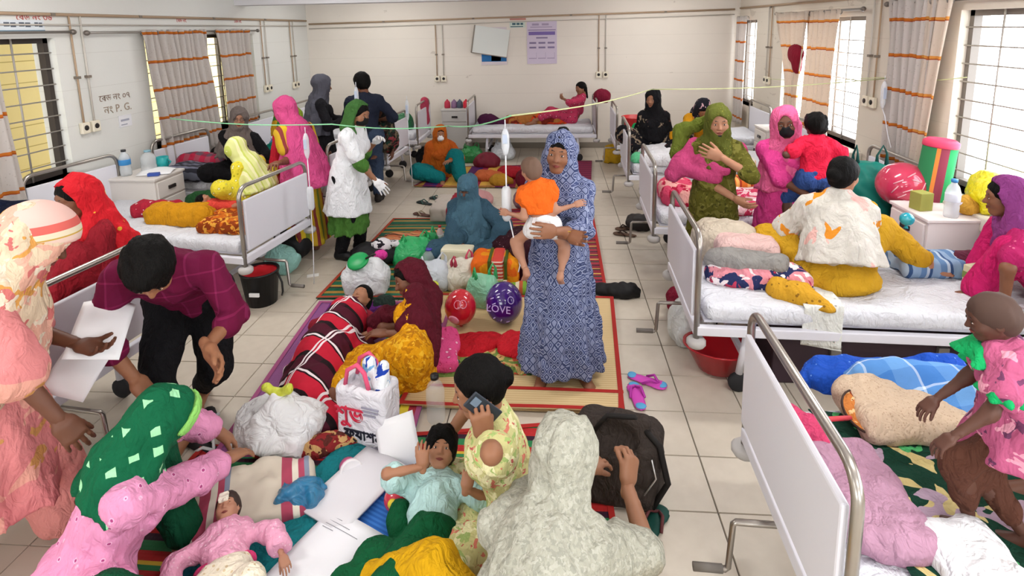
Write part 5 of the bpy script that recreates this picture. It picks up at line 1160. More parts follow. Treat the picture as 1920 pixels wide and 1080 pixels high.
# child standing on the near right bed and the woman holding it
l0 = (1.37, 1.58, .58); y0 = 66; w = wl_(l0, y0)
e = person('child in pink dress with green frills standing on the bed', l0, y0)
J = pose(s=.53, hs=1.16, pelvis=(.0, .0, .39), lean=14, head=(8, 18, 0), hl=(w(1.1, 1.5, .93), (-.4, -.3, -.6), (0, 0, -1)), hr=(w(1.12, 1.66, .9), (.4, -.3, -.6), (0, 0, -1)), fl=(w(1.27, 1.58, .62), (0, 1, 0), (.2, 1, -.1)), fr=(w(1.4, 1.54, .62), (0, 1, 0), (.2, 1, -.1)))
body(J, e, SK[5], headk='headc'); hair(J, e, 'fuzz', plain('#4a3730', .7, .2)); top(J, e, blot('child_pink', '#b2587c', [(16, .58, '#d894a8', 2), (20, .62, '#6a3a5a', 5)]), .4, .018, name='frock', bust=False, skirt=((0, -.01, .3), (.15, .13), 7, .1))
trousers(J, e, cloth('#553428'), o=.01, upto=1.6, name='leggings')
for c, r_ in ((J.neck+A((0, .02, -.02)), .085), (J.sh['l']*.6+J.el['l']*.4, .055), (J.sh['r']*.6+J.el['r']*.4, .055)):
    F = Field(.008); F.skirt(c+A((0, 0, .025)), c-A((0, 0, .03)), (r_*.7, r_*.7), (r_*1.15, r_*1.1), 7, .22); soft('frill', F, cloth('#18a860'), e)
MUSP = printed('must_paisley', '#b98e3e', [(.22, '#8a6226'), (.3, '#d3ae62')], 16)
l0 = (1.78, 1.8, .57); y0 = 80; w = wl_(l0, y0)
e = person('woman in mustard paisley dress behind the child on the near bed', l0, y0)
J = pose(s=1.0, pelvis=(0, 0, .1), lean=0, head=(0, 14, 0), hl=(w(1.5, 1.62, .84), (-.5, -.3, -.9), (0, 1, 0), 'hold'), hr=(w(1.55, 1.8, .92), (.5, -.3, -.9), (0, 1, 0), 'hold'), fl=(w(1.62, 1.74, .63), (-1, .1, -.1), (-.1, 1, 0)), fr=(w(1.62, 1.86, .63), (1, .1, -.1)))
body(J, e, SK[3]); hair(J, e, 'bun'); top(J, e, MUSP, .8, .02, lap=(.03, 1.7, .06))
# ------------------------------------------------------------------ small things
def bottle(label, loc, h=.24, r=.036, body='#dfe8ee', cap='#2a6fb0', band=None, alpha=.35, fill=None, group=None):
    e = empty('bottle', loc, 0, label, 'bottle', group)
    MB().lathe([(.0, 0), (r*.9, 0), (r, .01), (r, h*.28), (r*.94, h*.34), (r, h*.4), (r, h*.66), (r*.75, h*.8), (r*.4, h*.88), (r*.38, h*.93)], 16).build('body', glassy(body, alpha) if alpha < 1 else plain(body, .35, .4), e)
    MB().lathe([(0, h*.92), (r*.45, h*.92), (r*.45, h), (0, h)], 12).build('cap', plain(cap, .4, .4), e)
    if band: MB().lathe([(r*1.01, h*.42), (r*1.03, h*.43), (r*1.03, h*.62), (r*1.01, h*.63)], 16).build('label_band', plain(band, .5, .3), e)
    if fill: MB().lathe([(0, .006), (r*.9, .008), (r*.92, h*.5), (0, h*.5)], 14).build('contents', plain(fill, .3, .4), e)
    return e
def plastic(c, alpha=.85, rough=.3):
    k = ('pb', c, alpha)
    if k not in _M:
        t = NT('film_' + c.strip('#'), rough, .5); t.col(c); t.b.inputs['Alpha'].default_value = alpha; t.bump(t.math('ABSOLUTE', t.math('SUBTRACT', t.noise(t.co(), 9, 3, 1.2), .5)), .8, .06); _M[k] = t.m
    return _M[k]
def bag(label, loc, size, mat, rz=0, handles=True, knot=None, amp=.014, group=None, name='plastic_bag', seed=1, hm=None):
    """a slumped carrier bag with two handle loops or a knot"""
    e = empty(name, loc, D(rz), label, 'bag', group); w, d, h = size; F = Field(max(.009, w*.04))
    F.ell((0, 0, h*.38), (w/2, d/2, h*.42), .03).box((0, 0, h*.22), (w*.44, d*.42, h*.22), .05, .05)
    if knot: F.cone((0, 0, h*.7), (0, 0, h*.98), w*.2, .02, .06)
    else: F.cone((-w*.2, 0, h*.7), (w*.2, 0, h*.7), w*.14, w*.14, .05)
    F.plane((0, 0, 0), (0, 0, -1)); soft('sack', F, mat, e, [(amp, 24, seed), (amp*.6, 55, seed+4)])
    if handles:
        for sx in (-1, 1):
            MB().tube([(sx*w*.2-w*.06, sx*.02, h*.7), (sx*w*.2-w*.07, sx*.03, h*.95), (sx*w*.22, sx*.05, h*1.12), (sx*w*.24+w*.05, sx*.06, h*.98), (sx*w*.24+w*.06, sx*.03, h*.72)], [.022, .009, .007, .009, .022], 6).build('handle', hm or mat, e)
    if knot:
        F = Field(.008); F.ell((0, 0, h*.98), (.03, .025, .025), .01).cone((0, 0, h), (-.06, 0, h*1.12), .015, .025, .02).cone((0, 0, h), (.06, .01, h*1.1), .015, .028, .02); soft('knot', F, knot, e, [(.004, 60, 2)])
    return e
def slipper(label, loc, rz, mat, strap, group=None, L=.25):
    e = empty('slipper', loc, D(rz), label, 'slipper', group); F = Field(.011)
    F.cone((0, -L*.38, .012), (0, L*.3, .012), .034, .046, .02, flat=((0, 0, 1), .3)); soft('sole', F, mat, e)
    MB().tube([(-.042, -.02, .012), (-.03, .03, .045), (0, L*.28, .02)], .008, 6).build('strap', strap, e); MB().tube([(.042, -.02, .012), (.03, .03, .045), (0, L*.28, .02)], .008, 6).build('strap', strap, e); return e
def paper(label, loc, size, rz=0, bendy=.02, tilt=(0, 0), c='#ececee', lines=0, name='paper_sheet', thick=.002):
    e = empty(name, loc, 0, label, 'paper'); e.rotation_euler = (tilt[0], tilt[1], D(rz)); w, d = size
    fn = lambda u, v: Vector(((u-.5)*w, (v-.5)*d, .004+bendy*math.sin(PI*u)*(v)+bendy*.4*math.sin(3*v)))
    solid(MB().sheet(fn, 10, 10).build('leaf', plain(c, .7, .2), e), thick, 1)
    for i in range(lines):
        v = .9-i*.05; mb = MB(); seg = [fn(.12+k*.04, v)+Vector((0, 0, .0035)) for k in range(int(6+5*((i*7) % 3)))]; mb.tube(seg, .0012, 4).build('text_line', plain('#8a8a92', .7, .2), e)
    return e
def balloon(label, loc, r, c, marks, mk, rot=(0, 0, 0), sz=1.12):
    e = empty('balloon', loc, 0, label, 'balloon'); e.rotation_euler = rot
    t = NT('balloon_'+c.strip('#'), .12, .6); t.col(c); t.b.inputs['Coat Weight'].default_value = .4
    prof = [(max(r*math.sin(PI*i/16)*(1-.12*math.cos(PI*i/16) if False else 1), 0), -r*sz*math.cos(PI*i/16)) for i in range(17)]
    MB().lathe(prof, 26).build('skin', t.m, e); MB().lathe([(0, -.02), (.014, -.018), (.006, .0), (0, .003)], 8, (0, 0, -r*sz)).build('neck', plain(c, .3, .4), e)
    for (az, el, sx, sy, kind) in marks:
        az, el = D(az), D(el); n = Vector((math.cos(el)*math.sin(az), -math.cos(el)*math.cos(az), math.sin(el)*1.0)); p = Vector((n.x*r, n.y*r, n.z*r*sz))
        q = n.to_track_quat('Z', 'Y').to_matrix().to_4x4(); M = Matrix.Translation(p*1.003) @ q
        if kind == 'ring': MB().tube([(sx*math.cos(a), sy*math.sin(a), -.003) for a in [k*PI/7 for k in range(15)]], .0028, 5, M=M).build('printed_ring', mk, e)
        elif kind == 'disc': MB().lathe([(0, .004), (sx*.7, .002), (sx, -.004)], 18, M=M).build('printed_disc', mk, e)
        elif kind == 'dash': MB().tube([(-sx, -sy, -.001), (0, 0, .001), (sx, sy, -.001)], .004, 5, M=M).build('printed_dash', mk, e)
        else: try_text('printed_letters', kind, sx, mk, e, M @ Matrix.Rotation(0, 4, 'Z'))
    return e
# --- the heap on the mats
balloon('red balloon with pink ring print and a pale disc', (-.68, 3.68, .17), .115, '#c8202e', [(-2, 32, .024, .028, 'ring'), (22, 32, .024, .028, 'ring'), (-18, -22, .042, .042, 'disc')], plain('#f0a0b8', .3, .4))
balloon('purple balloon with white dashes and letters', (-.37, 3.74, .18), .135, '#3a1470', [(-40, 30, .012, .008, 'dash'), (-20, 45, .012, .008, 'dash'), (5, 58, .012, .006, 'dash'), (30, 50, .014, .006, 'dash'), (-45, 5, .008, .012, 'dash'), (-30, -25, .01, .008, 'dash'), (-5, -30, .004, .012, 'dash'), (20, -38, .012, .004, 'dash'), (-28, 18, .012, .008, 'dash'), (30, 28, .022, .024, 'ring'), (-12, 6, .075, 0, 'LOVE')], plain('#cdb6ee', .3, .4))
GREENF = plastic('#2fb56a', .8); WHF = plastic('#e4e6ea', .92); MINTF = plastic('#8fd8b4', .75)
bag('white sack bag with a green lid on top by the sleeping girl', (-1.56, 4.22, 0), (.38, .32, .34), WHF, 5, handles=False, name='sack')
lid = empty('pot_lid', (-1.59, 4.13, .315), 0, 'green plastic lid with black handle on the white sack', 'lid', None); lid.rotation_euler = (.5, -.1, 0)
MB().lathe([(0, .012), (.06, .01), (.085, 0), (.09, -.012), (.08, -.016), (0, -.01)], 20).build('disc', plain('#159a52', .35, .4), lid); MB().tube([(.07, .0, .012), (.13, .03, .02), (.15, .03, .018)], .008, 6).build('handle', M_DK, lid)
bag('green plastic carrier bag in the middle of the heap', (-1.3, 4.82, 0), (.42, .3, .26), GREENF, 10, seed=3); bag('small green plastic bag behind the carrier bag', (-1.22, 5.1, 0), (.2, .16, .2), GREENF, 30, seed=5)
bag('green and white carrier bag near the veiled woman', (-.9, 4.95, 0), (.38, .26, .22), plastic('#7fce86', .85), -15, seed=7)
bag('milky white plastic bag with blue things beside the maroon scarf', (-1.02, 4.32, 0), (.34, .28, .26), plastic('#d6dde6', .8), 0, seed=9); bag('cream plastic bag with pink twisted handles', (-.78, 4.36, 0), (.34, .26, .26), plastic('#e6e0d0', .85), 20, hm=plain('#c0405c', .5, .3), seed=11)
bag('mint green translucent carrier bag standing behind the balloons', (-.55, 4.02, 0), (.28, .2, .3), MINTF, -5, seed=13, hm=GREENF)
pile('backpack', 'black backpack with white and pink patches by the nurse shoes', 'bag', (-1.66, 4.72, 0), [((0, 0, .1), (.2, .15, .11)), ((-.12, .05, .08), (.12, .12, .08))], plain('#18161a', .6, .3))
pile('cloth_bundle', 'white and black patterned bundle on the black backpack', 'cloth', (-1.58, 4.74, .17), [((0, 0, .03), (.1, .07, .05)), ((.1, .05, .02), (.07, .05, .04))], blot('bw', '#d6d2d6', [(16, .55, '#26222a', 2)]), h=.012)
pile('cloth_bundle', 'bright pink crumpled cloth on the black backpack', 'cloth', (-1.56, 4.62, .12), [((0, 0, .03), (.06, .04, .035))], cloth('#e0409c'), h=.008)
pile('blanket_roll', 'rolled orange and brown striped quilt on the green mat', 'blanket', (-1.5, 5.2, 0), [((-.25, -.1, .04), (.2, .1, 0), .05, .06), ((-.2, .02, .04), (.25, .12, 0), .05, .05)] if False else [((-.25, -.1, .04), (.2, .1, .04), .05, .05), ((-.2, .02, .05), (.25, .2, .04), .05, .05)], stripes('quilt_or', [(0, '#c7714c'), (.3, '#3d2a24'), (.42, '#d68a62'), (.75, '#8a4432'), (.85, '#e0a870')], .12, 1))
bottle('clear bottle with purple cap lying among the green bags', (-1.12, 4.62, .02), .2, .06, '#cfe0dc', '#4a3aa8', group='bottles in the heap'); bottle('small soda bottle with red contents and red cap', (-1.13, 5.15, 0), .24, .035, '#e8c8c8', '#b8242c', '#e6e6e6', .6, '#c0303a')
e = empty('carton', (-1.0, 4.8, 0), .2, 'dark maroon carton between the green bags', 'box'); MB().box((-.07, -.06, 0), (.07, .06, .17), bev=.006).build('shell', plain('#5a1a28', .6, .3), e)
e = empty('paper_bag', (-.86, 4.62, 0), -.1, 'cream paper bag with a red triangle mark', 'bag'); MB().box((-.14, -.08, 0), (.14, .08, .24), bev=.02).build('shell', plain('#d9d3b8', .7, .2), e); MB().tube([(-.05, -.084, .1), (.0, -.084, .18), (.05, -.084, .1), (-.05, -.084, .1)], .006, 4).build('triangle_mark', plain('#c8404c', .6, .2), e)
e = empty('folded_shawl', (-.5, 4.42, 0), .0, 'folded orange and yellow shawl with a red and white band', 'cloth'); F = Field(.012); F.box((0, 0, .13), (.2, .16, .13), .06); soft('folded_cloth', F, blot('or_y', '#e5911a', [(4, .52, '#e2671c', 2)]), e, [(.008, 24, 2)])
MB().box((-.02, -.175, .02), (.08, .12, .275), bev=.02).build('woven_band', stripes('bandrw', [(0, '#c8443a'), (.3, '#e6d0c0'), (.45, '#c8443a'), (.75, '#e6d0c0')], .06, 2), e); [MB().box((x, -.174, .02), (x+.025, .12, .272), bev=.005).build('band_edge', plain('#4a5a20', .8, .2), e) for x in (-.05, .085)]
pile('cloth_bundle', 'striped green and cream cloth under the orange shawl', 'cloth', (-.46, 4.22, 0), [((-.15, 0, .05), (.18, 0, .05), .05, .05)], stripes('grst', [(0, '#7aa83c'), (.4, '#e0d4b8'), (.7, '#b85a3a')], .1, 0))
e = empty('water_jug', (-.98, 3.98, 0), 0, 'green jug with bright yellow lid beside the maroon scarf', 'jug'); MB().lathe([(0, 0), (.07, 0), (.08, .02), (.08, .12), (.075, .14)], 18).build('body', plain('#2aa04c', .35, .4), e); MB().lathe([(.072, .135), (.078, .14), (.078, .19), (.05, .2), (0, .2)], 18).build('lid', plain('#d9e02a', .35, .4), e); MB().tube([(-.03, 0, .2), (0, 0, .235), (.03, 0, .2)], .01, 6).build('lid_loop', plain('#2aa04c', .35, .4), e)
pile('pillow', 'pink printed pillow lying beside the mustard dress', 'pillow', (-.78, 3.3, .01), [('box', (0, 0, .05), (.15, .19, .05), .045)], printed('pinkfl', '#e0508a', [(.2, '#f4b8d0'), (.28, '#c8306c')], 22), rz=.1)
pile('cloth_bundle', 'crumpled red cloth spread in front of the balloons', 'cloth', (-.5, 3.42, 0), [((-.2, 0, .03), (.1, .1, .04)), ((.02, .05, .03), (.16, .09, .05)), ((-.1, -.08, .02), (.12, .08, .03))], cloth('#c01c28', .3), h=.012)
pile('cushion', 'flat round red cushion near the feet of the standing woman', 'pillow', (-.22, 3.42, 0), [((0, 0, .045), (.17, .15, .05))], cloth('#c4202c', .1), h=.014)
drape('quilt', 'multicoloured floral quilt edge on the tan mat', 'quilt', (-.42, 3.24, .014), (.85, .28), blot('quilt_fl', '#6f8a44', [(10, .52, '#c9a86a', 2), (13, .57, '#b8503c', 5), (16, .6, '#2f4a34', 8)]), .012, .01, 8, .05)
pile('cushion', 'dark green small cushion by the sleeping girl', 'pillow', (-1.32, 3.92, 0), [((0, 0, .05), (.09, .07, .06))], cloth('#2c3a34'), h=.012)
pile('pillow', 'purple pillow under the sleeping girl', 'pillow', (-1.5, 3.78, .01), [('box', (0, 0, .03), (.24, .15, .03), .028)], cloth('#6a2a7a'))
PLD = plaid('red_black_plaid', [(0, '#1d1418'), (.34, '#e9dde0'), (.39, '#1d1418'), (.43, '#e9dde0'), (.48, '#3a1420'), (.75, '#1d1418')], [(0, '#c02238'), (.38, '#201418'), (.42, '#e9dde0'), (.47, '#201418'), (.52, '#4a1626'), (.85, '#201418')], .25, 'LIGHTEN', axes=(0, 1), rot=(0, 0, .35))
pile('blanket', 'red and black plaid blanket over the sleeping girl', 'blanket', (-1.45, 3.2, .005), [((-.02, .34, .13), (.0, -.1, .13), .15, .17), ((.0, -.1, .11), (.06, -.48, .08), .17, .15), ((-.15, .1, .05), (-.12, -.3, .04), .09, .09), ((.16, .1, .05), (.2, -.35, .05), .09, .1), ((.1, -.45, .05), (.22, -.6, .04), .1, .09)], PLD, ((.012, 22, 3), (.008, 42, 8)), .013)
# --- things nearest the camera
bag('bulging white plastic bag tied with a yellow knot', (-1.45, 2.52, .015), (.46, .34, .27), plastic('#eceef0', .96), -8, handles=False, knot=plastic('#d8e04a', .9), amp=.02)
sb = empty('shopping_bag', (-.98, 2.56, .015), D(-14), 'white shopping bag with red and black lettering and pink handles', 'bag'); F = Field(.011); F.box((0, 0, .17), (.145, .085, .17), .03); F.box((0, 0, .34), (.11, .055, .05), .02, sub=True); soft('sack', F, plastic('#e4e2e8', .97, .45), sb, [(.006, 26, 3), (.003, 60, 5)])
M_F = Matrix.Rotation(PI/2, 4, 'X')
try_text('lettering', 'শুভ', .12, plain('#d22d4a', .5, .3), sb, Matrix.Translation((-.055, -.091, .19)) @ M_F, .004); try_text('lettering', 'ফ্যাশন', .075, plain('#1d1d2c', .5, .3), sb, Matrix.Translation((.02, -.091, .085)) @ M_F, .004)
[MB().box((x0, -.094, z0), (x0+ww, -.088, z0+.007)).build('small_print', plain('#9a98a8', .5, .3), sb) for x0, ww, z0 in ((.02, .1, .245), (.025, .09, .225), (.03, .07, .205), (-.04, .16, .025))]
for yy in (-.06, .05): MB().tube([(-.09, yy, .33), (-.07, yy, .42), (-.01, yy, .46), (.03, yy, .42), (.05, yy, .33)], .012, 6).build('handle', plain('#e8587e', .45, .3), sb)
F = Field(.009); F.cone((.09, 0, .33), (.1, .01, .43), .045, .03, .03).cone((.02, .02, .33), (.01, .02, .42), .04, .035, .03); soft('packet', F, blot('packet', '#e9edf2', [(12, .56, '#2547b0', 2), (16, .62, '#7fb6e0', 5)]), sb, [(.006, 40, 2)])
bottle('empty clear plastic bottle with black cap behind the boy', (-.66, 2.72, .015), .27, .052, '#dfe4e4', '#17171a', None, .25)
paper('white sheet standing bent beside the boy', (-.78, 2.43, .06), (.2, .32), 12, .05, (1.0, -.25)); paper('long white paper pad lying beside the teal cloth', (-.93, 2.2, .045), (.27, .42), -26, .008, c='#dfdde2', thick=.012)
paper('white printed report sheet at the bottom of the picture', (-.93, 1.86, .05), (.3, .36), -24, .006, lines=4, c='#ebebf0')
drape('sheet', 'bright blue woven sheet under the papers', 'cloth', (-.82, 1.95, .012), (.5, 1.0), stripes('blue_weave', [(0, '#2c63b4'), (.5, '#3b78c8')], .02, 1), .012, .005, 6, -.42)
drape('sheet', 'teal cotton sheet crossing the near mat', 'cloth', (-1.16, 2.0, .016), (.34, .95), cloth('#1c8088', .2), .02, .012, 9, -.5)
pile('cushion', 'cream and red striped pillow behind the infant', 'pillow', (-1.38, 2.12, .01), [('box', (0, 0, .05), (.26, .17, .045), .04)], stripes('cushst', [(0, '#d8cdbc'), (.28, '#d8cdbc'), (.36, '#b04a62'), (.5, '#e4dccc'), (.58, '#b04a62'), (.66, '#8a93a8'), (.72, '#d8cdbc')], .34, 0), rz=.45)
bag('crumpled teal blue plastic bag on the teal sheet', (-1.16, 2.12, .03), (.2, .14, .12), plastic('#1f7fae', .8), 40, handles=False, amp=.02)
pile('cloth_bundle', 'brown and red patterned cloth strip behind the papers', 'cloth', (-1.2, 2.42, .015), [((-.28, -.03, .03), (.05, .05, .03), .05, .05), ((.05, .05, .03), (.22, .14, .03), .05, .04)], blot('br_red', '#8c2a2c', [(14, .53, '#c9a06a', 2), (18, .58, '#5a2a24', 5)]), h=.012)
e = empty('cup', (-1.03, 2.36, .02), 0, 'pink and white plastic cup lying by the shopping bag', 'cup'); e.rotation_euler = (1.2, 0, .6); MB().lathe([(0, 0), (.042, 0), (.05, .09), (.046, .09), (.038, .01), (0, .01)], 18).build('body', plain('#e86aa0', .4, .4), e); MB().lathe([(.051, .07), (.055, .075), (.055, .095), (.05, .1), (.045, .09)], 18).build('rim', plain('#f0ecee', .4, .4), e)
pile('blanket', 'dark green blanket over the boy lying down', 'blanket', (-.55, 1.7, .01), [((.05, .17, .1), (-.02, -.12, .1), .12, .14), ((-.06, .0, .05), (-.16, -.22, .04), .1, .12), ((-.14, .12, .06), (-.26, -.12, .03), .1, .11), ((-.1, -.1, .05), (-.3, -.2, .03), .11, .1), ((.12, .05, .06), (.18, -.2, .05), .1, .11), ((-.1, .28, .04), (-.12, .34, .05), .07, .06)], cloth('#0d5a34', .3), ((.014, 22, 3), (.008, 44, 8)), .012)
balloon('small red and yellow ball half under the green blanket', (-.72, 2.14, .06), .055, '#c83a4a', [(0, 20, .025, .025, 'disc')], plain('#e8c83a', .4, .3), sz=1.0)
slipper('black sandal with grey strap beside the mat corner', (-1.93, 2.66, 0), -140, plain('#141416', .6, .3), plain('#b9bcc2', .5, .3), 'black sandals'); slipper('black sandal beside the green headscarf', (-1.83, 2.45, 0), -110, plain('#141416', .6, .3), plain('#c9c9c9', .5, .3), 'black sandals')
slipper('pink and blue flip flop lying lengthwise on the tiles', (.475, 2.98, 0), 4, plain('#cf4ab6', .6, .3), plain('#b83aa8', .6, .3), 'pink flip flops'); slipper('pink and blue flip flop turned sideways on the tiles', (.56, 3.12, 0), -118, plain('#cf4ab6', .6, .3), plain('#b83aa8', .6, .3), 'pink flip flops')
for o_ in [o for o in COL.objects if o.get('group') == 'pink flip flops']:
    for yy in (-.1, .09): F = Field(.007); F.ell((0, yy, .019), (.034, .03, .006), 0); soft('blue_patch', F, plain('#5aa6d6', .6, .3), o_)
slipper('dark green slipper lying outermost beside the grey scarf', (.42, 2.12, .0), -30, plain('#0d4038', .6, .3), plain('#5a2a2c', .6, .3), 'green slippers'); slipper('dark green slipper nearest the camera beside the grey scarf', (.34, 1.92, .0), -35, plain('#0d4038', .6, .3), plain('#5a2a2c', .6, .3), 'green slippers')
bp = empty('travel_bag', (.3, 2.3, 0), D(-12), 'dark grey brown travel bag being opened beside the grey scarf', 'bag'); F = Field(.012); F.box((-.02, 0, .18), (.2, .13, .18), .07); F.cone((.0, -.02, .36), (.1, -.03, .4), .06, .04, .05); F.ell((-.02, -.1, .36), (.1, .07, .08), .02, sub=True); soft('shell', F, cloth('#3b332f', .2), bp, [(.012, 18, 3), (.006, 40, 6)])
MB().tube([(.15, -.1, .05), (.21, -.12, .2), (.17, -.08, .34), (.1, -.05, .39)], .014, 6).build('strap', plain('#1d1a19', .7, .2), bp); MB().tube([(.1, -.125, .1), (.16, -.13, .22), (.14, -.12, .3)], .004, 5).build('zip', plain('#c9c9c9', .3, .6, .7), bp); MB().tube([(-.12, -.08, .35), (-.06, -.06, .43), (.06, -.04, .43), (.12, -.03, .36)], .012, 6).build('carry_handle', plain('#1d1a19', .7, .2), bp)
pile('shoulder_bag', 'flat black bag lying at the edge of the mats', 'bag', (.48, 4.22, 0), [((-.16, .05, .03), (.12, .0, .04), .04, .07)], plain('#131214', .6, .3), h=.012)
# --- by and under the beds
bk = empty('bucket', (-2.36, 4.02, 0), 0, 'black plastic bucket holding a red bowl beside the left bed', 'bucket'); MB().lathe([(0, 0), (.115, 0), (.145, .26), (.15, .26), (.15, .275), (.138, .275), (.11, .012), (0, .012)], 24).build('body', plain('#121214', .4, .4), bk)
MB().lathe([(.0, .2), (.09, .205), (.125, .255), (.132, .262), (.12, .25), (.08, .215), (0, .212)], 22).build('red_bowl', plain('#c4202a', .35, .4), bk); MB().tube([(.15, 0, .25), (.19, -.02, .18), (.19, -.02, .1), (.17, 0, .06)], .008, 6).build('bail', plain('#1d1d1f', .5, .3), bk); MB().box((-.02, -.146, .11), (.06, -.132, .14), bev=.002).build('sticker', plain('#e8e8ea', .5, .3), bk)
e = empty('bin', (-2.5, 5.2, 0), 0, 'rust orange plastic bin beside the nurse', 'bin'); MB().lathe([(0, 0), (.11, 0), (.14, .36), (.145, .36), (.145, .37), (.13, .37), (.1, .012), (0, .012)], 20).build('body', plain('#b5551e', .5, .3), e)
rb = empty('basin', (1.02, 3.28, 0), 0, 'red plastic basin under the bed with the seated woman', 'basin'); rb.rotation_euler = (-.12, .06, .3); rb.location.z = .105; MB().lathe([(0, -.09), (.12, -.09), (.2, .05), (.215, .055), (.215, .065), (.195, .06), (.11, -.078), (0, -.078)], 28).build('body', plain('#b01220', .2, .5), rb)
bag('white sack tied at the neck under the bed foot', (.93, 3.62, 0), (.3, .26, .36), plastic('#dfe2e0', .96), 10, handles=False, knot=plastic('#cfd2d0', .9), name='sack', seed=21)
pile('cloth_bundle', 'dark red bundle under the middle right bed', 'cloth', (.98, 3.95, 0), [((0, 0, .1), (.14, .12, .12))], cloth('#7c1830'))
pile('shoulder_bag', 'dark handbag on the floor under a right bed', 'bag', (.92, 5.75, 0), [((0, 0, .07), (.16, .12, .08))], plain('#2a2524', .6, .3)); slipper('brown sandal left in the aisle beside the right beds', (.72, 5.55, 0), 70, plain('#5a4232', .6, .3), plain('#3a2a22', .6, .3), 'brown sandals'); slipper('brown sandal right in the aisle beside the right beds', (.76, 5.72, 0), 95, plain('#5a4232', .6, .3), plain('#3a2a22', .6, .3), 'brown sandals')
slipper('dark slipper of the left pair near the green mat', (-1.62, 6.55, 0), 60, plain('#1f2a2a', .6, .3), plain('#3a5a54', .6, .3), 'slippers by the green mat'); slipper('dark slipper of the left pair farther from the mat', (-1.5, 6.72, 0), 55, plain('#1f2a2a', .6, .3), plain('#3a5a54', .6, .3), 'slippers by the green mat')
slipper('tan slipper nearest the green mat edge', (-1.55, 6.12, 0), 65, plain('#5a3a30', .6, .3), plain('#a89a84', .6, .3), 'tan slippers'); slipper('tan slipper behind the first tan slipper', (-1.38, 6.28, 0), 75, plain('#b5a890', .6, .3), plain('#6a4a3c', .6, .3), 'tan slippers')
e = empty('paper_scrap', (-2.15, 4.5, 0), .4, 'small white paper scrap on the left aisle tiles', 'paper'); MB().box((-.05, -.03, 0), (.05, .03, .004)).build('leaf', plain('#eceae6', .8, .2), e)
pile('cloth_bundle', 'mint cloth lying under the left bed foot', 'cloth', (-2.45, 4.55, 0), [((0, 0, .12), (.16, .1, .13))], cloth('#9ccfc6')); pile('shoulder_bag', 'black bag under the left bed behind the bucket', 'bag', (-2.5, 4.85, 0), [((0, 0, .14), (.18, .12, .15))], plain('#17171a', .6, .3))
# --- cloths and bedding on the left beds
def on_bed(name, label, cat, loc, prims, mat, **k): return pile(name, label, cat, (loc[0], loc[1], .565), prims, mat, **k)
on_bed('blanket', 'mustard yellow blanket heaped on the second left bed', 'blanket', (-3.2, 4.3, 0), [((-.2, 0, .06), (.25, -.05, .06), .1, .11)], cloth('#cf9018', .2)); on_bed('blanket', 'dark green blanket behind the mustard blanket', 'blanket', (-3.0, 4.6, 0), [((-.25, .05, .06), (.2, 0, .06), .1, .09)], cloth('#1f4a26', .2))
on_bed('blanket', 'orange and brown patterned blanket at the bed foot', 'blanket', (-2.62, 4.18, 0), [('box', (0, 0, .05), (.22, .18, .06), .05)], blot('orbr', '#8a3a12', [(14, .52, '#c4641c', 2), (20, .58, '#e0a03c', 5)])); on_bed('blanket', 'red white patterned cloth near the bedside locker', 'cloth', (-3.5, 4.45, 0), [((-.15, 0, .05), (.15, 0, .05), .08, .08)], printed('redwh', '#a82438', [(.22, '#e6c8c8')], 20))
on_bed('cloth_bundle', 'mint green cloth on the second left bed pillow end', 'cloth', (-3.9, 4.2, 0), [((-.1, 0, .04), (.12, 0, .04), .06, .06), ((.06, .03, .06), (.06, .05, .09))], cloth('#7cc4a0')); on_bed('cloth_bundle', 'dark teal small bundle on the second left bed', 'cloth', (-4.12, 4.12, 0), [((-.1, 0, .03), (.1, 0, .03), .04, .05)], cloth('#274a4e'))
on_bed('pillow', 'dark grey striped pillow on the window side bed', 'pillow', (-3.95, 5.62, 0), [('box', (0, 0, .09), (.25, .17, .08), .07)], stripes('grpil', [(0, '#2b2b34'), (.3, '#5a5c68'), (.45, '#2b2b34'), (.7, '#77788a')], .11, 1)); on_bed('blanket', 'red and grey checked blanket above the striped pillow', 'blanket', (-3.95, 5.85, 0), [((-.2, 0, .14), (.15, 0, .14), .11, .1)], plaid('rgchk', [(0, '#a82440'), (.5, '#7a5a64')], [(0, '#b82c48'), (.5, '#3a3a48')], .12))
pile('jacket', 'dark navy jacket hung over the left bed head', 'clothing', (-4.1, 3.62, .58), [((-.1, 0, .2), (.25, 0, .16), .18, .2), ((0, 0, .1), (.3, .25, .15))], cloth('#141a30', .2), h=.02)
on_bed('cloth_bundle', 'orange red cloth lying on the nearest left bed', 'cloth', (-2.62, 2.42, 0), [('box', (0, 0, .06), (.2, .22, .07), .06)], blot('fire', '#8e1c18', [(8, .54, '#c4501c', 2)])); pile('cloth_bundle', 'teal bundle and cushion on the bed by the far left curtain', 'cloth', (-3.2, 6.15, .62), [((0, 0, .12), (.2, .14, .14)), ((-.2, .05, .05), (.14, .1, .08))], cloth('#0f7a68'))
bottle('blue plastic packet bottle standing on the teal bundle bed', (-3.36, 6.3, .57), .34, .07, '#4a8ac8', '#e4e4e8', None, 1.0); pile('cloth_bundle', 'green and yellow printed cloth hanging beside the narrow curtain', 'cloth', (-3.75, 7.25, .57), [((0, 0, .2), (0, 0, .5), .12, .05)], blot('gry', '#3f7a34', [(6, .54, '#d8a82a', 2)]))
bottle('large water bottle with blue label on the left locker', (-4.2, 5.0, .78), .26, .05, '#dfe6ea', '#26262a', '#3a86c4', .45); bottle('round clear water jar on the left locker', (-4.08, 5.16, .78), .22, .07, '#e4e8ea', '#7fa8b8', None, .4)
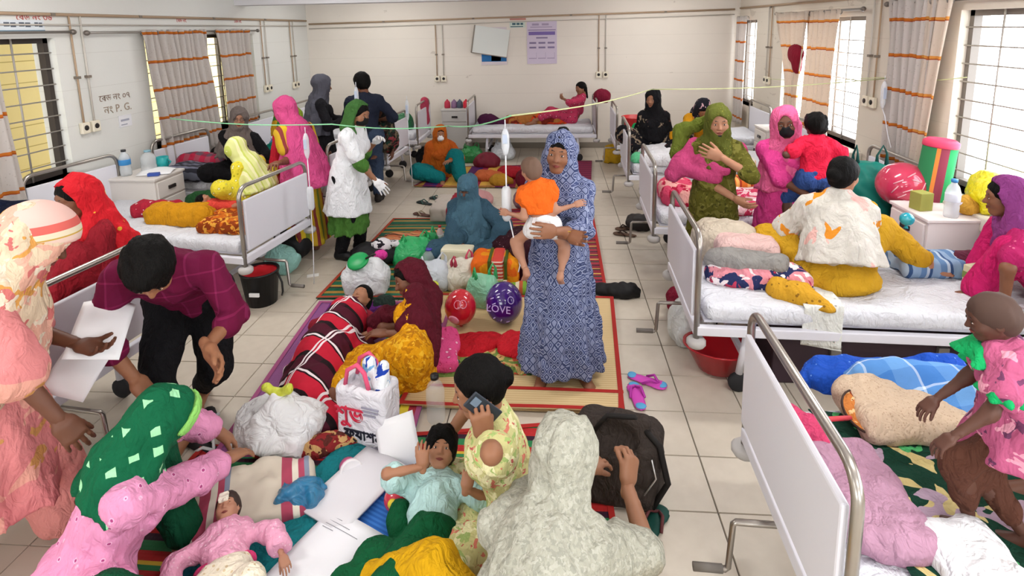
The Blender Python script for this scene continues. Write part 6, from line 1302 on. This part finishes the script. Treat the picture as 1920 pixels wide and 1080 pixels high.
e = empty('cup', (-4.0, 5.25, .78), 0, 'teal plastic cup at the back of the left locker', 'cup'); MB().lathe([(0, 0), (.05, 0), (.06, .13), (.054, .13), (.046, .01), (0, .01)], 16).build('body', plain('#1d9a9c', .4, .4), e); MB().tube([(.056, 0, .11), (.09, 0, .08), (.054, 0, .04)], .008, 6).build('handle', plain('#1d9a9c', .4, .4), e)
paper('loose white papers lying on the left locker', (-3.96, 5.1, .782), (.3, .22), 20, .03); e = empty('medicine_box', (-3.9, 4.98, .783), .3, 'small blue and white medicine box on the left locker', 'box'); MB().box((-.05, -.025, 0), (.05, .025, .03), bev=.003).build('shell', plain('#3c57a8', .5, .3), e)
paper('white case papers held by the peach scarfed woman', (-2.0, 2.12, .86), (.2, .28), 30, .03, (.5, .3)); paper('second white case paper below the held papers', (-2.1, 2.1, .7), (.18, .26), 12, .04, (.7, .4))
# --- the back of the room
on_bed('blanket', 'orange and red blanket over the legs of the reclining girl', 'blanket', (-.25, 9.1, 0), [((-.5, 0, .04), (.1, 0, .06), .09, .12), ((.0, 0, .05), (.45, 0, .08), .1, .12)], blot('orr', '#a86a34', [(3, .5, '#d0401c', 2), (5, .58, '#7a2a1c', 5)])); on_bed('cloth_bundle', 'plum coloured bundle on the pillow end of the back bed', 'cloth', (-1.1, 9.05, 0), [((0, 0, .07), (.17, .12, .1)), ((.18, 0, .03), (.12, .08, .05))], cloth('#4a1c3c'))
for i, (dx, c, nm) in enumerate(((-.16, '#b83048', 'dark red pot'), (-.04, '#8a6a8c', 'lilac tin'), (.06, '#50586a', 'grey blue tin'), (.17, '#d0283c', 'bright red pot'))):
    e = empty('container', (-1.7+dx, 9.5, .78), 0, nm+' on top of the back locker', 'container', 'containers on the back locker'); MB().lathe([(0, 0), (.05, 0), (.055, .03), (.05, .1), (.03, .13), (0, .135)], 14).build('body', plain(c, .5, .3), e); MB().lathe([(0, .13), (.018, .132), (.012, .15), (0, .155)], 10).build('knob', plain(c, .5, .3), e)
pile('cloth_bundle', 'pink red towel hung over the far left bed rail', 'cloth', (-2.1, 8.85, .55), [((0, 0, .1), (0, 0, .44), .05, .06)], cloth('#b8445c')); bag('dark green bag on the far left bed', (-2.4, 8.6, .57), (.3, .25, .3), plastic('#1c6a3c', .97), 0, handles=False)
bag('black suitcase shaped bag under the far left bed', (-2.0, 8.5, 0), (.4, .3, .36), plain('#15161a', .6, .3), 0, handles=False, name='suitcase'); bag('green and olive carrier bag at the foot of the back locker', (-1.35, 8.75, 0), (.4, .28, .28), plastic('#2f8a48', .95), 0, seed=31)
bag('white and blue carrier bag under the back bed', (-.85, 8.95, 0), (.4, .3, .3), plastic('#d6dce2', .96), 0, seed=33); bag('dark red bag on the floor before the back bed', (-1.05, 8.4, 0), (.4, .3, .24), plain('#6a1426', .6, .3), 0, seed=35, handles=False, name='sack')
bag('yellow sack with a black band by the back bed end', (.92, 8.7, 0), (.3, .22, .34), plain('#c49a1e', .7, .2), 0, handles=False, name='sack', seed=37); pile('cloth_bundle', 'dark crimson bundle on the right rail of the back bed', 'cloth', (.78, 9.0, .92), [((0, 0, .1), (.14, .1, .12))], cloth('#7c1c34'))
e = empty('tub', (1.2, 8.2, .57), 0, 'red plastic tub on the far right corner bed', 'tub'); MB().lathe([(0, 0), (.17, 0), (.2, .24), (.21, .25), (.19, .25), (.16, .012), (0, .012)], 20).build('body', plain('#c41c20', .4, .4), e)
pile('cloth_bundle', 'green cloth behind the black scarfed woman', 'cloth', (1.08, 7.05, .57), [((0, 0, .16), (.12, .12, .18))], cloth('#1fa05a')); on_bed('cloth_bundle', 'light green towel spread on the far right bed', 'cloth', (1.08, 6.45, 0), [((-.1, 0, .02), (.2, 0, .02), .09, .06)], cloth('#6fd49a'))
on_bed('blanket', 'thick folded white quilt on the far right bed', 'blanket', (1.3, 6.5, 0), [('box', (0, 0, .06), (.3, .3, .08), .07)], cloth('#e6e6ea', .06)); on_bed('blanket', 'orange striped blanket by the infant on the far right bed', 'blanket', (1.95, 6.3, 0), [((-.2, 0, .03), (.25, 0, .03), .06, .06)], stripes('orst', [(0, '#e0922c'), (.6, '#e8dcd0')], .1, 0))
heap = [((-.62, 7.75), '#a8202c', 'crumpled crimson cloth behind the veiled woman', (.22, .16, .09)), ((-.95, 7.6), '#c4643a', 'terracotta cloth on the far striped mat', (.2, .14, .08)), ((-.75, 7.35), '#b8862c', 'ochre cloth on the far striped mat', (.14, .1, .09)), ((-.35, 7.3), '#6a1628', 'dark maroon bundle on the far striped mat', (.18, .14, .14)), ((-1.02, 6.5), '#d8a0a0', 'peach pink crumpled cloth beside the veiled woman', (.2, .18, .12)), ((-.3, 6.4), '#8a6a74', 'mauve grey bundle behind the baby', (.2, .16, .13)), ((-.05, 7.6), '#b08a80', 'dusty pink sack behind the standing woman', (.18, .16, .18)), ((.0, 6.7), '#5a1c30', 'wine coloured bundle behind the standing woman', (.24, .18, .13))]
for (x, y), c, lb, r_ in heap: pile('cloth_bundle', lb, 'cloth', (x, y, .015), [((0, 0, r_[2]*.7), r_), ((r_[0]*.6, .05, r_[2]*.4), (r_[0]*.7, r_[1]*.7, r_[2]*.6))], cloth(c, .25))
pile('blanket', 'red edged grey mattress pad beside the veiled woman', 'blanket', (-1.15, 6.15, .01), [('box', (0, 0, .08), (.25, .3, .08), .03)], stripes('pad', [(0, '#8c2030'), (.12, '#b8aea4'), (.88, '#8c2030')], .5, 0))
pile('cloth_bundle', 'turquoise cloth by the knees of the veiled woman', 'cloth', (-.98, 5.2-.4, .01), [((0, 0, .05), (.1, .08, .06))], cloth('#2ab0b4')); pile('cloth_bundle', 'orange scrap of cloth before the veiled woman', 'cloth', (-.55, 4.75, .01), [((0, 0, .05), (.08, .06, .07))], cloth('#e8603a'))
# --- cloths on the right beds
on_bed('bundle', 'beige covered bundle at the foot of the seated woman bed', 'cloth', (1.16, 3.7, 0), [('box', (0, 0, .12), (.2, .16, .12), .1), ((.05, -.06, .2), (.12, .1, .07))], cloth('#c8bba8', .15)); on_bed('cloth_bundle', 'pale pink folded sheet on the beige bundle', 'cloth', (1.24, 3.52, 0), [('box', (0, 0, .14), (.2, .12, .08), .07)], cloth('#dcb9b4', .15))
on_bed('bolster', 'grey round bolster on the bundle of clothes', 'pillow', (1.2, 3.3, 0), [((-.2, .05, .14), (.16, -.02, .14), .065, .06)], cloth('#8f8c88', .1)); on_bed('cloth_bundle', 'pink white and navy printed cloth under the bolster', 'cloth', (1.22, 3.28, 0), [((-.2, .05, .04), (.22, -.02, .04), .09, .09)], blot('pwn', '#2a3058', [(9, .5, '#d88a94', 2), (13, .57, '#e9dcdc', 5), (12, .62, '#b03a54', 8)]))
on_bed('cloth_bundle', 'yellow gold printed cloth on the bed edge', 'cloth', (1.4, 3.1, 0), [((-.08, .05, .03), (.0, .0, .03), .07, .07), ((0, 0, .02), (.1, -.1, .01), .06, .05)], printed('gold', '#c8962a', [(.2, '#8a621c')], 26)); drape('scarf_cloth', 'white embroidered cloth hanging over the bed side', 'cloth', (1.5, 3.12, .575), (.2, .9), printed('embro', '#dfe0da', [(.12, '#7fa89a'), (.17, '#d8a8a8')], 24), .02, .008, 8, -.1, (-.12, .24))
on_bed('pillow', 'blue and white striped pillow behind the seated woman', 'pillow', (2.36, 3.52, 0), [('box', (0, 0, .06), (.2, .14, .055), .05)], stripes('blpil', [(0, '#5a7aa0'), (.3, '#a8b8c8'), (.45, '#34507a'), (.6, '#7f98b4')], .12, 0)); balloon('turquoise ball held up by the small child', (2.24, 3.56, .9), .042, '#1f9fb4', [], None, sz=1.0)
on_bed('cloth_bundle', 'dark maroon cloth near the pillow on the right bed', 'cloth', (2.6, 3.55, 0), [((0, 0, .05), (.12, .08, .07))], cloth('#5a2436')); e = empty('carton', (2.5, 3.3, .575), .3, 'small cream and green carton beside the purple scarfed woman', 'box'); MB().box((-.05, -.04, 0), (.05, .04, .13), bev=.004).build('shell', plain('#cfc9a8', .6, .3), e); MB().box((-.051, -.041, .05), (.051, .041, .09)).build('label_band', plain('#7a8a4c', .6, .3), e)
on_bed('blanket', 'red and pink printed sheet on the bed behind the olive dress', 'blanket', (1.9, 4.85, 0), [('box', (0, 0, .03), (.7, .3, .05), .04)], blot('rp', '#e0b8bc', [(8, .5, '#c83a5c', 2), (12, .6, '#f0e0e0', 5)])); on_bed('cloth_bundle', 'pink and coral clothes heaped at the third right bed foot', 'cloth', (1.12, 4.95, 0), [('box', (0, 0, .08), (.16, .2, .1), .08)], blot('coral', '#d84a6a', [(9, .52, '#e8a8a0', 2), (14, .6, '#b01c3c', 5)]))
on_bed('blanket', 'orange folded blanket on the third right bed', 'blanket', (1.75, 5.3, 0), [('box', (0, 0, .07), (.26, .14, .06), .04)], stripes('orbl', [(0, '#d8702c'), (.5, '#e8b060'), (.8, '#a83c24')], .1, 0)); on_bed('pillow', 'white pillow on the third right bed', 'pillow', (2.5, 5.1, 0), [('box', (0, 0, .07), (.2, .28, .06), .055)], cloth('#e8e4e6', .05))
sbx = empty('storage_trunk', (1.95, 3.35, 0), 0, 'long dark plum trunk under the seated woman bed', 'trunk'); MB().box((-.65, -.2, 0), (.65, .2, .3), bev=.015).build('chest', plain('#3a2a32', .5, .3), sbx); MB().box((-.66, -.21, .3), (.66, .21, .345), bev=.012).build('lid', plain('#33242c', .5, .3), sbx); [MB().box((x-.03, -.225, .2), (x+.03, -.198, .27), bev=.004).build('latch', M_ALU, sbx) for x in (-.3, .3)]
# near right bed
drape('bed_cover', 'dark green floral bed cover on the near right bed', 'bed cover', (1.72, 1.72, .57), (1.35, .8), blot('leafy', '#173f30', [(5, .6, '#c8786a', 2), (6.5, .61, '#d9c78a', 5), (7, .63, '#b8a0b4', 8), (9, .64, '#4fae6a', 11)]), .022, .008, 8)
on_bed('pillow', 'beige woven pillow on the near right bed', 'pillow', (1.36, 2.06, 0), [('box', (0, 0, .08), (.22, .15, .065), .06)], printed('weavep', '#c9b29a', [(.25, '#b39a82')], 90)); on_bed('cloth_bundle', 'royal blue sheet bunched at the far side of the near bed', 'cloth', (1.42, 2.32, -.0), [((-.25, 0, .02), (.3, .0, .04), .09, .09)], printed('royal', '#1f4fb4', [(.12, '#6f9ae0')], 30))
on_bed('cloth_bundle', 'light blue checked cloth on the near right bed', 'cloth', (1.52, 2.16, 0), [((-.2, .05, .08), (.12, -.05, .1), .1, .12), ((.0, -.1, .06), (.16, -.2, .05), .1, .08)], plaid('bluechk', [(0, '#6f9fd4'), (.44, '#d4e2f0'), (.5, '#4a80c4')], [(0, '#5f94d0'), (.44, '#d4e2f0'), (.5, '#3a70b8')], .16))
fan = empty('hand_fan', (1.2, 2.02, .66), 0, 'orange patterned hand fan with dark rim on the near bed', 'fan'); fan.rotation_euler = (.5, .1, .5); MB().lathe([(0, -.003), (.11, -.003), (.11, .003), (0, .003)], 20, sy=.8).build('blade', blot('fanp', '#c87a3c', [(18, .54, '#e8c08a', 2), (22, .6, '#8a3a24', 5)]), fan); MB().tube([(.11*math.cos(a), .088*math.sin(a), 0) for a in [k*PI/12 for k in range(25)]], .005, 5).build('rim', plain('#3a241c', .6, .3), fan); MB().tube([(-.1, 0, 0), (-.22, .02, 0)], .009, 6).build('handle', plain('#c8404c', .5, .3), fan)
on_bed('cloth_bundle', 'bright pink cloth tucked against the near bed panel', 'cloth', (.93, 1.98, 0), [((-.02, .08, .03), (.05, -.12, .04), .06, .07)], cloth('#d84a74', .25)); on_bed('towel', 'lilac pink towel folded over near the bed foot', 'towel', (.99, 1.66, 0), [('box', (.02, 0, .05), (.13, .2, .05), .045)], cloth('#b58aa0', .2)); on_bed('pillow', 'white pillow at the camera end of the near right bed', 'pillow', (1.2, 1.38, 0), [('box', (0, 0, .04), (.11, .18, .05), .045)], cloth('#e9e9ec', .05))
# --- window side on the right
balloon('large pink red printed balloon behind the white locker', (2.72, 4.42, .88), .185, '#c83a5a', [(-40, 20, .03, .02, 'dash'), (-20, 0, .03, .015, 'dash'), (0, 25, .03, -.01, 'dash'), (-30, -15, .025, .02, 'dash'), (5, -5, .035, .01, 'dash'), (-10, 40, .03, .02, 'dash'), (-45, 0, .02, .03, 'dash'), (15, 10, .02, .03, 'dash'), (-15, -28, .03, .0, 'dash')], plain('#f0b8c4', .3, .4), sz=.95)
rm = empty('rolled_mat', (2.8, 4.32, .0), 0, 'rolled up green and striped mat standing by the window', 'mat'); rm.rotation_euler = (0, D(5), 0); MB().lathe([(0, 0), (.11, 0), (.115, .4), (.11, 1.24), (0, 1.24)], 22).build('roll', stripes('rollm', [(0, '#2f9a5c'), (.35, '#7f96a8'), (.5, '#c9b45a'), (.56, '#2f7a4c'), (.75, '#d6813c'), (.82, '#8a3a4c')], .3, 0), rm); MB().lathe([(.112, 1.21), (.116, 1.215), (.116, 1.25), (.09, 1.27), (.05, 1.25), (0, 1.26)], 22).build('pink_end', plain('#dc4468', .6, .3), rm)
bag('bright yellow plastic bag on the right window sill', (3.03, 3.98, .82), (.34, .2, .3), plastic('#e8dc18', .92), 80, handles=False, amp=.02); e = empty('tub', (3.02, 3.55, .82), 0, 'salmon coloured plastic tub on the right window sill', 'tub'); MB().lathe([(0, 0), (.09, 0), (.1, .16), (.105, .17), (.08, .19), (0, .19)], 16).build('body', plain('#e09a80', .5, .3), e)
bag('teal green bag leaning at the head of the right bed', (2.62, 4.72, .57), (.42, .28, .5), plain('#0d7a6c', .5, .3), -30, handles=True, name='tote_bag', hm=plain('#0a4a44', .6, .3)); bag('dark plum handbag against the curtain on the right', (2.9, 4.85, .57), (.32, .22, .3), plain('#2f1c28', .5, .3), 20, handles=True, name='handbag')
bottle('clear water bottle with blue cap on the white locker', (2.74, 3.9, .8), .27, .045, '#e8eef2', '#3a86c4', '#dfe6f0', .5); e = empty('carton', (2.64, 4.06, .8), .2, 'olive green cardboard box on the white locker', 'box'); MB().box((-.05, -.05, 0), (.05, .05, .13), bev=.004).build('shell', plain('#9a9a4c', .6, .3), e)
e = empty('cup', (2.84, 3.98, .8), 0, 'pale lilac cup behind the bottle on the locker', 'cup'); MB().lathe([(0, 0), (.035, 0), (.04, .09), (.036, .09), (.03, .01), (0, .01)], 14).build('body', plain('#cfc8dc', .4, .4), e); MB().tube([(.038, 0, .075), (.062, 0, .055), (.036, 0, .025)], .006, 6).build('handle', plain('#cfc8dc', .4, .4), e)
pile('cloth_bundle', 'yellow ochre cloth bag lying on the white locker', 'cloth', (2.95, 4.0, .8), [((-.06, -.02, .05), (.14, .05, .05), .07, .07)], cloth('#d8a440', .2), h=.012)
# --- drip lines
STR_G = plain('#8fd6a4', .6, .3); STR_Y = plain('#c9cf9a', .6, .3); DRIP = glassy('#e9eef4', .55); DRW = plain('#e6e8ee', .4, .4)
def cord(label, pts, mat, r=.005):
    e = empty('cord', pts[0], 0, label, 'cord', 'strung cords'); p0 = Vector(pts[0]); P = []
    for a, b in zip(pts[:-1], pts[1:]):
        a, b = Vector(a), Vector(b)
        for i in range(9): t = i/8; P.append(a+(b-a)*t-Vector((0, 0, .03*math.sin(PI*t)))-p0)
    MB().tube(P, r, 5).build('strand', mat, e)
def drip(label, hook, bag_len, line_pts, chamber=None):
    e = empty('drip_set', hook, 0, label, 'drip', 'drip sets'); p0 = Vector(hook)
    MB().tube([(0, 0, 0), (0, 0, -.05)], .003, 5).build('hanger', DRW, e)
    MB().lathe([(0, -.05), (.01, -.052), (.02, -.08), (.023, -.1), (.023, -.05-bag_len), (.016, -.08-bag_len), (.01, -.1-bag_len), (0, -.1-bag_len)], 12).build('bottle', DRIP, e)
    MB().box((-.013, -.0255, -.05-bag_len*.8), (.013, -.021, -.05-bag_len*.3)).build('bottle_label', plain('#b8c4d8', .5, .3), e)
    pts = [Vector((0, 0, -.1-bag_len))]+[Vector(p)-p0 for p in line_pts]
    tb = MB().tube(pts, .004, 5).build('tube', DRW, e)
    if chamber is not None: c = Vector(chamber)-p0; MB().lathe([(0, .1), (.018, .098), (.028, .08), (.028, -.08), (.018, -.1), (0, -.1)], 12, tuple(c)).build('drip_chamber', DRIP, tb)
    return e
cord('pale green cord strung across the ward from the left beds', [(-3.6, 4.9, 1.36), (-1.9, 4.55, 1.36), (-.9, 4.6, 1.33), (-.25, 3.2, 1.64)], STR_G); cord('yellow green cord strung from the drip to the right wall', [(-.25, 3.2, 1.64), (.9, 5.2, 1.56), (XR-.05, 5.4, 1.62)], STR_Y)
cord('thin cord strung along the right wall to the window', [(XR-.06, 8.3, 1.35), (XR-.06, 5.5, 1.62), (XR-.06, 4.4, 1.72)], STR_Y, .004)
drip('tall drip hanging in front of the standing woman', (-.27, 3.0, 1.65), .1, [(-.27, 3.0, 1.15), (-.23, 3.0, .95), (-.2, 3.0, .8), (-.21, 3.0, .76)], (-.27, 3.0, 1.17)); drip('drip with round chamber beside the second left bed', (-2.02, 4.3, 1.38), .16, [(-2.02, 4.3, .9), (-2.03, 4.3, .4), (-2.04, 4.3, .2), (-2.05, 4.3, .02)], (-2.02, 4.3, .78))
drip('drip hanging over the man in navy', (-2.05, 5.6, 1.62), .14, [(-2.04, 5.6, 1.2), (-2.0, 5.6, .95)]); drip('drip hanging by the bed behind the nurse', (-1.9, 7.0, 1.3), .22, [(-1.9, 7.0, .8), (-1.88, 7.0, .3), (-1.88, 7.0, .1)]); drip('drip hanging beside the dark right curtain', (XR-.16, 5.25, 1.66), .2, [(XR-.16, 5.2, 1.3), (XR-.18, 5.1, 1.15), (XR-.2, 5.0, 1.05)])
